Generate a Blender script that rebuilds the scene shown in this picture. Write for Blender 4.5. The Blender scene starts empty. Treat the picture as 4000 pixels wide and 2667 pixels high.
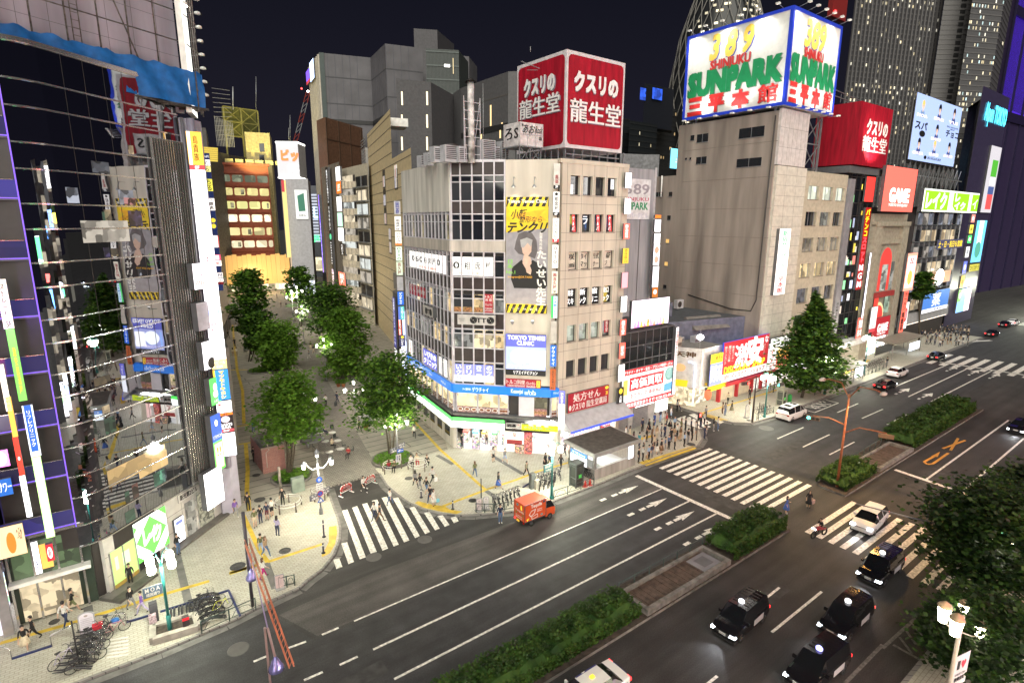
import bpy,math,random
from math import sin,cos,pi,radians,hypot,atan2
from mathutils import Vector as Vc,Matrix
random.seed(7)
SC=bpy.context.scene;COL=SC.collection
HC,FPX=25.5,2195.0
PITCH,ROLL,YAW=radians(12.12),radians(0.23),radians(36.8)
def _axes():
 f=Vc((sin(YAW),cos(YAW),0));r=Vc((cos(YAW),-sin(YAW),0));u=Vc((0,0,1))
 f2=f*cos(PITCH)-u*sin(PITCH);u2=u*cos(PITCH)+f*sin(PITCH)
 return r*cos(ROLL)+u2*sin(ROLL),u2*cos(ROLL)-r*sin(ROLL),f2
AR,AU,AF=_axes()
cd=bpy.data.cameras.new('camera');cam=bpy.data.objects.new('camera',cd);COL.objects.link(cam)
cd.sensor_width=36;cd.lens=36*FPX/4000;cd.clip_start=.3;cd.clip_end=4000
cam.matrix_world=Matrix.Translation((0,0,HC))@Matrix((AR,AU,-AF)).transposed().to_4x4()
SC.camera=cam
w=bpy.data.worlds.new('World');SC.world=w;w.use_nodes=True
bg=w.node_tree.nodes['Background']
tc=w.node_tree.nodes.new('ShaderNodeTexCoord');sp=w.node_tree.nodes.new('ShaderNodeSeparateXYZ');rm=w.node_tree.nodes.new('ShaderNodeValToRGB')
w.node_tree.links.new(tc.outputs['Generated'],sp.inputs[0]);w.node_tree.links.new(sp.outputs['Z'],rm.inputs[0]);w.node_tree.links.new(rm.outputs[0],bg.inputs[0])
rm.color_ramp.elements[0].color=(.012,.011,.018,1);rm.color_ramp.elements[1].position=.45;rm.color_ramp.elements[1].color=(.0028,.0034,.0068,1)
bg.inputs[1].default_value=1.0
sd=bpy.data.lights.new('night_glow','SUN');sun=bpy.data.objects.new('night_glow',sd);COL.objects.link(sun)
sd.energy=3.0;sd.angle=radians(75);sd.color=(1,.96,.83);sun.rotation_euler=(radians(54),0,radians(-38))
SC.view_settings.view_transform='Standard';SC.view_settings.look='None';SC.view_settings.exposure=0.5
SC.cycles.max_bounces=5;SC.cycles.diffuse_bounces=2;SC.cycles.glossy_bounces=3;SC.cycles.transparent_max_bounces=6
SC.cycles.sample_clamp_indirect=4;SC.cycles.caustics_reflective=False;SC.cycles.caustics_refractive=False
def ray(u,v):return AR*((u-2000)/FPX)-AU*((v-1333.5)/FPX)+AF
def G(u,v,z=0.):
 d=ray(u,v);t=(z-HC)/d.z;return Vc((d.x*t,d.y*t,z))
def aY(u,v,y):
 d=ray(u,v);t=y/d.y;return Vc((d.x*t,y,HC+d.z*t))
MATS={}
def _nodes(name):
 m=bpy.data.materials.new(name);m.use_nodes=True
 return m,m.node_tree.nodes,m.node_tree.links,m.node_tree.nodes['Principled BSDF']
def pm(c,rough=.6,metal=0.,noise=.12,scale=1.5,bump=0.,streak=False,spec=.5,joint=None,jc=.55):
 """painted / stone / metal surface with uneven tone; joint=(w,h) adds panel joints"""
 if isinstance(c,(int,float)):c=(c,c,c)
 k=('p',c,rough,metal,noise,scale,bump,streak,spec,joint,jc)
 if k in MATS:return MATS[k]
 m,N,L,b=_nodes('surface');MATS[k]=m
 b.inputs['Roughness'].default_value=rough;b.inputs['Metallic'].default_value=metal;b.inputs['Specular IOR Level'].default_value=spec
 if noise or joint:
  t=N.new('ShaderNodeTexCoord');n=N.new('ShaderNodeTexNoise');n.inputs['Scale'].default_value=scale;n.inputs['Detail'].default_value=6
  src=t.outputs['Object']
  if streak:
   mp=N.new('ShaderNodeMapping');mp.inputs['Scale'].default_value=(1,1,.12);L.new(src,mp.inputs[0]);src2=mp.outputs[0]
  else:src2=src
  L.new(src2,n.inputs['Vector'])
  r=N.new('ShaderNodeValToRGB');a,z=r.color_ramp.elements;a.position=.3;z.position=.72
  a.color=tuple(x*(1-noise*1.6)for x in c)+(1,);z.color=tuple(min(1,x*(1+noise))for x in c)+(1,)
  L.new(n.outputs['Fac'],r.inputs[0]);col=r.outputs[0]
  L.new(col,b.inputs['Base Color'])
  if bump:
   bp=N.new('ShaderNodeBump');bp.inputs['Strength'].default_value=bump;bp.inputs['Distance'].default_value=.02;L.new(n.outputs['Fac'],bp.inputs['Height']);L.new(bp.outputs[0],b.inputs['Normal'])
 else:b.inputs['Base Color'].default_value=tuple(c)+(1,)
 return m
def em(c,s=1.,rough=.4):
 """lit sign face / lamp / part with a glow put into its colour"""
 s*=.72 if s<6 else 1
 k=('e',c,s)
 if k in MATS:return MATS[k]
 m,N,L,b=_nodes('lit_surface');MATS[k]=m
 b.inputs['Base Color'].default_value=tuple(x*.6 for x in c)+(1,);b.inputs['Roughness'].default_value=rough
 b.inputs['Emission Color'].default_value=tuple(c)+(1,);b.inputs['Emission Strength'].default_value=s
 return m
def lit(c,s=1.,scale=.9,lo=.25,kind='room'):
 """lit interior seen through a pane: uneven glow of shelves, lamps and people"""
 s*=1.7 if kind=='shop' else .8
 k=('l',c,s,scale,lo,kind)
 if k in MATS:return MATS[k]
 m,N,L,b=_nodes('lit_window');MATS[k]=m
 t=N.new('ShaderNodeTexCoord');v=N.new('ShaderNodeTexVoronoi');v.distance='CHEBYCHEV';v.inputs['Scale'].default_value=scale
 n=N.new('ShaderNodeTexNoise');n.inputs['Scale'].default_value=scale*.7;n.inputs['Detail'].default_value=4
 L.new(t.outputs['Object'],v.inputs['Vector']);L.new(t.outputs['Object'],n.inputs['Vector'])
 a=N.new('ShaderNodeMath');a.operation='MULTIPLY';L.new(n.outputs['Fac'],a.inputs[0])
 sx=N.new('ShaderNodeSeparateXYZ');L.new(v.outputs['Color'],sx.inputs[0]);L.new(sx.outputs[0],a.inputs[1])
 r=N.new('ShaderNodeValToRGB');e=r.color_ramp.elements;e[0].position=.05;e[1].position=.42
 e[0].color=tuple(x*lo for x in c)+(1,);e[1].color=tuple(c)+(1,)
 L.new(a.outputs[0],r.inputs[0])
 if kind=='shop':
  mx=N.new('ShaderNodeMixRGB');mx.blend_type='MULTIPLY';mx.inputs[0].default_value=.55;L.new(r.outputs[0],mx.inputs[1]);L.new(v.outputs['Color'],mx.inputs[2]);out=mx.outputs[0]
 else:out=r.outputs[0]
 L.new(out,b.inputs['Emission Color']);b.inputs['Emission Strength'].default_value=s
 b.inputs['Base Color'].default_value=(.03,.03,.03,1);b.inputs['Roughness'].default_value=.08
 return m
def glass(c=(.012,.014,.018),rough=.06,metal=0.,warp=.0):
 k=('g',c,rough,metal,warp)
 if k in MATS:return MATS[k]
 m,N,L,b=_nodes('pane_glass');MATS[k]=m
 b.inputs['Base Color'].default_value=tuple(c)+(1,);b.inputs['Roughness'].default_value=rough;b.inputs['Metallic'].default_value=metal
 b.inputs['Specular IOR Level'].default_value=.8
 if warp:
  t=N.new('ShaderNodeTexCoord');n=N.new('ShaderNodeTexNoise');n.inputs['Scale'].default_value=.55;L.new(t.outputs['Object'],n.inputs['Vector'])
  bp=N.new('ShaderNodeBump');bp.inputs['Strength'].default_value=warp;bp.inputs['Distance'].default_value=.1;L.new(n.outputs['Fac'],bp.inputs['Height']);L.new(bp.outputs[0],b.inputs['Normal'])
 return m
def brick(c1,c2,cm,bw,bh,mort=.02,rough=.8,off=.5,rot=0.,noise=.25,vary=.5,axis='XY'):
 """paving / tile / brick pattern in metres"""
 k=('b',c1,c2,cm,bw,bh,mort,rough,off,rot,noise,axis)
 if k in MATS:return MATS[k]
 m,N,L,b=_nodes('tiled_surface');MATS[k]=m
 t=N.new('ShaderNodeTexCoord');mp=N.new('ShaderNodeMapping');mp.inputs['Rotation'].default_value=(0,0,rot);src=t.outputs['Object']
 if axis!='XY':
  s=N.new('ShaderNodeSeparateXYZ');cb=N.new('ShaderNodeCombineXYZ');L.new(src,s.inputs[0])
  ad=N.new('ShaderNodeMath');L.new(s.outputs['X'],ad.inputs[0]);L.new(s.outputs['Y'],ad.inputs[1]);L.new(ad.outputs[0],cb.inputs[0]);L.new(s.outputs['Z'],cb.inputs[1]);src=cb.outputs[0]
 L.new(src,mp.inputs[0])
 br=N.new('ShaderNodeTexBrick');br.offset=off;L.new(mp.outputs[0],br.inputs['Vector'])
 for n_,v_ in(('Color1',c1),('Color2',c2),('Mortar',cm)):br.inputs[n_].default_value=tuple(v_)+(1,)
 br.inputs['Scale'].default_value=1;br.inputs['Mortar Size'].default_value=mort;br.inputs['Brick Width'].default_value=bw;br.inputs['Row Height'].default_value=bh
 nz=N.new('ShaderNodeTexNoise');nz.inputs['Scale'].default_value=.7;nz.inputs['Detail'].default_value=8;L.new(t.outputs['Object'],nz.inputs['Vector'])
 rr=N.new('ShaderNodeMapRange');rr.inputs['To Min'].default_value=1-noise*1.4;rr.inputs['To Max'].default_value=1+noise;L.new(nz.outputs['Fac'],rr.inputs[0])
 mx=N.new('ShaderNodeMixRGB');mx.blend_type='MULTIPLY';mx.inputs[0].default_value=1;L.new(br.outputs['Color'],mx.inputs[1]);L.new(rr.outputs[0],mx.inputs[2])
 L.new(mx.outputs[0],b.inputs['Base Color']);b.inputs['Roughness'].default_value=rough
 return m
TXT={}
def text_mesh(s,bold):
 k=(s,bold)
 if k not in TXT:
  c=bpy.data.curves.new('t','FONT');c.body=s;c.resolution_u=2;c.offset=bold;c.align_x='CENTER';c.space_line=.98
  o=bpy.data.objects.new('t',c);COL.objects.link(o)
  me=bpy.data.meshes.new_from_object(o)
  vs=[(v.co.x,v.co.y)for v in me.vertices];fs=[tuple(p.vertices)for p in me.polygons]
  bpy.data.objects.remove(o);bpy.data.curves.remove(c);bpy.data.meshes.remove(me)
  if not vs:vs,fs=[(0,0),(1,0),(0,1)],[(0,1,2)]
  xs=[v[0]for v in vs];ys=[v[1]for v in vs]
  TXT[k]=(vs,fs,min(xs),max(xs),min(ys),max(ys))
 return TXT[k]
class MB:
 def __init__(s):s.v=[];s.f=[];s.m=[];s.mats=[];s.sm=[]
 def mi(s,mat):
  if mat not in s.mats:s.mats.append(mat)
  return s.mats.index(mat)
 def add(s,vs,fs,mat,smooth=False):
  n=len(s.v);i=s.mi(mat);s.v+=[tuple(p)for p in vs]
  for f in fs:s.f.append(tuple(n+k for k in f));s.m.append(i);s.sm.append(smooth)
  return s
 def hexa(s,p,mat,front=None):
  """8 corners: bottom 0-3 ccw, top 4-7; face 0-1-5-4 is the front"""
  s.add(p,[(3,2,1,0),(4,5,6,7),(1,2,6,5),(2,3,7,6),(3,0,4,7)],mat)
  s.add(p,[(0,1,5,4)],front or mat);return s
 def box(s,x0,x1,y0,y1,z0,z1,mat,T=None):
  p=[(x0,y0,z0),(x1,y0,z0),(x1,y1,z0),(x0,y1,z0),(x0,y0,z1),(x1,y0,z1),(x1,y1,z1),(x0,y1,z1)]
  if T:p=[T@Vc(q)for q in p]
  return s.hexa(p,mat)
 def bar(s,a,b,w,h,mat,up=(0,0,1)):
  a,b=Vc(a),Vc(b);d=(b-a).normalized();u=Vc(up)
  if abs(d.dot(u))>.98:u=Vc((1,0,0))
  x=d.cross(u).normalized()*w/2;y=x.cross(d).normalized()*h/2
  return s.hexa([a-x-y,a+x-y,b+x-y,b-x-y,a-x+y,a+x+y,b+x+y,b-x+y],mat)
 def tube(s,pts,r,mat,n=6,cap=True):
  pts=[Vc(p)for p in pts];rs=r if isinstance(r,(list,tuple))else[r]*len(pts);vs=[];fs=[]
  px=None
  for i,p in enumerate(pts):
   d=(pts[min(i+1,len(pts)-1)]-pts[max(i-1,0)]).normalized()
   if px is None:px=d.cross(Vc((0,0,1))if abs(d.z)<.9 else Vc((1,0,0))).normalized()
   else:
    px=(px-d*px.dot(d)).normalized()
   py=d.cross(px)
   for k in range(n):a=2*pi*k/n;vs.append(p+(px*cos(a)+py*sin(a))*rs[i])
  for i in range(len(pts)-1):
   for k in range(n):a=i*n+k;b=i*n+(k+1)%n;fs.append((a,b,b+n,a+n))
  if cap:fs+=[tuple(range(n-1,-1,-1)),tuple(range((len(pts)-1)*n,len(pts)*n))]
  return s.add(vs,fs,mat,True)
 def lathe(s,prof,c,mat,n=12,sx=1,sy=1):
  vs=[];fs=[]
  for r,z in prof:
   for k in range(n):a=2*pi*k/n;vs.append((c[0]+r*cos(a)*sx,c[1]+r*sin(a)*sy,c[2]+z))
  for i in range(len(prof)-1):
   for k in range(n):a=i*n+k;b=i*n+(k+1)%n;fs.append((a,b,b+n,a+n))
  fs+=[tuple(range(n-1,-1,-1)),tuple(range((len(prof)-1)*n,len(prof)*n))]
  return s.add(vs,fs,mat,True)
 def prism(s,poly,z0,z1,mat,top=None,side=True):
  n=len(poly);a=sum(poly[i][0]*poly[(i+1)%n][1]-poly[(i+1)%n][0]*poly[i][1]for i in range(n))
  if a<0:poly=poly[::-1]
  vs=[(p[0],p[1],z0)for p in poly]+[(p[0],p[1],z1)for p in poly]
  s.add(vs,[tuple(range(n,2*n))],top or mat)
  if side:s.add(vs,[(i,(i+1)%n,n+(i+1)%n,n+i)for i in range(n)]+[tuple(range(n-1,-1,-1))],mat)
  return s
 def quad(s,pts,mat):return s.add(pts,[tuple(range(len(pts)))],mat)
 def text(s,st,T,x0,y0,x1,y1,mat,bold=.02,keep=False,skew=0.):
  """lettering fitted to the rectangle x0..x1, y0..y1 of the plane T; heavy lettering is struck several times a hair apart"""
  if any(q in '龍館激買薬博席処堂' for q in st):bold=min(bold,.024)
  vs,fs,a,b,c,d=text_mesh(st,.006)
  kx=(x1-x0)/max(b-a,1e-3);ky=(y1-y0)/max(d-c,1e-3)
  if keep:kx=ky=min(kx,ky)
  mx,my=(x0+x1)/2,(y0+y1)/2;q=max(0,bold)*.8
  for i,(ox,oy)in enumerate(((0,0),)if bold<.015 else((-q,0),(q,0))if bold<.03 else((-q,-q),(q,-q),(-q,q),(q,q),(0,0))):
   s.add([T@Vc((mx+(v[0]+ox-(a+b)/2)*kx+skew*(v[1]-(c+d)/2)*ky,my+(v[1]+oy-(c+d)/2)*ky,i*.0012))for v in vs],fs,mat)
  return s
 def bd(s,name,parent=None,loc=None):
  o_=ORG.get(parent.name)if parent else Vc(loc if loc is not None else(0,0,0))
  me=bpy.data.meshes.new(name);me.from_pydata([(v[0]-o_.x,v[1]-o_.y,v[2]-o_.z)for v in s.v],[],s.f)
  for m in s.mats:me.materials.append(m)
  me.polygons.foreach_set('material_index',s.m);me.polygons.foreach_set('use_smooth',s.sm);me.update()
  o=bpy.data.objects.new(name,me);COL.objects.link(o);ORG[o.name]=o_
  if parent:o.parent=parent
  else:o.location=o_
  return o
ORG={}
LABELS={}
def tag(o,lb,cat,gp=None,kind=None):
 if lb:o['label']=lb;LABELS.setdefault(lb,[]).append(o.name)
 if cat:o['category']=cat
 if gp:o['group']=gp
 if kind:o['kind']=kind
 return o
def thg(name,lb,cat,loc=(0,0,0),gp=None,rz=0.):
 o=bpy.data.objects.new(name,None);COL.objects.link(o);o.location=loc;o.rotation_euler=(0,0,rz);o.empty_display_size=.2
 ORG[o.name]=Vc(loc)if not rz else Vc((0,0,0));return tag(o,lb,cat,gp)
def stc(mb,name,loc=None,kind='structure'):
 o=mb.bd(name,loc=loc);o['kind']=kind;return o
def dup(root,loc,rz=0.,lb=None,gp=None,scale=None):
 r=root.copy();COL.objects.link(r);r.location=loc;r.rotation_euler=(0,0,rz)
 if scale:r.scale=scale if isinstance(scale,tuple)else(scale,)*3
 if lb:tag(r,lb,None,gp)
 elif gp:r['group']=gp
 for ch in root.children:
  c=ch.copy();COL.objects.link(c);c.parent=r
  for g in ch.children:d=g.copy();COL.objects.link(d);d.parent=c
 return r
class Face:
 """a vertical wall plane: s metres along it, z up, d metres out of it"""
 def __init__(s,p,q):
  s.p=Vc((p[0],p[1],0));e=Vc((q[0]-p[0],q[1]-p[1],0));s.len=e.length;s.e=e.normalized();s.n=Vc((s.e.y,-s.e.x,0))
 def uv(s,u,v):
  d=ray(u,v);t=s.n.dot(s.p)/s.n.dot(Vc((d.x,d.y,0)));P=Vc((d.x*t,d.y*t,0))
  return(P-s.p).dot(s.e),HC+d.z*t
 def z(s,u,v):return s.uv(u,v)[1]
 def s_(s,u,v):return s.uv(u,v)[0]
 def pt(s,a,z,d=0.):q=s.p+s.e*a+s.n*d;return Vc((q.x,q.y,z))
 def T(s,a,z,d=0.):return Matrix.Translation(s.pt(a,z,d))@Matrix((s.e,Vc((0,0,1)),s.n)).transposed().to_4x4()
 def box(s,mb,a,b,z0,z1,d0,d1,mat,front=None):
  P=s.pt
  return mb.hexa([P(a,z0,d1),P(b,z0,d1),P(b,z0,d0),P(a,z0,d0),P(a,z1,d1),P(b,z1,d1),P(b,z1,d0),P(a,z1,d0)],mat,front)
 def rc(s,u0,v0,u1,v1):
  a,z1=s.uv(u0,v0);b,z0=s.uv(u1,v1);return(min(a,b),max(a,b),min(z0,z1),max(z0,z1))
 def off(s,d):return Face((s.p+s.n*d)[:2],(s.p+s.n*d+s.e*s.len)[:2])
CASE=pm((.10,.10,.11),.5);STL=pm((.35,.36,.38),.4,.6);WHITE=pm((.78,.78,.76),.5);BLACKM=pm((.02,.02,.022),.5)
DARK=pm((.035,.03,.03),.5)
def put_texts(mb,fc,r,d,texts):
 a,b,z0,z1=r;W_,H_=b-a,z1-z0;T=fc.T(a,z0,d)
 for t in texts:
  st=t[0]
  if st!='P':x0,y0,x1,y1,m=t[1:6]
  bold=t[6]if len(t)>6 else .025;sk=t[7]if len(t)>7 else 0
  if st=='#':mb.add([T@Vc(q)for q in((x0*W_,(1-y1)*H_,-.006),(x1*W_,(1-y1)*H_,-.006),(x1*W_,(1-y0)*H_,-.006),(x0*W_,(1-y0)*H_,-.006))],[(0,1,2,3)],m)
  elif st=='P':mb.add([T@Vc((q[0]*W_,(1-q[1])*H_,(t[3]if len(t)>3 else 0)*.004))for q in t[1]],[tuple(range(len(t[1])))],t[2])
  elif st=='@':
   cx_,cy_,rx,ry=(x0+x1)/2*W_,(1-(y0+y1)/2)*H_,(x1-x0)/2*W_,(y1-y0)/2*H_
   mb.add([T@Vc((cx_+rx*cos(k*pi/9),cy_+ry*sin(k*pi/9),-.003))for k in range(18)],[tuple(range(18))],m)
  else:mb.text(st,T,x0*W_,(1-y1)*H_,x1*W_,(1-y0)*H_,m,bold,False,sk)
def V(s):return '\n'.join(s)
def sign(fc,px,lb,bg,texts=(),d0=.02,dpt=.22,frame=None,name='signboard',cat='sign',gp=None,rc=None,parent=None):
 """one signboard as a shallow case on (or off) a wall; px = corners in the photo or rect in wall metres"""
 r=rc or fc.rc(*px);mb=MB();fr=frame or CASE
 fc.box(mb,r[0],r[1],r[2],r[3],d0,d0+dpt,fr,bg)
 put_texts(mb,fc,r,d0+dpt+.014,texts)
 o=mb.bd(name,parent,None if parent else fc.pt((r[0]+r[1])/2,r[2],d0))
 return o if parent else tag(o,lb,cat,gp)
def light(kind,loc,power,col=(1,.93,.8),size=.15,rot=None,spot=None,name='lamp_light',parent=None,blend=.5):
 l=bpy.data.lights.new(name,kind);l.energy=power;l.color=col;o=bpy.data.objects.new(name,l);COL.objects.link(o);o.location=loc
 if kind!='SUN':l.shadow_soft_size=size
 if kind=='SPOT':l.spot_size=spot or 1.2;l.spot_blend=blend
 if rot:o.rotation_euler=rot
 if parent:o.parent=parent;o.location=Vc(loc)-ORG[parent.name]
 return o
def aim(o,target):
 d=(Vc(target)-(Vc(o.location)));o.rotation_euler=d.to_track_quat('-Z','Y').to_euler();return o
 # ground, road, pavements
def Zm(ox,oy,s):return lambda a,b:(ox+a/s,oy+b/s)
zB,zC,zD,zE,zA=Zm(1000,1900,2.044),Zm(800,1700,2.614),Zm(2300,1500,2.489),Zm(3100,1400,2.489),Zm(0,1960,2.218)
zF,zH,zI,zJ=Zm(1400,1400,2.24),Zm(2200,2000,2.351),Zm(3100,1950,2.187),Zm(2400,1200,2.24)
zK=Zm(800,1200,2.614)
ASPH=pm((.036,.034,.034),.75,noise=.22,scale=.35,bump=0);ASPHN=pm((.033,.0325,.036),.7,noise=.2,scale=.9);ASPHL=pm((.075,.070,.067),.85,noise=.16,scale=.5)
for m_ in(ASPH,ASPHN,ASPHL):
 N,L=m_.node_tree.nodes,m_.node_tree.links;b_=N['Principled BSDF'];t_=N.new('ShaderNodeTexCoord');n_=N.new('ShaderNodeTexNoise');n_.inputs['Scale'].default_value=14;n_.inputs['Detail'].default_value=4
 L.new(t_.outputs['Object'],n_.inputs['Vector']);bp_=N.new('ShaderNodeBump');bp_.inputs['Strength'].default_value=.35;bp_.inputs['Distance'].default_value=.03;L.new(n_.outputs['Fac'],bp_.inputs['Height']);L.new(bp_.outputs[0],b_.inputs['Normal'])
 src_=b_.inputs['Base Color'].links[0].from_socket;r_=N.new('ShaderNodeMapRange');r_.inputs['From Min'].default_value=.3;r_.inputs['From Max'].default_value=.7;r_.inputs['To Min'].default_value=.6;r_.inputs['To Max'].default_value=1.4
 L.new(n_.outputs['Fac'],r_.inputs[0]);mp_=N.new('ShaderNodeMapping');mp_.inputs['Scale'].default_value=(.05,.9,1);L.new(t_.outputs['Object'],mp_.inputs[0]);n2_=N.new('ShaderNodeTexNoise');n2_.inputs['Scale'].default_value=1.1;n2_.inputs['Detail'].default_value=9;L.new(mp_.outputs[0],n2_.inputs['Vector']);w_=N.new('ShaderNodeMath');w_.operation='MULTIPLY_ADD';w_.inputs[1].default_value=1.9;w_.inputs[2].default_value=.05;L.new(n2_.outputs['Fac'],w_.inputs[0]);w2_=N.new('ShaderNodeMath');w2_.operation='MULTIPLY';L.new(w_.outputs[0],w2_.inputs[0]);L.new(r_.outputs[0],w2_.inputs[1]);r_=w2_;x_=N.new('ShaderNodeMixRGB');x_.blend_type='MULTIPLY';x_.inputs[0].default_value=1;L.new(src_,x_.inputs[1]);L.new(r_.outputs[0],x_.inputs[2]);L.new(x_.outputs[0],b_.inputs['Base Color'])
TILE=brick((.48,.465,.395),(.41,.395,.33),(.29,.27,.23),.42,.21,.018,.75,noise=.16)
PAVER=brick((.30,.28,.25),(.23,.215,.19),(.10,.09,.08),.42,.21,.03,.8,rot=.6,noise=.25)
SLAB=brick((.36,.335,.29),(.31,.29,.25),(.07,.065,.06),9.,1.35,.05,.8,noise=.25)
KERB=brick((.26,.25,.24),(.21,.2,.19),(.08,.08,.08),.62,3.,.03,.85,axis='XZ')
PAINT=pm((.76,.74,.69),.6,noise=.3,scale=5.);YEL=pm((.60,.42,.04),.6,noise=.2,scale=2.);ORA=pm((.62,.30,.05),.6,noise=.2)
MANH=pm((.075,.075,.072),.6,.3,noise=.3,scale=6)
mb=MB();mb.quad([(-400,-120,0),(1600,-120,0),(1600,1500,0),(-400,1500,0)],ASPH);stc(mb,'ground')
mb=MB()
mb.quad([(-60,23.9,.004),(42.6,23.9,.004),(42.6,31.5,.004),(-60,31.5,.004)],ASPHN)
mb.quad([(-60,31.5,.004),(8.3,31.5,.004),(6.9,35.6,.004),(-60,35.6,.004)],ASPHN)
mb.quad([(8.6,31.75,.004),(42.3,31.75,.004),(42.3,35.7,.004),(30,35.3,.004),(14,35.8,.004),(7.2,35.2,.004)],ASPHL)
mb.quad([(56,24.3,.004),(500,24.3,.004),(500,35.2,.004),(56,35.2,.004)],ASPHN)
stc(mb,'road')
KL=[(-60,36.05),(-2.2,36.0),(.6,36.0),(4.2,36.28),(6.1,36.66),(9.05,37.14),(9.9,37.7),(11.1,38.3),(12.45,39.6),(13.55,41.35),(14.22,43.06),(14.65,44.93),(15.17,47.78),(15.83,50.9)]
KR=[(21.2,50.94),(20.69,48),(20.69,45.96),(20.85,43.65),(21.37,41.97),(22.13,40.4),(23.4,38.98),(24.59,38.23),(27.88,36.6),(31.7,36.0),(37.5,36.0),(43.6,36.2),(49.65,36.2),(53.84,36.0),(56.17,36.98),(57.75,38.3),(58.64,39.4),(58.9,75)]
KB=[(63.6,75),(63.82,39.74),(64.2,38.04),(65.8,36.6),(70.5,36.1),(160,36.1)]
def pavement(name,line,rest,mat):
 mb=MB();pts=line+rest;mb.prism(pts,-.2,.14,mat);o=stc(mb,name)
 kb=MB()
 for a,b in zip(line[:-1],line[1:]):
  a,b=Vc((*a,0)),Vc((*b,0));d=(b-a);n=Vc((d.y,-d.x,0)).normalized();
  kb.hexa([a+n*.09+Vc((0,0,-.1)),b+n*.09+Vc((0,0,-.1)),b-n*.1+Vc((0,0,-.1)),a-n*.1+Vc((0,0,-.1)),a+n*.09+Vc((0,0,.155)),b+n*.09+Vc((0,0,.155)),b-n*.1+Vc((0,0,.155)),a-n*.1+Vc((0,0,.155))],KERB)
  g=n*.62
  kb.quad([a+n*.1+Vc((0,0,.008)),a+g+Vc((0,0,.008)),b+g+Vc((0,0,.008)),b+n*.1+Vc((0,0,.008))],pm((.15,.145,.14),.8,noise=.25))
 stc(kb,'kerb');return o
pavement('pavement',KL,[(15.83,52),(-60,52)],TILE)
pavement('pavement',KR,[(40,75),(30,52.2),(21.3,52.2)],TILE)
pavement('pavement',KB,[(160,75)],TILE)
mb=MB();mb.prism([(4,52),(15.8,51.1),(21.25,51.1),(31,52.2),(34,66),(46,90),(62,142),(90,260),(20,260),(4,110)],-.2,.13,PAVER)
def slab(P,z=.136):mb.quad([Vc((p[0],p[1],z))for p in P],SLAB)
_l0,_l1,_r0,_r1=G(*zC(1240,545)),G(*zK(1000,640)),G(*zC(1790,392)),G(*zK(1225,705))
slab([(5,52.2),(15.6,51.4),_l0,_l1,(28,150),(4,150)]);slab([(21.6,51.5),(30.8,52.4),(46,90),(60,140),(44,130),_r1,_r0])
stc(mb,'street')
mb=MB();mb.prism([(-60,-1),(250,-1),(250,8.2),(-60,8.2)],-.2,.14,TILE);mb.prism([(-60,8.2),(250,8.2),(250,8.42),(-60,8.42)],-.2,.155,KERB);stc(mb,'pavement')
mb=MB()
def mk(p,q,w,m=PAINT,z=.012):
 a,b=G(*p),G(*q);a.z=b.z=z;d=(b-a).normalized();n=Vc((-d.y,d.x,0))*w/2;mb.quad([a-n,b-n,b+n,a+n],m)
def mkw(x0,y0,x1,y1,w,m=PAINT,z=.012):
 a,b=Vc((x0,y0,z)),Vc((x1,y1,z));d=(b-a).normalized();n=Vc((-d.y,d.x,0))*w/2;mb.quad([a-n,b-n,b+n,a+n],m)
def pq(zf,L,m=PAINT,z=.012):
 P=[G(*zf(*p))for p in L]
 for p in P:p.z=z
 mb.quad(P[::-1],m)
mkw(10.95,31.68,42.0,31.72,.14);mkw(10.95,28.6,42.1,28.62,.17);mkw(11.0,25.76,42.1,25.76,.17);mkw(42.3,35.15,42.45,23.1,.48)
for a in((527,1182,660,1125),(258,1288,400,1235),(-20,1397,90,1350),(383,1545,533,1478),(668,1423,812,1355)):mk(zB(*a[:2]),zB(*a[2:]),.17)
for k in range(13):y=34.75-k*.932;mkw(45.65,y,54.6,y,.47)
for k in range(12):y=19.35-k*.93;mkw(45.5,y,54.4,y,.47)
for L in(((617,583),(665,572),(690,640),(642,657)),((681,455),(728,443),(783,600),(738,618)),((687,192),(730,182),(877,563),(828,580)),((768,168),(808,155),(965,520),(915,533)),((848,140),(888,130),(1055,493),(1010,510)),((925,112),(968,103),(1140,462),(1100,478)),((1003,90),(1045,80),(1225,428),(1182,445)),((1093,95),(1135,85),(1308,395),(1270,410)),((1225,168),(1265,158),(1390,362),(1350,378)),((1340,208),(1385,200),(1467,335),(1430,348)),((1448,235),(1490,226),(1545,305),(1508,320)),((1553,247),(1597,238),(1618,275),(1580,292))):
 pq(zB,L)
SEAM,PAT=pm((.014,.014,.014),.6),pm((.05,.049,.05),.85,noise=.3)
rs_=random.Random(2)
for k in range(26):x,y=rs_.uniform(-8,95),rs_.uniform(9,35);a=rs_.choice((0,0,0,1));mkw(x,y,x+(rs_.uniform(4,22),.3)[a],y+(rs_.uniform(-.25,.25),rs_.uniform(2,5))[a],.05,SEAM,.009)
for x,y,l,w in((14,18.6,7,1.2),(44,27,1.4,5),(57,29.5,9,1.3),(24,12.4,5,1.6),(33,16.9,4,1.1),(62,17,8,1.4),(5,27,6,1.1),(75,33,6,1.5)):mkw(x,y,x+l,y,w,PAT,.0075)
for L in(((545,975),(590,957),(740,1085),(700,1090)),((575,960),(620,950),(770,1060),(720,1065)),((620,965),(660,960),(845,1045),(800,1060)),((650,940),(700,930),(850,1010),(810,1030)),((760,915),(790,910),(960,1005),(925,1018))):pq(zJ,L,z=.016)
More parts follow.
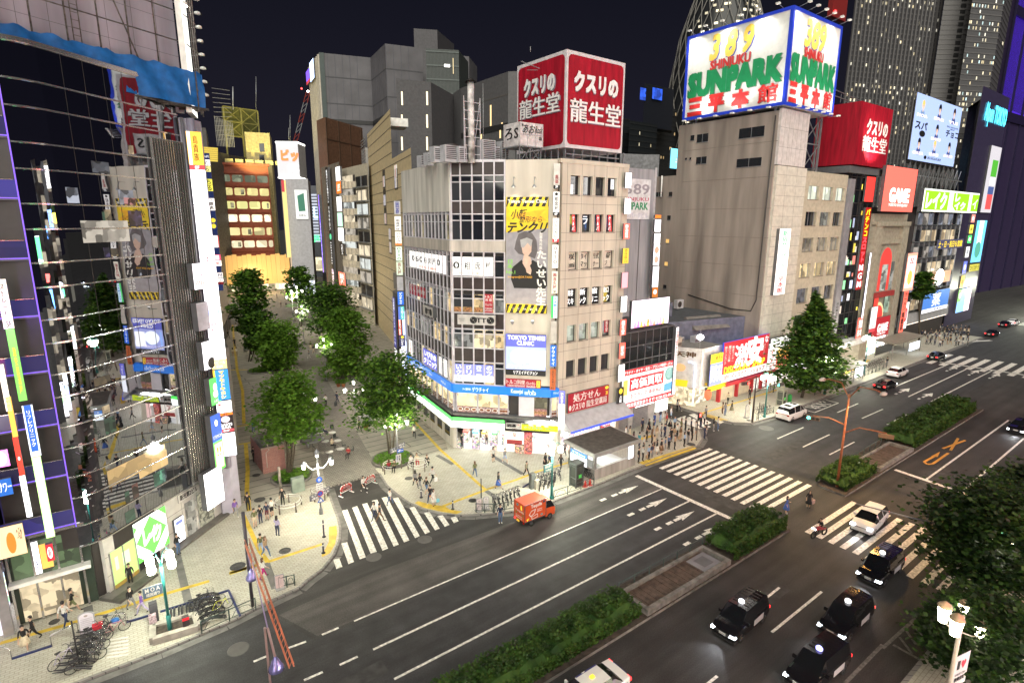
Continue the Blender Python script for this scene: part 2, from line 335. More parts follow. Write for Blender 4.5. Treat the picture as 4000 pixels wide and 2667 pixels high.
def arrow(tip,base,shafts,wd=.8):
 t,b=G(*tip),G(*base);d=(t-b);d.z=0;L_=d.length;d.normalize();n=Vc((-d.y,d.x,0));z=Vc((0,0,.012));b.z=t.z=0
 mb.add([t+z,b+d*L_*.22+n*wd/2+z,b+d*L_*.28+n*.16+z,b+n*.16+z,b-n*.16+z,b+d*L_*.28-n*.16+z,b+d*L_*.22-n*wd/2+z],[(6,5,4,3,2,1,0)],PAINT)
 for k in range(shafts):c=b-d*(1.+k*1.55);mb.quad([c-n*.16+z,c+d*.75-n*.16+z,c+d*.75+n*.16+z,c+n*.16+z],PAINT)
for t,b in(((483,985),(295,1060)),((760,1107),(565,1195)),((1028,1233),(830,1328)),((1300,1362),(1110,1465))):arrow(zD(*t),zD(*b),2)
for t,b in(((1130,290),(1055,320)),((1355,337),(1280,367)),((1580,380),(1507,412)),((1592,80),(1535,102)),((1800,112),(1745,140)),((2005,148),(1950,172))):arrow(zE(*t),zE(*b),2,1.3)
for p,q in(((1425,1150),(1655,1050)),((1650,1222),(1883,1113)),((1880,1290),(2100,1178))):mk(zJ(*p),zJ(*q),.17)
for p,q in(((425,525),(627,437)),((665,582),(868,492)),((907,643),(1100,545)),((975,278),(1510,55)),((1115,372),(1715,87)),((1338,418),(1930,118))):mk(zE(*p),zE(*q),.18)
for p,q in(((1420,35),(2240,160)),):mk(zE(*p),zE(*q),.6)
for p,q in(((100,497),(205,525)),((205,525),(435,432)),((435,432),(315,403))):mk(zE(*p),zE(*q),.16)
for k in range(3):c=G(*zE(185+k*55,470-k*17));T_=Matrix.Translation((c.x,c.y,.012))@Matrix.Rotation(-pi/2,4,'Z');mb.text('タクシ'[k],T_,-.9,-.9,.9,.9,PAINT)
for p,q,w_ in(((1290,1175),(2090,600),.2),((1640,1290),(2240,775),.2),((985,1080),(1735,1335),.5)):mk(zE(*p),zE(*q),w_)
mk(zH(1860,790),zH(1985,690),.17);mkw(31.9,14.94,38.6,14.97,.17);mkw(20,14.94,26,14.94,.17)
for k in range(7):mkw(190+k*2.2,24.5,190+k*2.2-1.5,36,.9)
for k in range(16):mkw(122+k*.2,36.5-k*1.9,134+k*.2,36.5-k*1.9,.9)
for k in range(9):mkw(128+k*2.0,56-k*2.0,142+k*2.0,50-k*2.0,.8)
def mkb(zf,P,w,m=ORA):
 for a,b in zip(P[:-1],P[1:]):mk(zf(*a),zf(*b),w,m,.012+.0004*len(mb.f)%.004)
mkb(zE,[(1505,918),(1350,1025),(1300,1027),(1268,1005)],.26);mkb(zE,[(1268,1005),(1370,948)],.26);pq(zE,[(1425,905),(1335,950),(1400,957)],ORA,.015)
mkb(zE,[(1450,875),(1670,795)],.26);mkb(zE,[(1525,893),(1600,775)],.26)
mkb(zE,[(1035,648),(1165,575),(1235,575),(1240,590),(1165,630)],.26);pq(zE,[(1097,657),(1150,622),(1170,640)],ORA,.015);mkb(zE,[(920,745),(1008,668)],.26);mkb(zE,[(900,745),(1055,685)],.26)
HP=pm((.16,.16,.15),.8,noise=.35,scale=4)
mkb(zI,[(760,1270),(1080,980)],.2,HP);mkb(zI,[(850,1240),(1225,1450)],.2,HP);mkb(zI,[(1225,1450),(1220,1150)],.2,HP)
for a in(((905,1175),(1010,1315)),((965,1125),(1045,1240)),((1020,1065),(1100,1170)),((1115,1330),(1170,1400)),((1160,1270),(1210,1350))):mkb(zI,a,.16,HP)
mkb(zI,[(440,1568),(760,1240)],.2,HP)
stc(mb,'road_markings')
mb=MB();ZT=.147
def strip(zf,P,w=.32,m=YEL,z=ZT):
 q=[G(*zf(*p),z)for p in P]
 for k,(a,b)in enumerate(zip(q[:-1],q[1:])):
  d=(b-a).normalized();n=Vc((-d.y,d.x,0))*w/2;e=d*w*.5*(k>0);zz=Vc((0,0,.002*(k%2)));mb.quad([a-n-e+zz,b-n+zz,b+n+zz,a+n-e+zz],m)
GREY=pm((.16,.155,.15),.8,noise=.2)
strip(zA,[(0,1222),(560,1065),(1130,885),(1300,832),(1815,683)],.34);strip(zA,[(1990,612),(2218,548)],.34)
strip(zC,[(250,1412),(560,1312)],.34);strip(zC,[(640,1290),(1210,1105)],.34);strip(zC,[(395,815),(565,1185),(645,1290)],.34)
strip(zC,[(418,85),(438,350),(430,560),(452,770)],.4);strip(zC,[(310,97),(560,58)],.4)
strip(zK,[(283,180),(330,640),(385,850),(400,1190)],.4);strip(zK,[(245,640),(435,637)],.4);strip(zK,[(275,1225),(460,1195)],.4)
def patch(zf,P,m=YEL,z=ZT+.004):mb.quad([G(*zf(*p),z)for p in P][::-1],m)
patch(zC,[(1268,932),(1345,920),(1352,1000),(1330,1110),(1280,1200),(1200,1240),(1190,1220),(1235,1150),(1265,1085)])
strip(zF,[(470,530),(720,800),(980,1030),(1110,1145)],.34);strip(zF,[(740,1290),(1120,1145),(1380,1060),(1560,990),(1850,905)],.34)
patch(zF,[(492,1262),(520,1245),(640,1275),(760,1290),(800,1320),(910,1335),(860,1358),(740,1340),(560,1300)])
patch(zD,[(480,760),(1010,600),(1050,625),(560,795)]);patch(zD,[(400,550),(620,490),(640,505),(420,570)]);patch(zD,[(1080,270),(1290,330),(1360,350),(1270,355),(1075,290)])
strip(zD,[(1090,285),(1500,160),(1900,30)],.34);strip(zJ,[(1300,765),(1480,700)],.34);strip(zJ,[(1960,610),(2230,460)],.5)
for zf,P in((zC,[(625,1300),(720,1560)]),(zF,[(690,845),(830,925)]),(zF,[(1110,1150),(1230,1235)]),(zF,[(1170,850),(1440,1010)]),(zA,[(1520,400),(1640,900)]),(zA,[(760,900),(770,960)])):strip(zf,P,.5,GREY,ZT-.003)
stc(mb,'tactile_paving')
def cover(zf,a,b,r,mat=MANH,z=.15):
 c=G(*zf(a,b),z);m=MB();m.lathe([(r,0),(r,.006),(r*.9,.008),(r*.88,.003),(r*.3,.003),(r*.28,.008),(r*.05,.008)],(c.x,c.y,z-.004),mat,20)
 return stc(m,'manhole_cover',(c.x,c.y,z))
for a in((zA,2060,555,.55,.15),(zA,2065,1272,.62,.012),(zB,940,562,.6,.012),(zB,1348,422,.6,.012),(zC,818,1175,.45,.15),(zB,1735,110,.33,.15),(zF,1000,1240,.4,.15),(zF,440,1047,.4,.15),(zD,995,585,.5,.15),(zD,1725,428,.9,.012),(zD,1560,352,.35,.15),(zC,525,405,.4,.145),(zC,560,655,.5,.145),(zF,548,668,.4,.145),(zC,410,465,.2,.145),(zA,470,1035,.3,.15)):cover(a[0],a[1],a[2],a[3],MANH if a[4]>.1 else pm((.09,.088,.085),.7),a[4])
EDGE=pm((.17,.16,.15),.85,noise=.3,scale=2,bump=.2);SOIL=pm((.055,.042,.034),.95,noise=.4,scale=3)
mb=MB()
for poly in([(-20,20.35),(44.6,20.35),(44.6,21.2),(42.9,23.2),(24,23.9),(-20,23.9)],[(54.7,20.3),(97,20.3),(94,24.3),(76,24.4),(57,23.4),(54.9,22.9)]):
 mb.prism(poly,-.1,.2,EDGE,SOIL)
stc(mb,'median')
# corner office block (wedge facing the crossing)
zM,zN=Zm(1500,150,2.24),Zm(1500,750,2.24)
FC=Face((30.9,52.15),(38.4,44.2));FM=Face((33.0,67.3),(30.9,52.15));FS=Face((38.4,44.2),(39.2,44.05));FY=Face((39.2,44.05),(48.95,44.0))
CREAM=pm((.63,.58,.505),.7,noise=.12,scale=.8,streak=True);CREAMT=pm((.57,.52,.44),.55,noise=.14,scale=.7,streak=True)
LILAC=pm((.62,.60,.66),.4,.2);BROWN=pm((.035,.024,.024),.35,noise=.2);PANEL=pm((.66,.64,.60),.5,noise=.2,streak=True,scale=1.2);JOINT=pm((.10,.09,.085),.8)
W1,W2,W3=em((1,.98,.95),2.0),em((1,.97,.93),1.2),em((1,.97,.9),5.5);WC=em((1,.97,.9),14)
RED=pm((.42,.012,.03),.45);REDE=em((.75,.02,.03),1.0);REDL=em((1,.12,.08),1.6);BLK=pm((.01,.01,.012),.6);WHT=pm((.8,.8,.78),.5);WHTE=em((1,1,1),1.1)
YELE=em((1,.72,.05),1.0);BLUE=em((.01,.16,.85),.75);NAVY=em((.015,.03,.30),.5);GRN=em((.03,.55,.06),1.2);GRNL=em((.25,.9,.1),1.3);ORNG=em((1,.22,.03),1.1);PINK=em((1,.35,.4),1.3)
DG,DGR=pm((.02,.16,.07),.5),pm((.35,.02,.03),.5)
block=thg('office_building','wedge-shaped cream office building at the corner with gridded windows and shop signs','building',(36,52,0))
mb=MB();ROOF=pm((.20,.19,.18),.9)
inn=lambda P,d:[(p[0]+(38-p[0])*d,p[1]+(54-p[1])*d)for p in P]
FOOT=[(30.9,52.15),(38.4,44.2),(39.2,44.05),(48.95,44.0),(48.95,61),(33.0,67.3)]
mb.prism(inn(FOOT,.05),4.5,31.2,DARK,ROOF)
mb.prism([(33.6,54),(41,47.6),(48.6,47.6),(48.6,60),(34.6,66)],0,4.5,DARK)
s19=FC.s_(1974,1000)
FC.box(mb,s19,FC.len+.2,8.0,31.5,-.6,0,CREAM)
FM.box(mb,-.2,FM.len,26.4,31.5,-.5,.12,PANEL)
FC.box(mb,0,s19,31.3,31.55,-.5,.1,LILAC);FY.box(mb,-.3,FY.len,31.2,31.6,-.4,.05,CREAMT)
mb.bd('wall',block)
def band(z0,z1,d0,d1,mat,name='band',faces=(FM,FC,FS),front=None):
 m=MB()
 for f in faces:f.box(m,-.02 if f is not FM else 0,f.len+.02,z0,z1,d0,d1,mat,front)
 return m.bd(name,block)
ZR=lambda v:FC.z(1870,v)
rows=[('p',684,630),('w',784,688),('p',835,786),('w',937,838),('g',983,940),('s',1081,1001),('p',1131,1083),('w',1221,1150),('p',1284,1224),('w',1358,1287),('p',1413,1361),('w',1500,1416)]
cutC=[FC.s_(u,700)for u in(1762,1798,1844,1888,1931,1972)];nM=14;cutM=[FM.len*k/nM for k in range(nM+1)]
rg=random.Random(3)
GL=[glass((.02,.022,.028),.05),glass((.035,.037,.045),.08),glass((.012,.014,.02),.04)]
LW=[lit((1,.82,.5),1.2,1.6),lit((.8,.8,.75),.35,1.4),lit((1,.72,.35),.9,1.8),lit((.5,.6,.65),.16,1.2)]
frame=MB()
for f,cuts in((FC,cutC),(FM,cutM)):
 for s in cuts:f.box(frame,s-.07,s+.07,7.9,31.3 if f is FC else 26.5,-.2,.14,LILAC)
 for kd,vb,vt in rows:
  z0,z1=ZR(vb),ZR(vt)
  f.box(frame,cuts[0],cuts[-1],z0-.09,z0+.02,-.2,.10,LILAC)
  if f is FM and z0>26:continue
  if kd=='g':continue
  if kd=='p':m_=MB();f.box(m_,cuts[0],cuts[-1],z0,z1,-.3,.02,BROWN if f is FC or z0>8 else PANEL);m_.bd('spandrel',block);continue
  for a,b in zip(cuts[:-1],cuts[1:]):
   m_=MB();g=rg.choice(GL*2+LW[1:2]if z0>20 else GL+LW if kd=='w' else GL)
   if f is FM and kd=='w' and z0>20:g=rg.choice([lit((.9,.75,.4),.30,1.6),GL[1],GL[2]])
   f.box(m_,a+.07,b-.07,z0,z1,-.25,0,DARK,g)
   zt=z1-(z1-z0)*(.24 if f is FC else .3)
   f.box(m_,a+.07,b-.07,zt-.04,zt+.05,0,.05,LILAC)
   if f is FC:f.box(m_,a+.16,b-.16,zt+.12,z1-.1,0,.04,LILAC,GL[2])
   m_.bd('window',block)
frame.bd('window_frame',block)
band(ZR(983),ZR(940),-.3,.22,pm((.50,.46,.42),.6,noise=.22,streak=True),faces=(FM,Face((30.9,52.15),FC.pt(s19,0)[:2])))
zb=FC.z(1870,1534),FC.z(1870,1503)
BLUEP=em((.012,.20,.80),.8)
mt=MB()
for f in(FM,FC,FS):f.box(mt,-.02 if f is not FM else 0,f.len+.02,zb[0],zb[1],-.3,.3,BLUEP)
for f,a,b,st,dz in((FC,.10,.185,'タイ国料理',.35),(FC,.20,.37,'ゲウチャイ',.2),(FC,.60,.72,'Keawjai',.15),(FC,.74,.85,'แก้วใจ',.2),(FS,.1,.9,'ゲウチャイ',.3),(FM,.55,.62,'ゲウチャイ',.3),(FM,.30,.40,'Keawjai',.2),(FM,.80,.9,'ゲウチャイ',.3)):
 mt.text(st,f.T(0,zb[0],.315),a*f.len,(zb[1]-zb[0])*dz,b*f.len,(zb[1]-zb[0])*(1-dz),em((.75,.85,1),1.0))
mt.bd('fascia',block)
zr0,zr1=FC.z(1870,1612),FC.z(1870,1538);REST=lit((1,.78,.42),1.7,1.1,.35)
for f,segs in((FC,[(.03,.245),(.255,.465),(.475,.565)]),(FM,[(k/9,(k+.9)/9)for k in range(9)]),(FS,[(.05,.95)])):
 for a,b in segs:
  m_=MB();f.box(m_,a*f.len,b*f.len,zr0+.7,zr1,-.3,-.1,STL,REST);f.box(m_,a*f.len,b*f.len,zr0,zr0+.7,-.3,-.06,STL,pm((.35,.22,.22),.5,noise=.5,scale=4))
  n_=3 if f is FC else 2
  for k in range(n_):
   s=(a+(b-a)*(k+.5)/n_)*f.len;c=f.pt(s,zr0+.35,-.05);T=f.T(s,zr0+.35,-.05);m_.add([T@Vc((.24*cos(q*pi/6),.15*sin(q*pi/6),0))for q in range(12)],[tuple(range(12))],pm((.30,.10,.04),.5,noise=.6,scale=9))
   m_.add([T@Vc((.33*cos(q*pi/6),.21*sin(q*pi/6),-.006))for q in range(12)],[tuple(range(12))],WHT)
  f.box(m_,a*f.len-.04,a*f.len+.05,zr0,zr1,-.3,.04,LILAC);f.box(m_,b*f.len-.05,b*f.len+.04,zr0,zr1,-.3,.04,LILAC)
  m_.bd('window',block)
m_=MB();a,b=FC.s_(2079,1560),FC.s_(2137,1560);FC.box(m_,a,b,zr0+.9,zr1,-.3,-.08,STL,lit((.8,.7,.4),.45,1.5));FC.box(m_,a,b,zr0,zr0+.85,-.3,-.06,STL,pm((.4,.2,.2),.5,noise=.5,scale=5))
for k in range(3):
 s=a+(b-a)*(k+.5)/3;T=FC.T(s,zr0+.42,-.05);m_.add([T@Vc((.3*cos(q*pi/6),.22*sin(q*pi/6),0))for q in range(12)],[tuple(range(12))],pm((.45,.25,.12),.5,noise=.5,scale=9))
m_.bd('window',block)
band(zr0-.32,zr0-.04,-.3,.35,pm((.12,.12,.12),.6),'ledge')
m_=MB();FC.box(m_,FC.s_(2046,1560)-.55,FC.s_(2046,1560)+1.15,zr0-.1,zr1-.05,-.3,.02,STL,pm((.62,.6,.66),.5,noise=.05));m_.bd('blank_panel',block)
zf0,zf1=FC.z(1870,1668),FC.z(1870,1629);sf=FC.s_(1973,1600)
m_=MB();h=zf1-zf0
for f,a,b in((FM,.5,FM.len+.3),(FC,-.3,sf)):
 f.box(m_,a,b,zf0,zf0+h*.62,-.3,.45,CASE,em((.93,1,.96),4.0));f.box(m_,a,b,zf0+h*.62,zf1,-.3,.45,CASE,em((.10,.8,.12),2.2))
m_.text('FamilyMart',FC.T(sf*.62,zf0,.46),0,h*.12,1.6,h*.5,em((.75,.92,.95),1.5))
m_.bd('fascia',block)
gz0,gz1=.14,zf0-.15
shop=MB();FLOORW=em((.9,.9,.88),.35)
FC.box(shop,.2,FC.len-.1,gz1-.1,gz1+.25,-3.6,-.02,WHT,DARK)
FC.box(shop,.15,FC.len,.05,.16,-3.6,0,FLOORW)
FC.box(shop,.2,FC.len,.15,gz1,-3.7,-3.5,DARK,lit((1,.95,.9),1.6,2.2,.3,'shop'))
FC.box(shop,sf-.1,sf+.1,.15,gz1,-3.5,0,WHT)
for k in range(4):s=.9+k*1.6;FC.box(shop,s,s+.9,gz1-.16,gz1-.11,-3.0,-.6,WC)
for k,c in enumerate(((.5,.1,.08),(.1,.35,.5),(.6,.5,.1),(.1,.4,.15),(.5,.3,.35))):
 s=.5+k*1.15;FC.box(shop,s,s+.7,.15,1.35,-2.6,-1.6,WHT,lit((1,.9,.8),.9,6,.2,'shop'));FC.box(shop,s,s+.7,1.36,1.55,-2.6,-1.6,pm(c,.5))
for a,b in((.25,1.0),(2.0,2.9),(4.1,4.9)):FC.box(shop,a,a+.06,.15,gz1,-.12,-.02,STL);FC.box(shop,b,b+.06,.15,gz1,-.12,-.02,STL);FC.box(shop,a,b,.15,1.3,-.08,-.05,STL,lit((1,.85,.8),.7,5,.3,'shop'))
shop.bd('shop_interior',block)
wl=MB()
FM.box(wl,0,FM.len,.1,zf0,-.3,.12,pm((.5,.47,.42),.7,noise=.2,streak=True))
for k in range(6):s=.8+k*2.4;FM.box(wl,s,s+1.5,1.2,zf0-.5,.11,.16,STL,GL[2])
wl.bd('base_wall',block)
st_=MB();a0,a1,a2=sf+.1,FC.s_(2043,1700),FC.s_(2137,1700)
FC.box(st_,a0,a1+.1,.9,3.6,-.5,-.05,DARK,em((1,.93,.82),1.2));put_texts(st_,FC,(a0,a1,.9,3.6),-.03,[('冨\n冨',.38,.2,.62,.62,pm((.3,.03,.03))),('#',.05,.75,.95,.95,pm((.35,.05,.05)))])
FC.box(st_,a1-.9,a1+.2,.15,1.1,-.3,.25,DARK,lit((1,.6,.4),.8,6,.3,'shop'));FC.box(st_,a1+.2,a1+1.0,.15,2.6,-.6,.3,pm((.4,.05,.05)),lit((1,.25,.2),.8,5,.3,'shop'))
FC.box(st_,a1+1.1,a2+.6,.15,3.9,-2.9,-2.7,WHT,em((1,.93,.86),1.0));FC.box(st_,a1+1.1,a2+.6,3.6,3.7,-2.6,-.2,WC)
st_.bd('entrance',block)
wing=MB()
colsu=((2229,2266),(2278,2315),(2327,2363),(2374,2409));cols=[(FY.s_(a,720),FY.s_(b,720))for a,b in colsu]
rowv=((762,686),(908,837),(1054,984),(1127+70,1127),(1333,1268),(1469,1404));rws=sorted((FY.z(2247,a),FY.z(2247,b))for a,b in rowv)
zprev=7.6
for z0,z1 in rws+[(31.3,31.3)]:
 FY.box(wing,0,FY.len,zprev,z0,-.5,0,CREAMT);zprev=z1
 if z0==z1:break
 sp_=0
 for a,b in cols+[(FY.len,FY.len)]:
  FY.box(wing,sp_,a,z0,z1,-.5,0,CREAMT);sp_=b
for z0,z1 in rws:
 for zz in(z0-.9,z0-.02):FY.box(wing,0,FY.len,zz-.015,zz+.015,-.1,.004,JOINT)
for k in range(6):s=(cols[0][0]-.45,cols[0][1]+.25,cols[1][1]+.25,cols[2][1]+.25,cols[3][1]+.3,cols[3][1]+.9)[k];FY.box(wing,s-.015,s+.015,7.6,31.5,-.1,.004,JOINT)
wing.bd('tiled_wall',block)
WT=[('ケ\n&\nパ','ラ','O\nK','A\n龍')]
win_txt={4:(('咲','emi'),('タイ','マッ'),('古式','サー'),('6F','ジ')),3:(('美容','スキ'),('新','ンク'),('宿','リニ'),('東口','ック'))}
rws=rws[::-1]
for i,(z0,z1)in enumerate(rws):
 for j,(a,b)in enumerate(cols):
  m_=MB()
  g=GL[0]if i in(0,1)else pm((.62,.58,.50),.3)if i==2 else GL[2]if i==3 else lit((.85,.95,.75),.45,1.3,.5)if(i,j)in((4,0),(4,1),(4,2))else GL[1]
  FY.box(m_,a,b,z0,z1,-.5,-.38,DARK,g)
  for s in(a,b-.06):FY.box(m_,s,s+.06,z0,z1,-.4,-.3,DARK)
  FY.box(m_,a,b,z0,z0+.06,-.4,-.3,DARK);FY.box(m_,a,b,z1-.06,z1,-.4,-.3,DARK)
  FY.box(m_,a-.02,b+.02,z0-.12,z0+.01,-.4,.05,pm((.35,.31,.27),.8,noise=.3))
  r=(a,b,z0,z1)
  if i==1:put_texts(m_,FY,r,-.34,[('P',[(.45,0),(.75,0),(.9,1),(.6,1)],em((.8,.05,.05),1.0)),('ケ\n&\nパ',.5,.1,.75,.9,WHTE)]if j in(0,2,3)else[('ラ',.3,.1,.8,.55,WHTE)])
  if i==2:t1,t2=win_txt[4][j];put_texts(m_,FY,r,-.34,[(t1,.15 if j!=3 else .4,.12,.85,.45,BLK),(t2,.15,.58,.85 if j!=3 else .5,.88,BLK)])
  if i==3:t1,t2=win_txt[3][j];put_texts(m_,FY,r,-.34,[(t1,.2,.08,.8,.42,WHTE),(t2,.12,.55,.88,.9,WHTE)])
  if i==4 and j==3:put_texts(m_,FY,r,-.34,[('#',.5,0,1,.8,RED),('龍\n生\n堂',.62,.08,.9,.75,WHT)])
  if i==0 and j in(0,3):put_texts(m_,FY,r,-.34,[('#',.6 if j else .25,.05 if j else .45,.95 if j else .5,.6 if j else .95,WHTE),('ヨ\nガ',.3 if not j else .65,.5 if not j else .1,.46 if not j else .9,.9 if not j else .55,NAVY)])
  m_.bd('window',block)
base=MB();FY.box(base,0,FY.len,4.4,7.6,-.5,0,CREAMT);base.bd('base_wall',block)
aw=MB();z_=FY.z(2195,1672)
aw.add([FY.pt(.4,z_+1.5,.05),FY.pt(10.4,z_+1.5,.05),FY.pt(10.4,z_+.2,1.9),FY.pt(.4,z_+.2,1.9)],[(3,2,1,0)],pm((.42,.42,.45),.6));FY.box(aw,.4,10.4,z_-.02,z_+.22,1.86,1.92,em((.05,.1,.8),.9));FY.box(aw,.4,10.4,z_-.05,z_+.0,.05,1.85,WHT)
aw.bd('awning',block)
dr=MB();zt=z_-.1
FY.box(dr,.4,9.6,.1,.16,-3.4,.0,em((.9,.55,.5),.3));FY.box(dr,.4,9.6,.15,zt,-3.5,-3.3,WHT,lit((1,.93,.92),1.7,2.4,.35,'shop'))
FY.box(dr,.4,9.6,zt,zt+.1,-3.4,0,WHT)
for k in range(5):FY.box(dr,.9+k*1.8,1.9+k*1.8,zt-.06,zt-.01,-3,-.4,WC)
for k in range(5):FY.box(dr,.8+k*1.7,2.0+k*1.7,.16,1.5,-1.7,-1.0,WHT,lit((1,.85,.8),1.2,6,.25,'shop'))
for s in(.35,9.7):FY.box(dr,s-.25,s+.25,.1,zt,-.5,0,CREAMT)
dr.bd('shop_interior',block)
s_=lambda zf,a,b,c,d:(*zf(a,b),*zf(c,d))
YB,GRYB=pm((.78,.58,.02),.45),pm((.33,.32,.36),.5);SKIN=pm((.66,.47,.38),.5);HAIR=pm((.12,.11,.12),.6);ORP=pm((.85,.45,.02),.5);HZ=[]
def hazard(y0,y1):
 o=[('#',0,y0,1,y1,BLK)]
 for k in range(-1,8):x=k*.15;o.append(('P',[(max(0,min(1,q)),y)for q,y in((x+.02,y1),(x+.085,y1),(x+.175,y0),(x+.11,y0))],YB,.5))
 return o
sign(FC,s_(zN,1072,45,1425,1062),'tall yellow and black clinic billboard with a portrait, lit by spotlights on the cream wall',YB,hazard(0,.08)+[('Tokyo Tensei Clinic',.04,.022,.96,.058,WHT,.03),('P',[(0,.30),(1,.26),(1,.92),(0,.92)],GRYB,-1),('P',[(.1,.16),(.4,.13),(.95,.10),(.8,.15),(1,.2),(.5,.2)],ORP,-1),('小顔',.12,.10,.48,.185,BLK,.02,.25),('整形なら',.32,.16,.86,.215,BLK,.01,.25),('テンクリ',.04,.21,.96,.30,BLK,.03,.3),('P',[(.24,.37),(.30,.31),(.45,.285),(.62,.30),(.73,.36),(.76,.45),(.70,.52),(.55,.5),(.3,.48),(.2,.44)],HAIR,1),('P',[(.36,.38),(.62,.38),(.61,.46),(.5,.515),(.40,.47)],SKIN,2),('P',[(.34,.36),(.5,.34),(.64,.36),(.6,.42),(.52,.385),(.42,.43),(.36,.42)],pm((.4,.4,.42),.6),3),('P',[(.43,.48),(.57,.48),(.62,.56),(.5,.62),(.4,.56)],SKIN,.5),('P',[(.15,.60),(.38,.53),(.5,.62),(.64,.53),(.98,.6),(1,.75),(.95,.78),(.2,.78),(.12,.7)],BLK,.2),('P',[(.46,.57),(.56,.56),(.62,.62),(.60,.66),(.5,.64)],SKIN,2),('#',.405,.425,.47,.432,BLK),('#',.52,.425,.585,.432,BLK),('#',.46,.475,.54,.482,pm((.4,.15,.14))),('た\nい\nせ\nい\n先\n生',.74,.45,.97,.925,WHT,.04),('美\n容\n外\n科\n医',.80,.29,.87,.44,WHT),('日\n本',.03,.53,.17,.61,em((.3,.8,.1),.25)),('No.1',.01,.625,.22,.655,em((.3,.8,.1),.25)),('#',0,.665,.68,.915,pm((.85,.74,.62),.5)),('Instagram@DR.TAISEI',.05,.672,.63,.695,ORP)]+hazard(.925,1)+[('#',.03,.945,.95,.985,WHT),('#',.045,.95,.80,.98,BLK),('テンクリ たいせい先生',.15,.953,.78,.977,WHT),('@',.85,.952,.91,.974,BLK)],dpt=.16)
sign(FC,(*zN(1070,1235),*zF(1640,150)),'glowing blue-white screen for a clinic below the tall yellow billboard',em((.45,.52,1),.9),[('#',0,0,1,.30,em((.14,.16,.7),.7)),('TOKYO TENSEI',.05,.03,.97,.13,WHTE,.03),('CLINIC',.28,.16,.7,.26,WHTE,.03),('@',.12,.34,.65,.72,em((.9,.95,1),2)),('#',.62,.38,.98,.8,em((1,1,1),1.8)),('#',.34,.5,.55,.7,em((.3,.6,1),1.6)),('#',.05,.36,.1,.75,em((.3,.5,1),1.6)),('テンクリOPEN!',.04,.74,.7,.82,em((.85,.8,1),1.6)),('#',0,.86,1,1,BLK),('リアエイドビジョン',.2,.885,.8,.975,WHTE)],dpt=.3,name='screen',cat='screen')
sign(FC,s_(zF,1290,170,1597,262),'red Turkish restaurant sign board under the clinic screen',RED,[('トルコ料理',.03,.1,.55,.62,WHT),('パムッカレ',.58,.25,.85,.62,WHT),('TURKISH RESTAURANT',.05,.68,.56,.9,WHT),('Pamukkale',.6,.66,.85,.92,WHT),('#',.88,.12,.98,.88,YELE),('5\nF',.9,.2,.96,.8,RED)],dpt=.12)
sign(FC,s_(zF,1432,562,1748,632),'lime-yellow mahjong parlour sign above the lit stair entrance',em((.62,.80,.02),.9),[('クリスタル',.07,.3,.58,.72,em((.05,.3,.5),.6)),('麻雀',.35,.8,.48,.95,BLK),('B1',.52,.82,.58,.94,BLK),('● ● ●',.2,.04,.75,.2,WHTE),('営業中',.66,.38,.9,.7,em((.1,.4,.2),.6))],d0=.2)
sign(FC,s_(zF,1293,552,1424,605),'grey go-parlour sign with an up arrow between two shop signs',pm((.42,.42,.41),.5),[('囲碁',.12,.2,.7,.8,BLK,.04),('↑',.78,.2,.92,.8,pm((.5,.1,.1)))],d0=.05)
sign(FC,s_(zN,597,566,957,735),'lit white lounge window sign with large black lettering, on the chamfered face',W2,[('◎',.03,.25,.18,.65,BLK),('相',.30,.25,.43,.68,BLK),('席',.56,.25,.69,.68,BLK),('屋',.81,.25,.93,.68,BLK),('女性のお客様',.06,.80,.66,.94,em((.9,.25,.15),.8)),('0円',.84,.78,.98,.95,em((.9,.25,.15),.8))]+[('#',x-.008,0,x+.008,1,LILAC)for x in(.25,.51,.76)],dpt=.08,d0=.01)
sa,sb=FM.len*.12,FM.len*.93;z5=(ZR(1078),ZR(1004))
sign(FM,None,'lit white lounge window sign running along the side-street face',W2,[(c,.08+k*.115,.25,.16+k*.115,.6,BLK)for k,c in enumerate('◎6◎相席屋◎')]+[('女性のお客様無料',.3,.78,.75,.92,em((.9,.25,.15),.8))]+[('#',k/9-.004,0,k/9+.004,1,LILAC)for k in range(1,9)],rc=(sa,sb,*z5),dpt=.08,d0=.01)
sign(FC,s_(zN,655,1062,985,1160),'grey boxed restaurant sign with round O letters, on the chamfered face',pm((.50,.48,.47),.5),[('TT',.5,.3,.76,.75,BLK,.04),('@',.33,.17,.52,.87,BLK),('@',.77,.17,.97,.87,BLK),('MARUGO\nOTTO',.03,.35,.2,.7,pm((.25,.25,.25)))]+[('@',.36+k*.045,.3+(k*7%5)*.09,.385+k*.045,.4+(k*7%5)*.09,WHT)for k in range(3)]+[('@',.82+k*.04,.3+(k*7%5)*.09,.84+k*.04,.38+(k*7%5)*.09,WHT)for k in range(3)],d0=.1,dpt=.5)
sign(FM,None,'smaller grey boxed restaurant sign on the side-street face',pm((.50,.48,.47),.5),[('TT',.42,.3,.7,.75,BLK,.04),('@',.25,.17,.44,.87,BLK),('@',.68,.17,.9,.87,BLK)],rc=(FM.len*.50,FM.len*.72,ZR(1268),ZR(1226)),d0=.1,dpt=.5)
sign(FC,s_(zN,880,893,953,1058),'red window poster for a Turkish restaurant on the chamfered face',RED,[('トルコ',.08,.06,.92,.2,WHT),('料 理',.12,.24,.88,.38,WHT),('パムッカレ',.06,.48,.94,.62,WHT),('TURKISH',.08,.72,.92,.8,WHT),('RESTAURANT',.06,.84,.94,.92,WHT)],dpt=.05)
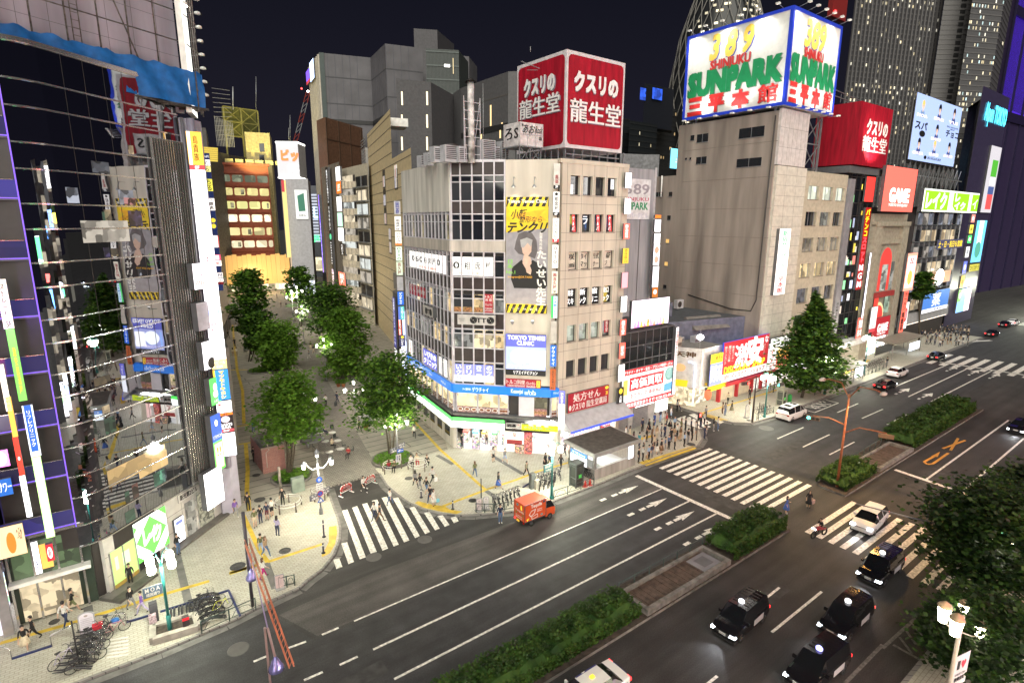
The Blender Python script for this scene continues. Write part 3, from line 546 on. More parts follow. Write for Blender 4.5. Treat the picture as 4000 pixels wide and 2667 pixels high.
sign(FM,None,'red and white window sign for the Turkish restaurant on the side-street face',RED,[('トルコ料理',.05,.3,.95,.7,WHT),('レストラン',.05,.05,.6,.22,WHT)],rc=(FM.len*.1,FM.len*.48,ZR(1205),ZR(1158)),dpt=.05)
sign(FC,s_(zN,605,1000,876,1052),'food photo strip under the chamfered face restaurant windows',pm((.35,.22,.08),.5,noise=.7,scale=3),[('@',.04+k*.33,.1,.28+k*.33,.95,pm((.45,.2,.08),.5,noise=.7,scale=6))for k in range(3)],dpt=.04)
CL=em((.22,.25,.75),.8)
sign(FC,s_(zF,840,42,1183,210),'blue and white clinic window sign with large white letters, on the chamfered face',CL,[('#',0,.64,1,1,em((.9,.93,1),1.3))]+[(c,.05+k*.26,.05,.18+k*.26,.3,WHTE)for k,c in enumerate('いびきの')]+[(c,.05+k*.26,.34,.18+k*.26,.6,WHTE)for k,c in enumerate('クリニック')][:4]+[('無痛',.05,.7,.18,.9,CL),('レーザー治療',.28,.72,.72,.9,CL),('新宿院3F',.8,.7,.96,.92,em((.9,.5,.1),.8))]+[('#',x-.008,0,x+.008,1,LILAC)for x in(.25,.51,.76)],dpt=.06,d0=.01)
z2=(ZR(1494),ZR(1424))
sign(FM,None,'blue snoring clinic sign with two rows of white letters on the side-street face',em((.08,.1,.6),.9),[('いびきの',.1,.08,.95,.45,WHTE,.04),('クリニック',.06,.52,.97,.9,WHTE,.04)],rc=(FM.len*.40,FM.len*.70,*z2),dpt=.12,d0=.03)
for a,b,c in((.04,.12,'lit red and white floor notice beside the blue snoring clinic sign'),(.74,.80,'narrow lit white clinic panel nearer the building corner'),(.83,.90,'narrow lit white clinic panel next to the building corner post')):sign(FM,None,c,W2,[('３\nＦ\n受\n付',.3,.1,.7,.9,em((.1,.1,.5),.7)if a>.1 else em((.9,.1,.1),.8))],rc=(FM.len*a,FM.len*b,*z2),dpt=.08)
sign(FY,s_(zF,1822,308,2172,382),'large red pharmacy prescription sign on the tiled wing',RED,[('処方せん',.12,.06,.78,.50,WHT,.045),('クスリの',.10,.58,.40,.92,WHT,.03),('龍生堂薬局',.44,.56,.95,.92,WHT,.04),('@',.9,.04,.99,.2,YELE),('@',.02,.62,.08,.9,WHT),('24',.92,.3,.97,.5,YELE)],dpt=.25)
sign(FY,s_(zF,2128,545,2206,612),'red tax-free shop sign beside the pharmacy entrance',REDE,[('龍生堂薬局',.06,.05,.94,.25,WHTE),('Tax-free',.06,.35,.94,.6,WHTE),('Shop',.35,.62,.94,.88,WHTE)],d0=-.3)
FV=FC.off(.35);U0,U1=FV.s_(2162,900),FV.s_(2183,900)
def column(fc,u0,u1,items,what,gp):
 a,b=fc.s_(u0,900),fc.s_(u1,900)
 for v0,v1,bg,tx,lab in items:sign(fc,None,lab,bg,tx,rc=(a,b,fc.z(u0,v1),fc.z(u0,v0)),dpt=.25,gp=gp)
tv=lambda t,c=BLK,y0=.06,y1=.94,x0=.22,x1=.78:[(V(t),x0,y0,x1,y1,c)]
W0=em((1,.97,.92),.8)
column(FV,2160,2184,[(640,738,pm((.7,.68,.65)),tv('喜楽',DGR,.45,.8)+[('#',.0,.86,1,1,BLK),('7F',.3,.88,.7,.98,WHTE)],'pale sign box marked 7F, topmost of the column at the building fold'),(750,842,W0,tv('相席屋',BLK,.2,.8)+[('@',.25,.03,.75,.16,BLK),('#',0,.86,1,1,BLK),('6F',.25,.88,.75,.98,WHTE)],'white lounge sign box marked 6F in the column at the building fold'),(852,946,W0,tv('パムッカレ',BLK,.1,.8)+[('#',0,.86,1,1,REDE),('5F',.25,.88,.75,.98,WHTE)],'white sign box with red 5F strip in the column at the building fold'),(956,1046,W0,tv('OTTO',BLK,.08,.8),'white sign box with round O letters in the column at the building fold'),(1058,1145,em((.9,.85,.7),.6),tv('㈱喜久屋',DGR,.08,.8)+[('3F',.3,.87,.7,.97,BLK)],'cream sign box marked 3F in the column at the building fold'),(1155,1240,em((.6,.85,.95),1.1),[('#',0,0,.35,1,em((.05,.7,.15),1.)),(V('FAMILY'),.45,.08,.85,.9,em((.05,.2,.7),.8))],'green white and blue store sign box in the column at the building fold'),(1252,1338,pm((.55,.53,.5)),[],'blank grey sign box low in the column at the building fold'),(1346,1428,BLUE,tv('ゲウチャイ',WHTE),'blue Thai restaurant sign box in the column at the building fold'),(1438,1520,pm((.55,.13,.03)),tv('CAFEdeCRIC',BLK,.05,.8,.3,.7)+[('B2',.25,.86,.75,.96,BLK)],'orange cafe sign box marked B2, lowest of the column at the building fold')],'','sign boxes stacked at the building fold')
sign(FV,(2186,1520,2206,1650),'lit white and blue clinic box sign at the end of the blue band',em((.9,.93,1),1.6),[('#',0,0,1,.4,em((.15,.15,.7),.9)),(V('いびき'),.3,.05,.7,.36,WHTE)],d0=.3)
FE=FY.off(.45)
for k,(v0,v1,bg,tx,lab)in enumerate(((675,736,W1,[],'blank lit white box, topmost on the tiled wing edge'),(775,836,W1,[],'blank lit white box below the topmost one on the tiled wing edge'),(874,932,REDL,tv('龍生堂薬局',WHTE),'red lit pharmacy box, upper of the tiled wing edge'),(970,1028,em((.9,.6,.05),.9),tv('タイマッサージ',BLK),'amber massage sign box on the tiled wing edge'),(1065,1122,PINK,[],'plain pink lit box on the tiled wing edge'),(1158,1216,W1,[],'blank lit white box in the middle of the tiled wing edge'),(1249,1306,REDL,tv('龍生堂',WHTE),'red lit pharmacy box in the lower half of the tiled wing edge'),(1340,1396,REDL,tv('龍生堂',WHTE,.2,.8),'red lit pharmacy box, lowest of the tiled wing edge'),(1425,1485,W1,[],'blank lit white box, lowest on the tiled wing edge'),(1515,1570,BLK,[('@',.2,.05,.8,.4,YELE),(V('占館'),.3,.5,.7,.95,WHTE)],'black sign box with a yellow disc near the wing corner'))):
 u0=2441-(v0-675)*.036;sign(FE,(u0-2,v0,u0+18,v1),lab,bg,tx,dpt=.2,gp='sign boxes down the tiled wing edge')
FQ=Face((32.15,67.6),(32.15+cos(.44),67.6-sin(.44)))
column(FQ,1543,1567,[(786,838,pm((.55,.55,.6)),tv('囲碁',NAVY),'pale go-parlour sign box, topmost of the side-street column'),(845,900,W0,tv('相席屋',BLK,.2,.8)+[('6F',.2,.84,.8,.97,BLK)],'white lounge sign box marked 6F in the side-street column'),(905,958,W0,tv('パムッカレ')+[('#',0,.86,1,1,ORNG)],'white sign box with orange strip in the side-street column'),(963,1018,em((.8,1,.8),.8),tv('OTTO'),'pale green sign box with round letters in the side-street column'),(1022,1074,em((.75,.9,.7),.6),tv('喜久屋',DGR),'pale sign box with red letters in the side-street column'),(1080,1134,pm((.5,.5,.55)),[],'blank grey sign box in the side-street column'),(1139,1190,BLUE,tv('ゲウチャイ',WHTE),'blue Thai restaurant sign box in the side-street column'),(1196,1248,em((.1,.6,.55),.8),[('#',0,0,.4,1,em((.1,.2,.7),.8)),(V('FAMILY'),.5,.1,.85,.9,WHTE)],'teal and blue store sign box in the side-street column'),(1308,1352,em((.05,.05,.15),.5),[('@',.3,.05,.8,.3,YELE),(V('いびき'),.3,.35,.7,.9,WHTE)],'dark clinic sign box with a yellow moon in the side-street column'),(1362,1410,W0,tv('ゲウチャイ',NAVY),'white Thai restaurant sign box, lowest of the side-street column')],'','sign boxes stacked at the side-street end')
for(a,b),up in(((1145,1300),-1),((1325,1300),-1)):
 c=FC.pt(FC.s_(*zM(a,b)),FC.z(*zM(a,b)),.9);t=thg('spot_lamp','wall spot lamp on a thin arm above the yellow billboard, %s one'%('left' if a<1200 else 'right'),'lamp',c,'spot lamps of the yellow billboard')
 m_=MB();m_.tube([FC.pt(FC.s_(*zM(a,b)),c.z+.9,0),FC.pt(FC.s_(*zM(a,b)),c.z+.9,.8),c],.035,STL,6);m_.bd('arm',t);m_=MB();m_.lathe([(.08,.2),(.22,-.05),(.2,-.08)],c,STL,10);m_.lathe([(.17,-.07),(.05,-.09)],c,W3,10);m_.bd('lamp_head',t)
 aim(light('SPOT',c+Vc((0,0,-.12))+FC.n*.2,110,(1,.85,.55),.1,spot=1.9),FC.pt(FC.s_(*zM(a,b)),c.z-5,0))
for a in(1135,1310):
 c=FC.pt(FC.s_(*zN(a,1120)),FC.z(*zN(a,1120)),1.0);t=thg('spot_lamp','upward wall spot lamp under the yellow billboard, %s one'%('left' if a<1200 else 'right'),'lamp',c,'spot lamps of the yellow billboard')
 m_=MB();m_.tube([FC.pt(FC.s_(*zN(a,1120)),c.z-.3,0),FC.pt(FC.s_(*zN(a,1120)),c.z-.3,.9),c],.035,STL,6);m_.bd('arm',t);m_=MB();m_.lathe([(.08,-.2),(.2,.05),(.18,.08)],c,STL,10);m_.lathe([(.15,.09),(.05,.1)],c,W3,10);m_.bd('lamp_head',t)
 aim(light('SPOT',c+Vc((0,0,.15)),170,(1,.78,.45),.1,spot=1.7),FC.pt(FC.s_(*zN(a,1120)),c.z+5,0))
RX,RY=41.17,46.0
FR,FL=Face((RX,RY),(49.8,RY)),Face((RX,54.25),(RX,RY))
REDB=pm((.36,.006,.022),.5,noise=.22,scale=2.5,streak=True);BW_=pm((.62,.58,.62),.5,noise=.12)
bb=thg('billboard','large red rooftop billboard cube with white lettering on the corner building','billboard',(RX+4,RY+4,32.9))
m_=MB();m_.box(RX,49.8,RY,54.25,33.0,42.4,BW_);m_.bd('frame',bb)
def rr(f,x0,x1,z0,z1,r,d,mat,mb):
 P=[]
 for cx_,cz_,a0 in((x1-r,z1-r,0),(x0+r,z1-r,pi/2),(x0+r,z0+r,pi),(x1-r,z0+r,1.5*pi)):
  for k in range(5):a=a0+k*pi/8;P.append(f.pt(cx_+r*cos(a),cz_+r*sin(a),d))
 mb.add(P,[tuple(range(len(P)))],mat)
for f,k in((FR,'front'),(FL,'side')):
 m_=MB();rr(f,.25,f.len-.25,33.35,42.05,.5,.02,REDB,m_);m_.bd('panel',bb)
 m_=MB();L_=f.len
 for d,mt_ in((.06,pm((.32,.28,.36),.6)),(.16,pm((.80,.78,.80),.5,noise=.08))):
  sh=.07 if d<.1 else 0
  if k=='front':m_.text('クスリの',f.T(0,33,d),L_*.12+sh,5.7-sh,L_*.86+sh,7.5-sh,mt_,.06);m_.text('龍生堂',f.T(0,33,d),L_*.06+sh,2.6-sh,L_*.93+sh,4.9-sh,mt_,.06)
  else:m_.text('クスリの',f.T(0,33,d),L_*.18+sh,5.9-sh,L_*.80+sh,7.6-sh,mt_,.06);m_.text('龍生堂',f.T(0,33,d),L_*.08+sh,3.6-sh,L_*.90+sh,5.6-sh,mt_,.06)
 m_.bd('lettering',bb)
m_=MB()
for z in(31.9,32.4):m_.bar((RX+.3,RY+.2,z),(49.6,RY+.2,z),.12,.12,STL)
for k in range(8):m_.bar((RX+.4+k*1.3,RY+.5,31.2),(RX+.4+k*1.3,RY+.5,33.1),.14,.14,STL);m_.bar((RX+.4,RY+.4+k*1.1,31.2),(RX+.4,RY+.4+k*1.1,33.1),.14,.14,STL)
m_.bd('stand',bb)
tp=aY(*zM(1245,940),47.2);tk=thg('water_tank','white rooftop water tank covered in black graffiti on a steel stand','tank',(tp.x,47.2,31.2))
m_=MB();x0,x1=aY(*zM(1190,800),47.2).x,aY(*zM(1390,800),47.2).x;z0,z1=aY(*zM(1190,935),47.2).z,aY(*zM(1190,728),47.2).z;TW=pm((.62,.58,.60),.6,noise=.25)
m_.box(x0,x1,47.2,50.0,z0,z1,TW)
for k in range(4):x=x0+(x1-x0)*k/3;m_.box(x-.03,x+.03,47.16,47.2,z0,z1,pm((.45,.42,.44),.6))
m_.box(x0,x1,47.15,47.2,(z0+z1)/2-.03,(z0+z1)/2+.03,pm((.45,.42,.44),.6));m_.bd('tank',tk)
ft=Face((x0,47.15),(x1,47.15));m_=MB();put_texts(m_,ft,(0,x1-x0,z0,z1),.02,[('あお',.12,.08,.62,.46,BLK,-.01,.3),('Rosk',.66,.12,.97,.42,BLK,-.01,.3),('ink',.82,.5,.95,.72,BLK),('*',.06,.06,.13,.2,BLK)]);fl_=Face((x0,50),(x0,47.2));put_texts(m_,fl_,(0,2.8,z0,z1),.02,[('ろS',.1,.2,.9,.7,BLK)]);m_.bd('graffiti',tk)
m_=MB()
for x in(x0+.1,(x0+x1)/2,x1-.1):
 for y in(47.4,49.8):m_.bar((x,y,31.2),(x,y,z0),.1,.1,STL)
for x in(x0+.1,(x0+x1)/2):m_.bar((x,47.4,31.3),(x+(x1-x0)/2,47.4,z0),.07,.07,STL);m_.bar((x,47.4,z0),(x+(x1-x0)/2,47.4,31.3),.07,.07,STL)
m_.box(x0-.1,x1+.1,47.1,50.1,z0-.12,z0,STL);m_.bd('stand',tk)
cp=aY(*zM(765,1040),50.);zt=aY(*zM(765,375),50.).z;ch=thg('chimney','rusty white rooftop flue pipe inside a ladder frame','chimney',(cp.x,50,31.2))
m_=MB();m_.tube([(cp.x,50,31.2),(cp.x,50,zt)],.33,pm((.58,.55,.56),.6,noise=.5,scale=1.2),12);m_.lathe([(.45,0),(.6,-.12),(.2,.2)],(cp.x,50,zt),DARK,12);m_.bd('flue',ch)
m_=MB()
for dx in(-.95,.95):m_.bar((cp.x+dx,49.8,31.2),(cp.x+dx,49.8,zt-1.5),.06,.06,LILAC);m_.bar((cp.x+dx*.4,50.4,31.2),(cp.x+dx,49.8,zt-1.5),.05,.05,LILAC)
for k in range(7):z=32+k*(zt-34)/6;m_.bar((cp.x-.95,49.8,z),(cp.x+.95,49.8,z),.05,.05,LILAC)
m_.bd('ladder_frame',ch)
AC=pm((.42,.42,.46),.5,noise=.15);k=0
for a,b,w_,h_,y in((500,1010,1.6,1.2,51.5),(610,1000,2.0,1.3,50.5),(410,1060,.7,1.0,55),(350,1080,.7,.9,57),(920,965,1.6,2.0,49.5),(995,975,.6,1.5,50.),(1060,930,.9,2.2,50.5),(690,1010,.9,1.2,50.)):
 c=aY(*zM(a,b),y);t=thg('air_conditioner','grey rooftop cooling unit %s'%('left of the flue pipe, widest','just left of the flue pipe','narrow, above the white parapet panel','smallest, at the far end of the white parapet panel','with dark louvres right of the flue pipe','slim and tall, left of the water tank','tall and dark beside the water tank','standing against the flue pipe')[k],'air conditioner',(c.x,y,31.2),'rooftop cooling units');k+=1
 m_=MB();m_.box(c.x-w_/2,c.x+w_/2,y,y+1,31.2,31.5+h_,AC);m_.bd('casing',t)
 m_=MB()
 for q in range(int(h_/.18)):m_.box(c.x-w_*.42,c.x+w_*.42,y-.03,y,31.5+q*.18,31.58+q*.18,DARK)
 m_.bd('louvre',t);m_=MB();m_.lathe([(w_*.35,0),(w_*.35,.12),(w_*.2,.14)],(c.x,y+.5,31.5+h_),DARK,10);m_.bd('fan',t)
for a,b,h_ in((870,1040,9),(1275,700,0)):
 c=aY(*zM(a,b),51.5 if h_ else 49);top=aY(*zM(a,395 if h_ else 70),51.5 if h_ else 49)
 t=thg('antenna','thin rooftop rod aerial beside the flue' if h_ else 'rooftop aerial with cross arms above the red billboard','antenna',c if h_ else(c.x,49,42.4));m_=MB();m_.tube([(c.x,c.y,31.2 if h_ else 42.4),(c.x,c.y,top.z)],.04,STL,5)
 if not h_:m_.bar((c.x-1.2,c.y,top.z-1.6),(c.x+1,c.y-.3,top.z-2.),.05,.05,STL);m_.bar((c.x-.4,c.y,top.z-2.3),(c.x+1,c.y,top.z-2.1),.05,.05,STL)
 m_.bd('mast',t)
 # mirror-glass building on the left corner
zQ,zR,zS=Zm(0,0,2.24),Zm(0,660,2.24),Zm(0,1300,2.24)
FLm=Face((-.95,44.2),(6.6,51.0));FB=Face((-6.4,43.25),(-2.75,43.25))
MIRR=glass((.36,.37,.41),.012,1.,.03);MIRC=glass((.42,.43,.47),.01,1.,.06);BRIGHT=pm((.75,.74,.74),.18,.9,0);FIN=pm((.55,.54,.52),.25,.8,0)
VIO=em((.24,.12,1),1.1);VIOL=em((.22,.10,.9),.5)
mir=thg('glass_building','curved mirror-glass building with violet-lit balconies at the left corner','building',(2,47,0))
arc=[FLm.pt(FLm.len*k/3,0)for k in(3,2,1,0)]
for k in range(1,11):a=radians(42)*(1-k/10);p=arc[-1];arc.append(p-Vc((cos(a+.04),sin(a+.04),0))*.2)
arc=[Vc(p)for p in arc][::-1]
AX=arc[0]
FB=Face((AX.x-3.6,AX.y),(AX.x,AX.y))
zl=[4.5]
while zl[-1]<32.5:zl+=[zl[-1]+1.45,zl[-1]+3.4]
mb=MB();nb=MB()
for i in range(len(arc)-1):
 a,b=arc[i],arc[i+1];mt=MIRR if i>=10 else MIRC
 for z0,z1 in zip(zl[:-1],zl[1:]):
  mb.add([(a.x,a.y,z0),(b.x,b.y,z0),(b.x,b.y,z1),(a.x,a.y,z1)],[(0,1,2,3)],mt,True)
me=mb.bd('mirror_glazing',mir)
for z in zl:
 for i in range(len(arc)-1):d=(arc[i+1]-arc[i]).normalized();n=Vc((d.y,-d.x,0));e=d*.02;nb.hexa([arc[i]+n*.06-e+Vc((0,0,z-.045)),arc[i+1]+n*.06+e+Vc((0,0,z-.045)),arc[i+1]-n*.1+Vc((0,0,z-.045)),arc[i]-n*.1+Vc((0,0,z-.045)),arc[i]+n*.06-e+Vc((0,0,z+.045)),arc[i+1]+n*.06+e+Vc((0,0,z+.045)),arc[i+1]-n*.1+Vc((0,0,z+.045)),arc[i]-n*.1+Vc((0,0,z+.045))],BRIGHT)
nb.bd('band',mir)
mb=MB()
for k in range(1,7):s=FLm.len*k/7.2;FLm.box(mb,s-.012,s+.012,zl[0],zl[-1],-.05,.012,DARK)
mb.bd('glazing_joint',mir)
sF=FLm.s_(622,900);mb=MB()
FLm.box(mb,sF,FLm.len+.1,4.6,31.2,-.2,.08,BLACKM)
for k in range(13):s=sF+.05+(FLm.len-sF)*k/12.5;FLm.box(mb,s-.022,s+.022,4.6,31.2,.06,.3,FIN)
mb.bd('fin_screen',mir)
mb=MB();mb.prism([arc[-1][:2],arc[13 if len(arc)>13 else-1][:2],arc[0][:2],(AX.x-3.4,AX.y+.8),(AX.x-3.4,62),(5,66),(9,58)],4.5,33.0,DARK,ROOF);mb.prism([(arc[-1].x-.3,arc[-1].y+.3),(-.9,44.6),(AX.x,AX.y+.6),(AX.x-3.6,AX.y+.6),(AX.x-3.4,60),(5,62)],0,4.5,DARK)
mb.bd('core',mir)
mb=MB();e=FLm.len
for i in range(len(arc)-1):d=(arc[i+1]-arc[i]).normalized();n=Vc((d.y,-d.x,0));mb.hexa([arc[i]+n*.1+Vc((0,0,zl[-1])),arc[i+1]+n*.1+Vc((0,0,zl[-1])),arc[i+1]-n*.6+Vc((0,0,zl[-1])),arc[i]-n*.6+Vc((0,0,zl[-1])),arc[i]+n*.1+Vc((0,0,zl[-1]+.25)),arc[i+1]+n*.1+Vc((0,0,zl[-1]+.25)),arc[i+1]-n*.6+Vc((0,0,zl[-1]+.25)),arc[i]-n*.6+Vc((0,0,zl[-1]+.25))],BRIGHT)
mb.bd('parapet',mir)
for px,m_ in(((312,862,508,942),lit((1,.9,.75),.55,1.2,.25)),((418,1855,650,1790),lit((1,.66,.28),.75,.8,.45)),((545,1870,655,1800),lit((1,.66,.28),.9,.8,.5))):
 r=FLm.rc(*px);mb=MB();FLm.box(mb,r[0],r[1],r[2],max(r[3],r[2]+1.2),-.1,.02,DARK,m_);mb.bd('window',mir)
mb=MB();L=FB.len
FB.box(mb,-.1,L+.5,.2,6.1,-1.2,-.3,pm((.03,.045,.035),.3));FB.box(mb,.2,L,3.3,5.6,-.35,-.2,STL,lit((.35,.55,.25),.35,1.2));FB.box(mb,.3,L-.3,.3,2.9,-.35,-.2,STL,lit((1,.8,.5),.9,1.5));FB.box(mb,L*.35,L*.6,3.6,5.3,-.25,-.15,STL,em((1,.55,.12),.9))
for k in range(4):FB.box(mb,L*k/3-.06,L*k/3+.06,.2,6.1,-.3,-.1,BRIGHT)
FB.box(mb,-.1,L+.4,3.0,3.25,-.4,.3,WHITE);FB.box(mb,-.1,L+.4,6.0,6.2,-.4,.1,BRIGHT);mb.bd('lower_bay',mir)
rg=random.Random(9)
for k in range(22):  # glowing panes added at random where the mirror glass reflected black
 s=rg.uniform(.3,sF-1.2);z=zl[rg.randrange(len(zl)-2)];mb=MB();FLm.box(mb,s,s+rg.uniform(.3,1.3),z+.1,z+rg.uniform(.5,1.25),-.1,.015,DARK,lit(rg.choice([(1,.75,.45),(.8,.85,1),(.5,.4,1),(1,.35,.3),(.3,.8,.5)]),rg.choice((.12,.3,.55)),2,.1));mb.bd('window',mir)
zb=4.45;FLw=FLm.off(-.32)
mb=MB();WT_=pm((.66,.65,.62),.35,noise=.08)
FLw.box(mb,-.6,FLw.len+.6,0,zb,-.3,0,WT_)
for s in(1.2,2.9,4.6,6.3,8.0):FLw.box(mb,s-.012,s+.012,0.4,zb,-.1,.004,JOINT)
for z in(1.5,2.9):FLw.box(mb,-.6,FLw.len+.6,z-.012,z+.012,-.1,.004,JOINT)
mb.bd('tiled_wall',mir)
mb=MB();FLw.box(mb,-1.2,FLw.len+.4,0,.32,-.2,.75,pm((.16,.15,.14),.6,noise=.2));FLw.box(mb,-1.3,1.9,.0,.30,-.2,1.5,pm((.10,.095,.085),.6,noise=.3));mb.bd('plinth',mir)
r=FLw.rc(*zA(1140,215),*zA(1500,480));r=(r[0],r[0]+2.9,.95,4.1)
LK=em((.18,.85,.12),1.15)
sign(FLw,None,'large lit green and white diamond poster on the white tiled wall',em((.93,1,.95),2.0),[('P',[(.5,.02),(.98,.5),(.5,.98),(.02,.5)],LK,-.5),('レ',.24,.30,.46,.66,WHTE,.06),('イ',.44,.32,.62,.70,WHTE,.06),('ク',.58,.34,.80,.72,WHTE,.06),('P',[(.78,0),(1,0),(1,.22)],LK),('P',[(0,.8),(.2,1),(0,1)],LK),('P',[(0,.05),(.1,.15),(0,.25)],LK),('P',[(1,.78),(1,1),(.8,1)],LK)],rc=r,dpt=.08,name='poster',cat='poster')
sign(FLw,None,'slim lit white notice panel beside the green poster',em((.9,.93,1),2.2),[('#',.1,.1,.9,.25,em((.2,.25,.6),.8)),('#',.15,.4,.85,.43,BLK)],rc=(5.2,6.1,.5,2.5),dpt=.2)
sign(FLw,None,'white building name board with dark lettering over the entrance',WHT,[('新光第2ビル',.08,.15,.92,.85,BLK,.03)],rc=(6.0,8.2,3.55,4.2),dpt=.05)
mb=MB();FLw.box(mb,-.35,1.75,.32,3.1,-.2,.06,WHT,em((.55,.85,.25),.95))
for a,b in((.35,.62),(.95,1.55)):FLw.box(mb,a-.35,b-.35,1.6,2.6,.05,.075,YELE,em((.75,.95,.6),.9))
for s in(-.35,.68,1.72):FLw.box(mb,s,s+.06,.32,3.1,.0,.12,STL)
FLw.box(mb,-.35,1.75,.3,.6,.05,.09,pm((.5,.35,.08),.5));mb.bd('glass_door',mir)
mb=MB();FLw.box(mb,6.6,7.6,.32,3.2,-.2,.05,STL,lit((.9,.85,.7),.5,2));FLw.box(mb,7.9,9.6,.32,3.3,-.2,.05,STL,lit((.9,.85,.6),.45,5));mb.bd('shutter_door',mir)
zf=[6.3+3.4*k for k in range(9)]
for i,z in enumerate(zf[:-1]):
 mb=MB();z1=z+3.4;L=FB.len
 FB.box(mb,0,L,z,z1,-2.0,-1.8,DARK,lit((.16,.12,.45),(.16,.4,.22)[i%3],.8,.15));FB.box(mb,0,L,z-.18,z,-1.8,.05,pm((.12,.12,.16),.4))
 FB.box(mb,.2,L-.1,z+.95,z+1.0,-.02,.03,BRIGHT);FB.box(mb,0,L,z-.02,z+.95,-.03,-.01,DARK,lit((.10,.08,.55),(.5,.22,.36)[i%3],.5,.35))
 FB.box(mb,L*.55,L*.8,z,z+2.2,-1.78,-1.7,WHT,lit((.7,.75,1),.35 if i%2 else .12,1));mb.bd('balcony',mir)
 mb=MB();FB.box(mb,0,L,z-.08,z-.03,.05,.09,VIO);mb.bd('violet_strip',mir)
 if i in(0,3,5):mb=MB();FB.box(mb,.4,L-.1,z+2.55,z+3.1,-1.2,-1.1,ORNG,em((.9,.42,.05),.7));mb.bd('light_panel',mir)
 mb=MB();FB.box(mb,.25,.85,z,z+.7,-1.3,-.9,WHT);mb.bd('air_conditioner',mir)
mb=MB();FB.box(mb,FB.len-.03,FB.len+.03,6,33,.0,.1,VIO);mb.bd('violet_strip',mir)  # added strip standing in for a violet reflection on the curved edge
light('AREA',FB.pt(1.8,20,3.0),60,(.35,.18,1),.25,(pi/2,0,0))
sign(FB,(-40,530,78,590),'red neon sign on a violet balcony',em((.05,.01,.06),.5),[('T',.1,.2,.4,.8,em((1,.05,.08),2.5),.03),('木',.55,.2,.9,.85,em((1,.05,.08),2.5),.03)],d0=-1.6)
sign(FB,(180,1445,235,1492),'pink lit screen inside a dark balcony',em((1,.3,.75),1.5),[('#',.2,.3,.8,.6,em((1,.7,.9),2))],d0=-1.6,dpt=.05,name='screen',cat='screen')
ang=radians(29);FT=Face((7.7-15*cos(ang),50.9-15*sin(ang)),(7.7,50.9));FT2=Face((7.7,50.9),(7.7+2.6*cos(1.3),50.9+2.6*sin(1.3)))
hd=thg('billboard','blank grey rooftop hoarding behind scaffolding above a blue sheet','billboard',(2,48,33.2))
mb=MB();HW=pm((.40,.36,.44),.7,noise=.2,scale=.6,streak=True)
fw=FT.off(-.9);fw.box(mb,-4,fw.len,33.4,63,-.4,0,HW)
for k in range(12):fw.box(mb,-4+k*1.75,-3.98+k*1.75,34,63,-.1,.006,JOINT)
for k in range(12):fw.box(mb,-4,fw.len,35+k*2.4,35.02+k*2.4,-.1,.006,JOINT)
mb.bd('panel',hd);mb=MB();FT2.box(mb,-.2,FT2.len,33.4,63,-.4,0,WHT,em((1,1,.92),1.6));mb.bd('side_panel',hd)  # floodlight's white put into the side panel as its own glow
POLE=pm((.16,.14,.13),.5,.4,noise=.4,scale=4)
mb=MB();fs=FT.off(-.35)
for s in[-2.6+1.95*k for k in range(10)]:mb.tube([fs.pt(s,33.5),fs.pt(s,63)],.055,POLE,5)
for z in[36.3+2.05*k for k in range(14)]:
 mb.tube([fs.pt(-4,z,.06),fs.pt(fs.len+.2,z,.06)],.045 if k%2 else .03,POLE,5);mb.tube([fs.pt(fs.len+.2,z,.06),FT2.pt(FT2.len+.2,z,.5)],.045,POLE,5);mb.bar(fs.pt(fs.len,z,.1),fw.pt(fw.len,z),.05,.05,POLE)
for a,b in((2.0,6.5),(12.0,8.2),(-2.5,1.5)):mb.tube([fs.pt(a,35,.1),fs.pt(b,45,.1)],.05,POLE,5);mb.tube([fs.pt(b,45,.1),fs.pt(a,55,.1)],.05,POLE,5)
for s in(0,1.2,2.4):mb.tube([FT2.pt(s,33.5,.45),FT2.pt(s,63,.45)],.05,POLE,5)
for k in range(9):mb.tube([FT2.pt(.1,35+k*2.9,.5),FT2.pt(2.4,37+k*2.9,.5)],.03,POLE,4)
for s in(7.4,7.85):mb.tube([fs.pt(s,35,.15),fs.pt(s,63,.15)],.03,POLE,4)
for k in range(60):mb.bar(fs.pt(7.4,35+k*.45,.15),fs.pt(7.85,35+k*.45,.15),.03,.03,POLE)
mb.bd('scaffold',hd)
mb=MB();zt0,zt1=FT.z(781,429)+.15,FT.z(781,429)+2.75;TARP=pm((.012,.13,.42),.55,noise=.2,scale=2,bump=.4);rg=random.Random(5);n=70;P=[]
for i in range(n+1):
 s=-4+(FT.len+5.0)*i/n;sag=.14*abs(sin(i*.55))+.1*rg.random()
 for j in range(6):t=j/5;P.append(fs.pt(s,zt0+(zt1-zt0-sag)*t,.55+.12*sin(i*.8+j*.9)+.06*rg.random()-.1*t))
mb.add(P,[(i*6+j,i*6+6+j,i*6+7+j,i*6+1+j)for i in range(n)for j in range(5)],TARP,True)
q=[fs.pt(FT.len+1.0,zt0+(zt1-zt0-.2)*j/5,.5)for j in range(6)];q2=[fs.pt(FT.len+1.3,zt0+.1+(zt1-zt0-.5)*j/5,-2.6)for j in range(6)];mb.add(q+q2,[(j,6+j,7+j,j+1)for j in range(5)],TARP,True)
mb.bd('blue_sheet',hd)
mb=MB()
for d in(.5,.1,-.3,-.7):mb.tube([fs.pt(-4,zt0-.1,d),fs.pt(FT.len+1.3,zt0-.1,d)],.06,POLE,5)
for k in range(10):mb.bar(fs.pt(-3+k*2,zt0-.2,.6),fs.pt(-3.9+k*2,zt0-.25,-2),.1,.12,POLE)
fs.box(mb,-4,FT.len+1.3,zt0-.06,zt0,-1.2,.5,pm((.13,.12,.11),.8,noise=.4));mb.bd('platform',hd)
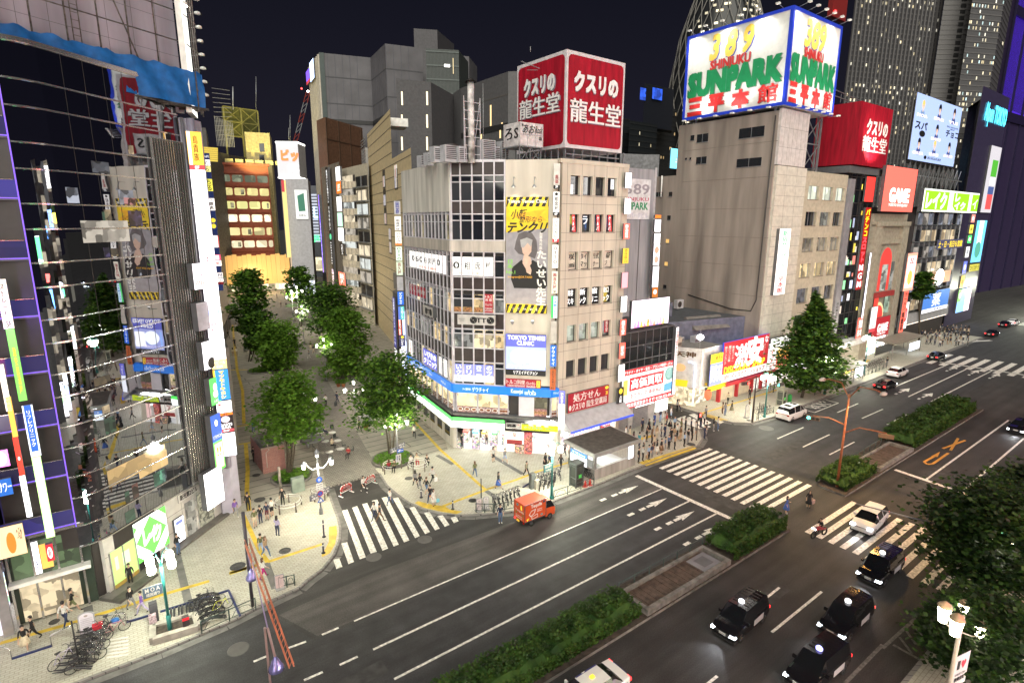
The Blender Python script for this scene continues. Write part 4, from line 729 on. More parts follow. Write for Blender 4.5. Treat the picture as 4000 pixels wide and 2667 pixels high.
for k in range(8):
 c=FT2.pt(FT2.len+.4,35.3+k*1.0,.7);t=thg('floodlight','white floodlight on the scaffold edge, %s from the bottom'%('lowest','second','third','fourth','fifth','sixth','seventh','eighth')[k],'lamp',c,'floodlights up the scaffold edge')
 m_=MB();m_.lathe([(.05,.12),(.22,.05),(.24,-.08)],c,WHT,8);m_.bd('lamp_head',t);m_=MB();m_.tube([c,c+Vc((-.7,0,-.2))],.03,STL,5);m_.bd('arm',t)
c=aY(*zQ(1605,40),52);t=thg('floodlight','glaring floodlight at the top of the scaffolded hoarding','lamp',c);m_=MB();m_.lathe([(.05,.25),(.3,.1),(.34,-.1)],c,WHT,10);m_.bd('lamp_head',t);m_=MB();m_.lathe([(.3,-.1),(.05,-.14)],c,em((1,1,.9),40),10);m_.bd('bulb',t);m_=MB();m_.tube([c,c+Vc((-1.4,.2,.1))],.04,STL,5);m_.bd('arm',t)
FSg=Face((8.6,50.3),(8.6+cos(-.13),50.3+sin(-.13)))
flank=thg('office_building','narrow pale building flank behind the lit sign columns beside the mirror building','building',(9,56,0))
mb=MB();mb.prism([(6.7,51.1),(7.6,51.2),(8.4,52.2),(10.4,66),(9,70),(5,66)],0,33,pm((.42,.40,.50),.5,noise=.1),ROOF);mb.bd('wall',flank);mb=MB();mb.tube([(7.5,51.05,4.5),(7.5,51.05,33)],.28,pm((.55,.52,.68),.3,.5),8);mb.tube([(6.9,50.95,4.5),(6.9,50.95,33)],.12,pm((.3,.3,.35),.4,.5),6);mb.bd('pipe',flank)
CW=em((.97,.95,1),2.3);CWt=em((1,.92,.85),1.6);SR=em((.75,.08,.10),.8)
def colsign(u0t,u1t,v0,v1,bg,tx,lab,fc=FSg,grp='lit boxes of the wide sign column',dp=.35):
 ux=lambda u,v:u+(v-660)*.113
 a,b=fc.s_(ux(u0t,v0),v0),fc.s_(ux(u1t,v0),v0);sign(fc,None,lab,bg,tx,rc=(a,b,fc.z(ux(u0t,v1),v1),fc.z(ux(u0t,v0),v0)),dpt=dp,gp=grp)
k_='lit boxes of the wide sign column'
for v0,v1,bg,tx,lab in((515,645,em((1,.55,.06),1.4),[('鳥\n貴\n族',.38,.12,.72,.88,pm((.25,.1,.01))),('#',.04,0,.25,1,CWt)],'orange and white restaurant box, topmost of the wide sign column'),(645,664,SR,[('8F',.35,.15,.65,.85,WHTE)],'red 8F strip under the orange box of the wide column'),(664,798,CW,[],'blank white box just under the red strip of the wide column'),(801,934,CW,[],'second blank white box of the wide column'),(937,1066,CW,[('土',.3,.45,.7,.65,pm((.3,.05,.08))),('6F',.3,.82,.7,.92,em((.7,.65,.7),.8))],'white box with a red-brown character and 6F in the wide column'),(1069,1195,CW,[],'third blank white box, over the price box of the wide column'),(1198,1320,CW,[('⌂',.1,.02,.9,.3,em((.4,.5,.9),1.2)),('¥90',.2,.5,.8,.6,SR),('¥290',.2,.67,.85,.77,SR),('¥190',.2,.85,.8,.95,SR)],'white price box with red yen amounts in the wide column'),(1323,1440,CW,[('ハ\nミ\nラ\nイ\nザ\nカ',.35,.05,.6,.62,BLK),('#',0,.68,1,1,em((1,.72,.25),1.6)),('生ビール\n¥299',.1,.72,.9,.97,em((1,.9,.7),1.4))],'white and orange tavern box in the wide column'),(1443,1560,em((.03,.28,.85),1.1),[('#',0,0,.14,1,em((1,.6,.05),1.2)),('マ\nツ\nモ\nト\nキ\nヨ\nシ',.38,.04,.72,.96,YELE,.04)],'blue pharmacy box with yellow vertical lettering in the wide column'),(1565,1610,CW,[('●',.1,.2,.3,.4,SR)],'white box with a red dot under the blue pharmacy box'),(1612,1685,em((.02,.01,.015),.5),[('#',0,0,1,.12,ORNG),('B1',.4,.01,.6,.11,BLK),('@',.2,.16,.78,.5,em((.95,.75,.85),1.2)),('DARTS',.1,.55,.9,.68,WHTE,.04),('BAR',.2,.70,.8,.82,WHTE,.04),('#',0,.86,1,1,SR),('B2F',.3,.88,.7,.98,WHTE)],'black darts bar box with a pink dartboard disc')):
 colsign(741,800,v0,v1,bg,tx,lab)
colsign(741,800,1690,1778,em((.9,.97,1),2.2),[('ﾆｭｰ',.6,.1,.8,.4,em((.2,.6,.9),1.2)),('・・',.3,.3,.5,.9,em((.3,.6,.9),1.2))],'white and pale blue box at the foot of the wide column')
FSn=Face((11.2,55.5),(12.2,55.3));NV=em((.01,.03,.16),.5)
for v0,v1,bg,tx,lab in((600,624,NV,[('しんぱち',.1,.3,.9,.7,WHTE)],'navy strip with white script, topmost of the narrow column'),(625,648,CWt,[('と',.3,.1,.7,.9,NV)],'pale box with dark script near the top of the narrow column'),(650,672,em((.95,.85,.3),1),[('ら',.3,.1,.7,.9,BLK)],'cream-yellow box near the top of the narrow column'),(700,722,em((.85,.8,.1),1),[('ち',.2,.1,.8,.9,BLK)],'yellow box with black script, upper one of the narrow column pair'),(723,747,em((.85,.8,.1),1),[('る',.2,.1,.8,.9,BLK)],'yellow box with black script, lower one of the narrow column pair'),(775,822,CWt,[('7F',.3,.04,.75,.2,BLK),('焼\n肉',.25,.3,.8,.95,BLK,.03)],'white barbecue box marked 7F in the narrow column'),(848,896,NV,[('@',.15,.08,.85,.45,em((.9,.7,.05),1)),('@',.15,.55,.85,.92,em((.9,.7,.05),1))],'navy box with two yellow badges in the narrow column'),(920,966,CWt,[('#',0,0,.15,1,SR),('#',.85,0,1,1,SR)],'white box with red edges in the narrow column'),(994,1016,em((.85,.08,.2),1),[('■',.25,.1,.75,.9,WHTE)],'crimson box with a white square in the narrow column'),(1017,1038,CWt,[('4F',.2,.2,.8,.8,SR)],'pale box marked 4F in the narrow column'),(1064,1084,CWt,[('囲',.1,.1,.9,.9,NV)],'small pale box over the 3F panel in the narrow column'),(1087,1110,CWt,[('3F',.4,.1,.8,.5,BLK),('#',0,.55,1,1,DGR)],'pale box marked 3F in the narrow column')):
 ux=lambda v:797+(v-660)*.113
 a,b=FSn.s_(ux(v0),v0),FSn.s_(ux(v0)+27,v0);sign(FSn,None,lab,bg,tx,rc=(a,b,FSn.z(ux(v1),v1),FSn.z(ux(v0),v0)),dpt=.3,gp='boxes of the narrow sign column')
mb=MB();a,b=FSn.s_(ux(600),600),FSn.s_(ux(600)+27,600);FSn.box(mb,a,b,FSn.z(870,1135),FSn.z(797,598),-.35,-.02,NV);o=mb.bd('sign_mast',None,FSn.pt((a+b)/2,FSn.z(870,1135)));tag(o,'dark navy mast carrying the narrow sign column','mast')
FH=FLm.off(.55)
for px,bg,tx,lab,fr in(((*zR(1630,830),*zR(1762,1040)),CW,[('ほ\nめ',.3,.1,.5,.5,SR),('し',.6,.1,.8,.5,SR),('##',.1,.65,.9,.85,em((.6,.25,.2),1))],'white box sign with red script hung on the fin screen, upper one',CASE),((*zR(1665,1175),*zR(1805,1390)),pm((.48,.47,.54),.4),[],'blank grey box sign hung on the fin screen',None),((*zS(1715,85),*zS(1850,290)),CW,[('3\nタ',.2,.1,.35,.5,BLK),('ス',.6,.3,.8,.5,BLK),('@',.3,.6,.95,1,BLK)],'white box sign with a black checked disc hung on the fin screen',CASE),((*zS(1780,405),*zS(1893,600)),em((.12,.75,.12),1.2),[('@',.3,.2,.7,.5,em((.95,.9,.85),1.2)),('@',.25,.45,.75,.75,em((.9,.85,.8),1.1)),('レタス',.3,.8,.7,.92,WHTE)],'green box sign with a pale mascot blob, upper of the two green ones',CASE),((*zS(1790,730),*zS(1905,915)),em((.03,.12,.65),.9),[('@',.35,.2,.65,.45,WHTE),('リブラクリニック',.08,.75,.95,.9,WHTE)],'blue clinic box sign hung between two green boxes',CASE),((*zS(1818,960),*zS(1930,1165)),em((.16,.85,.12),1.2),[('#',.12,.08,.88,.92,em((.95,.95,.55),1.5)),('!!',.3,.2,.7,.5,ORNG)],'green framed box sign with a cream panel, lowest hung one',CASE),((*zS(1733,1240),*zS(1922,1450)),em((1,.98,.98),3.0),[('つ',.15,.35,.35,.5,SR),('ヘ',.55,.1,.8,.25,SR)],'big white glowing box sign over the entrance corner',CASE)):
 r=FH.rc(*px);sign(FH,None,lab,bg,tx,rc=r,dpt=.5,d0=.0,frame=fr,gp='box signs hung on the fin screen')
FN=Face((-14,43.3),(AX.x-3.7,43.3));nx=thg('shop_building','sign-covered shop building with steel columns next to the mirror building','building',(-9,44,0))
mb=MB();mb.prism([(-16,43.5),(AX.x-3.75,43.5),(AX.x-3.75,60),(-16,60)],4.2,33,pm((.30,.27,.36),.6,noise=.2),ROOF);mb.prism([(-16,47),(AX.x-3.75,47),(AX.x-3.75,60),(-16,60)],0,4.2,DARK);mb.bd('wall',nx)
def vcol(L,lab_g,d):
 for(ua,va,ub,vb),bg,tx,lab in L:
  a,z1=FN.off(d).uv(ua,va);b,_=FN.off(d).uv(ub,va);z0=FN.off(d).z((ua+ub)/2+(vb-va)*.17,vb);sign(FN.off(d),None,lab,bg,tx,rc=(min(a,b),max(a,b),z0,z1),dpt=.3,gp=lab_g)
vcol([((-18,1090,24,1280),em((1,.88,.75),1.4),[('ス\nト\nレ\nー\nト',.25,.1,.75,.75,BLK),('5F',.3,.85,.8,.97,BLK)],'pale sign box marked 5F on the steel column'),((24,1283,58,1560),em((.22,.85,.12),1.3),[('激\n安\n居\n酒\n屋',.35,.25,.7,.9,YELE)],'long green sign box with yellow lettering on the steel column'),((86,1580,128,1775),em((.85,.9,1),1.6),[('#',.15,0,.85,.9,em((.03,.15,.7),.9)),(V('リフレクリニック'),.3,.1,.7,.8,WHTE)],'white and blue clinic sign box on the steel column'),((124,1780,160,2090),em((.6,1,.35),2.2),[],'long blank lime sign box on the steel column'),((176,2120,206,2180),em((.7,.03,.05),1.0),[('@',.15,.15,.85,.85,WHTE),('駅',.3,.3,.7,.7,SR)],'red round station badge box at the foot of the steel column')],'sign boxes on the outer steel column',.6)
vcol([((-8,1420,16,1600),em((1,.9,.8),1.6),[],'blank pale box of the inner column, upper'),((22,1545,44,1700),em((1,.5,.08),1.3),[],'orange sign box of the inner column'),((50,1702,72,1850),em((.9,.05,.03),1.3),[('●',.3,.5,.7,.6,WHTE)],'red sign box of the inner column'),((76,1852,100,2010),CW,[('の\nみ',.3,.3,.7,.8,BLK)],'white sign box of the inner column with black script'),((120,2110,146,2230),CW,[('B',.3,.6,.7,.8,NV)],'white and blue sign box of the inner column, lowest')],'sign boxes of the inner column',1.1)
mb=MB();x1=AX.x-3.75
for s,w_ in((FN.len-.35,.5),(FN.len-1.7,.3)):FN.box(mb,s-w_/2,s+w_/2,0,33,0,.35,pm((.42,.40,.44),.3,.6))
mb.bd('column',nx)
for(a,b,c,d),bg,tx,lab in(((-60,1765,42,1812),em((1,.2,.85),3.0),[('@',.4,.1,.9,.9,em((1,.8,1),4))],'magenta neon roundel on the neighbouring shop building'),((-60,1880,55,1922),em((.02,.15,.6),.9),[('町サワー',.3,.2,.98,.8,WHTE)],'blue tavern board with white lettering on the neighbouring shop building'),((-60,2070,110,2150),em((1,.7,.4),1.0),[('@',.5,.2,.75,.9,ORNG),('つるか',.8,.1,.95,.5,BLK)],'cream food poster board on the neighbouring shop building')):sign(FN.off(.1),(a,b,c,d),lab,bg,tx)
for z0,z1,m_ in((12.5,15,lit((1,.75,.45),.9,1.2)),(8.3,10.5,lit((1,.72,.3),1.3,1.2)),(16,19,lit((.8,.7,1),.4,1)),(20,23,GL[0])):mb=MB();FN.box(mb,2,FN.len-2.0,z0,z1,-.2,.03,DARK,m_);mb.bd('window',nx)
mb=MB();FN.box(mb,0,FN.len-.7,3.5,4.9,-.1,1.5,pm((.05,.05,.055),.5));mb.text('Starpark',FN.T(FN.len-3.6,3.5,1.52),0,.5,2.6,1.1,WHT);mb.bd('awning',nx)
mb=MB();FN.box(mb,0,FN.len-.6,.1,.17,-3.6,0,em((.9,.85,1),.7));FN.box(mb,0,FN.len-.6,.15,3.5,-3.7,-3.5,WHT,lit((1,.95,1),2.6,2,.4,'shop'));FN.box(mb,0,FN.len-.6,3.45,3.5,-3.4,-.2,em((.97,.95,1),3.0))
for k in range(4):FN.box(mb,FN.len-2.2-k*2,FN.len-1.0-k*2,.16,2.2-(k%2)*.9,-1.3,-.5,WHT,lit((1,.8,.7),1.2,7,.2,'shop'))
mb.bd('shop_interior',nx)
# avenue frontage right of the alley mouth
R=Face((0,44),(220,44));zP=Zm(2400,650,2.24);zT,zU=Zm(3100,300,2.489),Zm(3100,850,2.489)
def rx(u,v,y=44):return aY(u,v,y).x
DG1=glass((.02,.022,.026),.07);GRW=pm((.30,.30,.33),.6,noise=.15,streak=True);TAUPE=pm((.31,.265,.235),.8,noise=.3,scale=.45,streak=True,bump=.15);TILEW=pm((.60,.57,.50),.45,noise=.1);STONE=pm((.38,.34,.27),.7,noise=.15)
bg_=thg('shop_building','low black glass shop building topped by a bright screen','building',(54,44,0))
x0,x1=49.15,58.8
mb=MB();R.box(mb,x0,x1,7.3,12.6,-8,0,DARK,DG1);mb.bd('glazing',bg_)
mb=MB()
for k in range(8):s=x0+(x1-x0)*k/7;R.box(mb,s-.04,s+.04,7.3,12.6,-.1,.05,CASE)
for z in(7.3,9.0,10.8,12.55):R.box(mb,x0,x1,z-.05,z+.05,-.1,.05,CASE)
mb.bd('glazing_frame',bg_)
mb=MB();R.box(mb,x0,x1,0,3.4,-8,-.3,pm((.5,.5,.5),.5));R.box(mb,x0,x1,3.4,7.3,-8,-.02,WHT)
for a,b in((x0+.3,x0+2.0),(x0+2.9,x0+5.6)):
 R.box(mb,a,b,.15,2.9,-.32,-.22,STL)
 for k in range(14):R.box(mb,a,b,.2+k*.2,.27+k*.2,-.3,-.2,pm((.42,.42,.44),.4,.5))
R.box(mb,x0+2.8,x0+6.3,2.95,3.35,-.4,.1,WHT,W3);R.box(mb,x0+6.9,x1-.3,1.4,3.0,-.4,-.1,WHT,W3);mb.bd('shutter_wall',bg_)
sign(R,(*zJ(55,555),*zJ(500,770)),'big red and white cash-for-valuables billboard with a watch on the black glass shop',em((1,.97,.95),1.15),[('#',0,0,1,.14,REDE),('プラチナ・ダイヤ・宝石・ブランド時計・バッグ',.02,.025,.97,.115,WHTE),('#',.13,.22,.77,.56,em((.8,.03,.04),1.0)),('高価買取',.16,.26,.74,.52,WHTE,.06),('おたからや',.16,.62,.46,.77,em((.7,.03,.04),.8),.02),('新宿本店',.5,.63,.74,.75,em((.7,.03,.04),.8)),('@',.79,.16,.97,.52,em((.25,.5,.45),.7)),('@',.82,.2,.94,.47,em((.6,.75,.7),.8)),('P',[(.79,.6),(.95,.57),(.97,.78),(.78,.8)],em((.15,.45,.85),.9)),('#',.02,.25,.1,.7,em((.8,.65,.15),.8)),('@',.0,.62,.13,.86,em((.7,.75,.78),.9)),('#',0,.84,1,1,REDE),('無料出張買取承ります! 0120-555-600',.05,.865,.96,.975,WHTE,.03)],d0=.02,dpt=.3)
sc=R.rc(2483,1179,2622,1262)
t=sign(R,None,'dazzling pink-white video screen on the roof of the black glass shop',em((1,.85,.98),2.6),[('P',[(.05+k*.085,1),(.09+k*.085,.55+(k*5%4)*.08),(.14+k*.085,1)],em(c,1.6))for k,c in enumerate([(1,.3,.5),(.4,.2,.9),(1,.6,.1),(.9,.2,.3),(1,.5,.1),(.5,.3,1),(1,.3,.2),(.3,.3,.9),(.9,.3,.6),(1,.7,.2)])]+[('加',.40,.72,.5,.9,em((.6,.2,.05),1))],rc=(sc[0],sc[1],sc[2],sc[3]),d0=-.9,dpt=.4,name='screen',cat='screen')
mb=MB();
for k in range(6):mb.bar(R.pt(sc[0]+.4+k*1.2,12.55,-1),R.pt(sc[0]+.4+k*1.2,sc[2]+.1,-1),.12,.12,CASE)
mb.bd('screen_stand',bg_)
sign(R,None,'tall narrow white and red banner down the edge of the black glass shop',WHTE,[(V('高価買取'),.15,.05,.9,.5,SR),(V('おたから'),.15,.55,.9,.95,SR)],rc=(58.5,59.0,3.5,12.4),d0=.02,dpt=.5)
FG=Face((0,53),(220,53));ga,gb=52.5,FG.s_(2553,900)
gw=thg('building','plain grey building flank carrying a painted sign, behind the black glass shop','building',((ga+gb)/2,53,0));mb=MB();FG.box(mb,ga,gb,0,FG.z(2510,660),-14,0,GRW,None);mb.bd('wall',gw)
mb=MB();FG.box(mb,gb-.45,gb,0,FG.z(2540,662)+.3,0,.06,pm((.4,.4,.43),.5));mb.tube([FG.pt(FG.s_(2497,900),12,.05),FG.pt(FG.s_(2497,900),FG.z(2497,855),.05)],.04,DARK,5);mb.bd('drainpipe',gw)
BP=pm((.66,.66,.70),.5,noise=.15)
sign(FG,(2420,695,2533,857),'weathered white sign with grey, red and green lettering on the grey flank',BP,[('389',.18,.12,.95,.38,pm((.3,.28,.33),.6),.02),('SHINJUKU',.02,.45,.95,.57,pm((.45,.08,.14),.6),.02),('SUNPARK',-.02,.58,.93,.76,pm((.03,.25,.12),.6),.03),('ビサンパークビル',0,.83,.95,.97,pm((.5,.5,.62),.6))],dpt=.1,frame=NAVY)
F2=FG.off(.9)
for v0,v1,bg,tx,lab in((840,852,ORNG,[],'small orange lit box at the head of the bright alley sign column'),(858,905,CW,[],'blank bright white box, topmost of the alley sign column'),(912,952,CW,[('##',.2,.6,.8,.8,BLK)],'bright white box with dark marks in the alley sign column'),(955,1035,CW,[('@',.1,.08,.9,.45,em((.9,.35,.25),1)),('@',.1,.55,.9,.9,em((.9,.4,.3),1))],'bright box with two red food discs in the alley sign column'),(1040,1120,CW,[],'blank bright white box in the lower alley sign column'),(1122,1160,em((.55,.18,.03),.9),[('@',.2,.2,.8,.7,WHTE)],'brown box with a white crest, lowest of the alley sign column')):
 a=F2.s_(2552-(v0-860)*.04,v0);sign(F2,None,lab,bg,tx,rc=(a,a+1.25,F2.z(2555,v1),F2.z(2555,v0)),dpt=.3,gp='boxes of the alley sign column')
ab=thg('building','dim building closing the view behind the alley sign column','building',(66,75,0));mb=MB();mb.prism([(59,76),(79,70),(90,76),(90,95),(60,95)],0,26,pm((.25,.24,.24),.7,noise=.2),ROOF);mb.bd('wall',ab)
mb=MB();fa_=Face((59,76),(79,70))
for k in range(6):fa_.box(mb,1+k*3,3+k*3,3+(k%3)*5,5+(k%3)*5,0,.05,DARK,lit((1,.7,.3),.8,1.3))
mb.bd('window',ab)
tj=thg('noodle_shop','small white noodle shop with yellow awnings at the alley mouth','shop',(66,46,0))
FA=Face((62.6,48.6),(65.2,44.05));zt0=8.6
mb=MB();mb.prism([(62.6,48.6),(65.2,44.05),(69.8,44.05),(69.8,54),(62.6,54)],3.0,zt0,WHITE,ROOF);mb.prism([(63.6,48.8),(66,45.8),(69.8,45.8),(69.8,54),(63.6,54)],0,3.0,DARK);mb.bd('wall',tj)
put=MB();put_texts(put,FA,(0,FA.len,3.1,zt0),.03,[('多天神',.05,.1,.85,.24,pm((.12,.06,.02)),.03),('@',.35,.42,.62,.62,em((1,.45,.2),.9))]);put.bd('lettering',tj)
mb=MB();mb.add([FA.pt(-.1,4.0,.02),FA.pt(FA.len*.7,4.0,.02),FA.pt(FA.len*.7,3.3,.9),FA.pt(-.1,3.3,.9)],[(3,2,1,0)],em((.95,.65,.02),.7));R.box(mb,66.2,70.2,2.9,2.96,.0,.1,STL);mb.add([R.pt(66.2,3.6,.02),R.pt(70.4,3.6,.02),R.pt(70.4,2.9,1.1),R.pt(66.2,2.9,1.1)],[(3,2,1,0)],em((.95,.62,.02),.5));mb.bd('awning',tj)
mb=MB();FA.box(mb,.2,FA.len-.4,.2,3.1,-.6,-.5,DARK,lit((1,.8,.5),1.6,2.2,.3));R.box(mb,65.6,69.6,.2,2.8,-1.5,-1.4,DARK,lit((1,.85,.6),1.5,2.2,.3));R.box(mb,65.6,69.6,2.85,2.9,-1.4,0,em((1,.9,.7),2));mb.bd('shop_interior',tj)
mb=MB();pts=[FA.pt(FA.len-.7,1.0,.25)]+[FA.pt(FA.len-.7,6.4-.0,.25)]+[FA.pt(FA.len-.9-.25*k,6.4+.35*sin(k*.8),.25)for k in range(1,4)];mb.tube(pts,.09,em((.6,.7,1),2.2),6);mb.bd('neon_arch',tj)
t=thg('paper_lantern','big glowing red paper lantern at the noodle shop corner','lantern',R.pt(66.0,1.6,.8));mb=MB();mb.lathe([(.15,0),(.42,.25),(.48,.7),(.42,1.15),(.15,1.4)],R.pt(66.0,1.5,.8),em((1,.12,.05),1.8),14);mb.bd('paper',t);mb=MB();mb.lathe([(.18,-.06),(.18,.03)],R.pt(66.0,1.5,.8),BLACKM,10);mb.lathe([(.18,0),(.18,.1)],R.pt(66,2.88,.8),BLACKM,10);mb.bd('ring',t)
a_,b_=rx(*zJ(800,500)),rx(*zJ(928,500))
sign(R.off(.4),None,'tall yellow and blue noodle shop sign board with bold vertical characters',em((.25,.3,.85),1.1),[('#',0,0,1,.3,em((1,.75,.03),1.2)),('博多天神',.3,.07,.97,.22,BLK,.03),('博多天神',.04,.36,.96,.9,em((1,.95,.8),1.6),.05)],rc=(a_,b_,R.z(*zJ(800,680)),R.z(*zJ(800,410))),dpt=.3)
sign(R.off(.4),None,'small yellow noodle shop box below the tall blue sign board',em((1,.72,.03),1.2),[('@',.06,.15,.3,.85,BLK),('博多天神',.4,.2,.95,.8,BLK)],rc=(a_-.4,b_-.4,R.z(*zJ(800,722)),R.z(*zJ(800,690))),dpt=.4)
sign(R.off(.3),None,'narrow grey and red vertical ramen sign beside the red discount billboard',em((.8,.75,.65),.7),[('#',0,.5,1,1,SR),(V('24時間'),.2,.05,.8,.45,BLK),(V('博多天神'),.2,.55,.8,.95,YELE)],rc=(b_+.2,b_+1.3,R.z(*zJ(940,650)),R.z(*zJ(940,385))),dpt=.25)
t=thg('roof_lamp','round white globe lamp with a spike on the noodle shop roof','lamp',R.pt(rx(*zJ(762,430)),8.6,-.4));c=R.pt(rx(*zJ(762,430)),8.6,-.4);mb=MB();mb.tube([c,c+Vc((0,0,1.2))],.05,STL,6);mb.tube([c+Vc((0,0,1.9)),c+Vc((0,0,2.9))],[.05,.01],STL,6);mb.bd('pole',t);mb=MB();mb.lathe([(.1,1.15),(.42,1.35),(.5,1.6),(.4,1.85),(.1,2.0)],c,em((1,.98,1),3.5),14);mb.bd('globe',t)
ds=thg('discount_shop','low discount shop with red shutter posts under a big red billboard','shop',(76,44,0))
mb=MB();mb.prism([(69.9,44.3),(82,44.3),(79.2,46),(79.2,56),(69.9,56)],0,7.2,pm((.55,.50,.40),.7,noise=.12),ROOF);mb.bd('wall',ds)
mb=MB();R.box(mb,69.9,83.5,2.7,3.1,-.3,1.1,pm((.5,.03,.04),.5));mb.bd('canopy',ds)
mb=MB()
for s in(70.1,74.6,78.6,81.2,83.2):R.box(mb,s-.2,s+.2,.14,2.75,-.4,.1,pm((.5,.03,.04),.5))
for s in(70.4,74.9):R.box(mb,s,s+3.5,.14,2.6,-.35,-.28,pm((.62,.56,.42),.6,noise=.08))
R.box(mb,78.9,81.0,.2,2.6,-.4,-.3,STL,lit((1,.95,.85),1.2,3));R.box(mb,81.4,83.0,.2,2.6,-.4,-.3,STL,lit((1,.95,.9),1.6,3));mb.bd('shutter',ds)
r=R.off(.5).rc(*zJ(948,310),*zJ(1312,548))
sign(R.off(.5),None,'large red discount shop billboard with white brush characters and a blue frame',em((.55,.03,.04),.9),[('#',0,.80,1,1,em((.95,.93,.92),.9)),('激',.24,.12,.56,.72,WHTE,.05),('安',.52,.02,.86,.72,WHTE,.05),('DISCOUNT SHOP',.04,.62,.94,.80,em((1,.75,.03),1.2),.03),('ディスカウントショップ',.2,.83,.95,.96,pm((.35,.06,.06),.5),.03),('389',.03,.83,.15,.95,SR),('な',.9,.04,.98,.22,WHTE),(V('靴もスーツもバッグ'),.02,.1,.07,.55,WHT),(V('服パソコン小物'),.1,.1,.15,.5,WHT),(V('時計ライター'),.18,.12,.22,.5,WHT),(V('ギフト券'),.88,.25,.93,.55,WHT)],rc=r,dpt=.25,frame=em((.03,.08,.65),.7))
lr=thg('building','low dark blue-grey house roofs squeezed behind the red billboard','building',(72,52,0));SL=pm((.13,.14,.19),.7,noise=.2);SLR=pm((.07,.075,.085),.8,noise=.2)
mb=MB();mb.prism([(65,50),(79.2,46.5),(79.2,60),(66,64)],0,11.4,SL,SLR);mb.prism([(66.6,54),(70,53),(70,58),(67,59)],11.4,13.5,SL,SLR);mb.bd('wall',lr)
mb=MB();g0,g1=(69.5,47.2),(76,46.6);h0=10.0
mb.add([(69.5,48.2,h0),(76,46.8,h0),(76,50.8,h0),(69.5,52.2,h0),(69.5,50.2,h0+1.7),(76,48.8,h0+1.7)],[(0,1,5,4),(2,3,4,5),(1,2,5),(3,0,4)],pm((.16,.15,.14),.7,noise=.2));mb.bd('roof',lr)
for k,(x,y)in enumerate(((73.0,57),(75.6,56.3))):t=thg('air_conditioner','white fan unit on the dark roof, %s one of the pair'%('far' if not k else 'near'),'air conditioner',(x,y,11.4),'fan units on the dark roof');m_=MB();m_.box(x,x+1.6,y,y+.7,11.6,13.0,pm((.5,.5,.52),.5));m_.bd('casing',t);m_=MB();m_.add([(x+.6+.5*cos(a*pi/6),y-.02,12.3+.5*sin(a*pi/6))for a in range(12)],[tuple(range(12))],DARK);m_.bd('fan',t)
for k,(x,y,z)in enumerate(((64,47,8.6),(66.5,48.5,8.6),(68.3,47,8.6),(70.5,46,7.2),(74,45.5,7.2))):
 t=thg('air_conditioner',('beige','long grey','squat grey','low dark','flat grey')[k]+' roof unit on the noodle and discount shop roofs','air conditioner',(x,y,z),'units on the low shop roofs');m_=MB();m_.box(x-.7,x+.7,y,y+.8,z,z+(1.2,.7,.9,.5,.4)[k],AC if k else pm((.5,.42,.33),.6));m_.bd('casing',t);m_=MB()
 for q in range(4):m_.box(x-.6,x+.6,y-.03,y,z+.12+q*.1,z+.17+q*.1,DARK)
 m_.bd('louvre',t)
XW=79.3;FW=Face((XW,66),(XW,44.05));su=thg('office_building','tall taupe-walled office building with a white tiled front and a huge lit billboard cube','building',(90,50,0))
mb=MB();mb.prism([(XW,44.3),(88,44.3),(88,61),(XW,61)],3.5,40.6,TAUPE,ROOF);mb.prism([(XW+.02,60.9),(100,60.9),(100,66),(XW+.02,66)],3,32.9,TAUPE,ROOF);mb.prism([(87.9,44.5),(102,44.5),(102,60),(87.9,60)],3.5,33.0,TAUPE,ROOF);mb.prism([(81,46.5),(102,46.5),(102,60),(81,60)],0,3.5,DARK);mb.bd('wall',su)
mb=MB()
for z in(36.6,31.8,27.4,23.2,19.0,14.6):FW.box(mb,6.2,21.9,z-.04,z+.02,-.05,.015,pm((.20,.17,.15),.9))
mb.tube([FW.pt(9,13.6,.08),FW.pt(17,12.2,.08),FW.pt(20.3,12.3,.08),FW.pt(21,14,.08),FW.pt(21.3,40,.08)],.08,DARK,6);mb.tube([FW.pt(2.2,33,.1),FW.pt(2.2,29.5,.1)],.12,WHT,6);mb.bd('wall_joint',su)
mb=MB();R.box(mb,79.6,88,3.6,33.3,-.3,.12,TILEW)
for k in range(20):R.box(mb,79.6,88,4.5+k*1.45,4.53+k*1.45,.1,.126,JOINT)
for s in(82.2,85.2):R.box(mb,s-.012,s+.012,3.6,33.3,.1,.126,JOINT)
R.box(mb,79.35,87.2,33.4,40.9,-.3,.1,pm((.6,.56,.55),.5))
for k in range(6):R.box(mb,80.5+k*1.2,80.52+k*1.2,33.4,40.9,.08,.106,JOINT)
for z in(35.8,38.4):R.box(mb,79.35,87.2,z,z+.03,.08,.106,JOINT)
mb.bd('tiled_front',su)
wr=[(zP(0,b)[1],zP(0,a)[1])for a,b in((170,290),(398,520),(625,745),(850,970),(1065,1190),(1290,1410))]
cx_=[(89.2,92.6),(93.9,97.2),(98.3,101.3)];zz=[(R.z(3170-k*6,a),R.z(3170-k*6,b))for k,(a,b)in enumerate(wr)]
mb=MB();zp=3.6
for z0,z1 in zz[::-1]+[(33,33)]:
 R.box(mb,88,102,zp,z0,-.5,.05,pm((.46,.41,.32),.6,noise=.12));zp=z1
 if z0==z1:break
 q=88
 for a,b in cx_+[(102,102)]:R.box(mb,q,a,z0,z1,-.5,.05,pm((.46,.41,.32),.6,noise=.12));q=b
mb.bd('front_wall',su)
WL=[lit((.95,1,.8),1.1,.7,.5),DG1,lit((.85,.7,.5),.4,1.0),lit((1,.75,.4),1.1,.9),lit((.4,.4,.45),.3,1.2,.1),DG1]
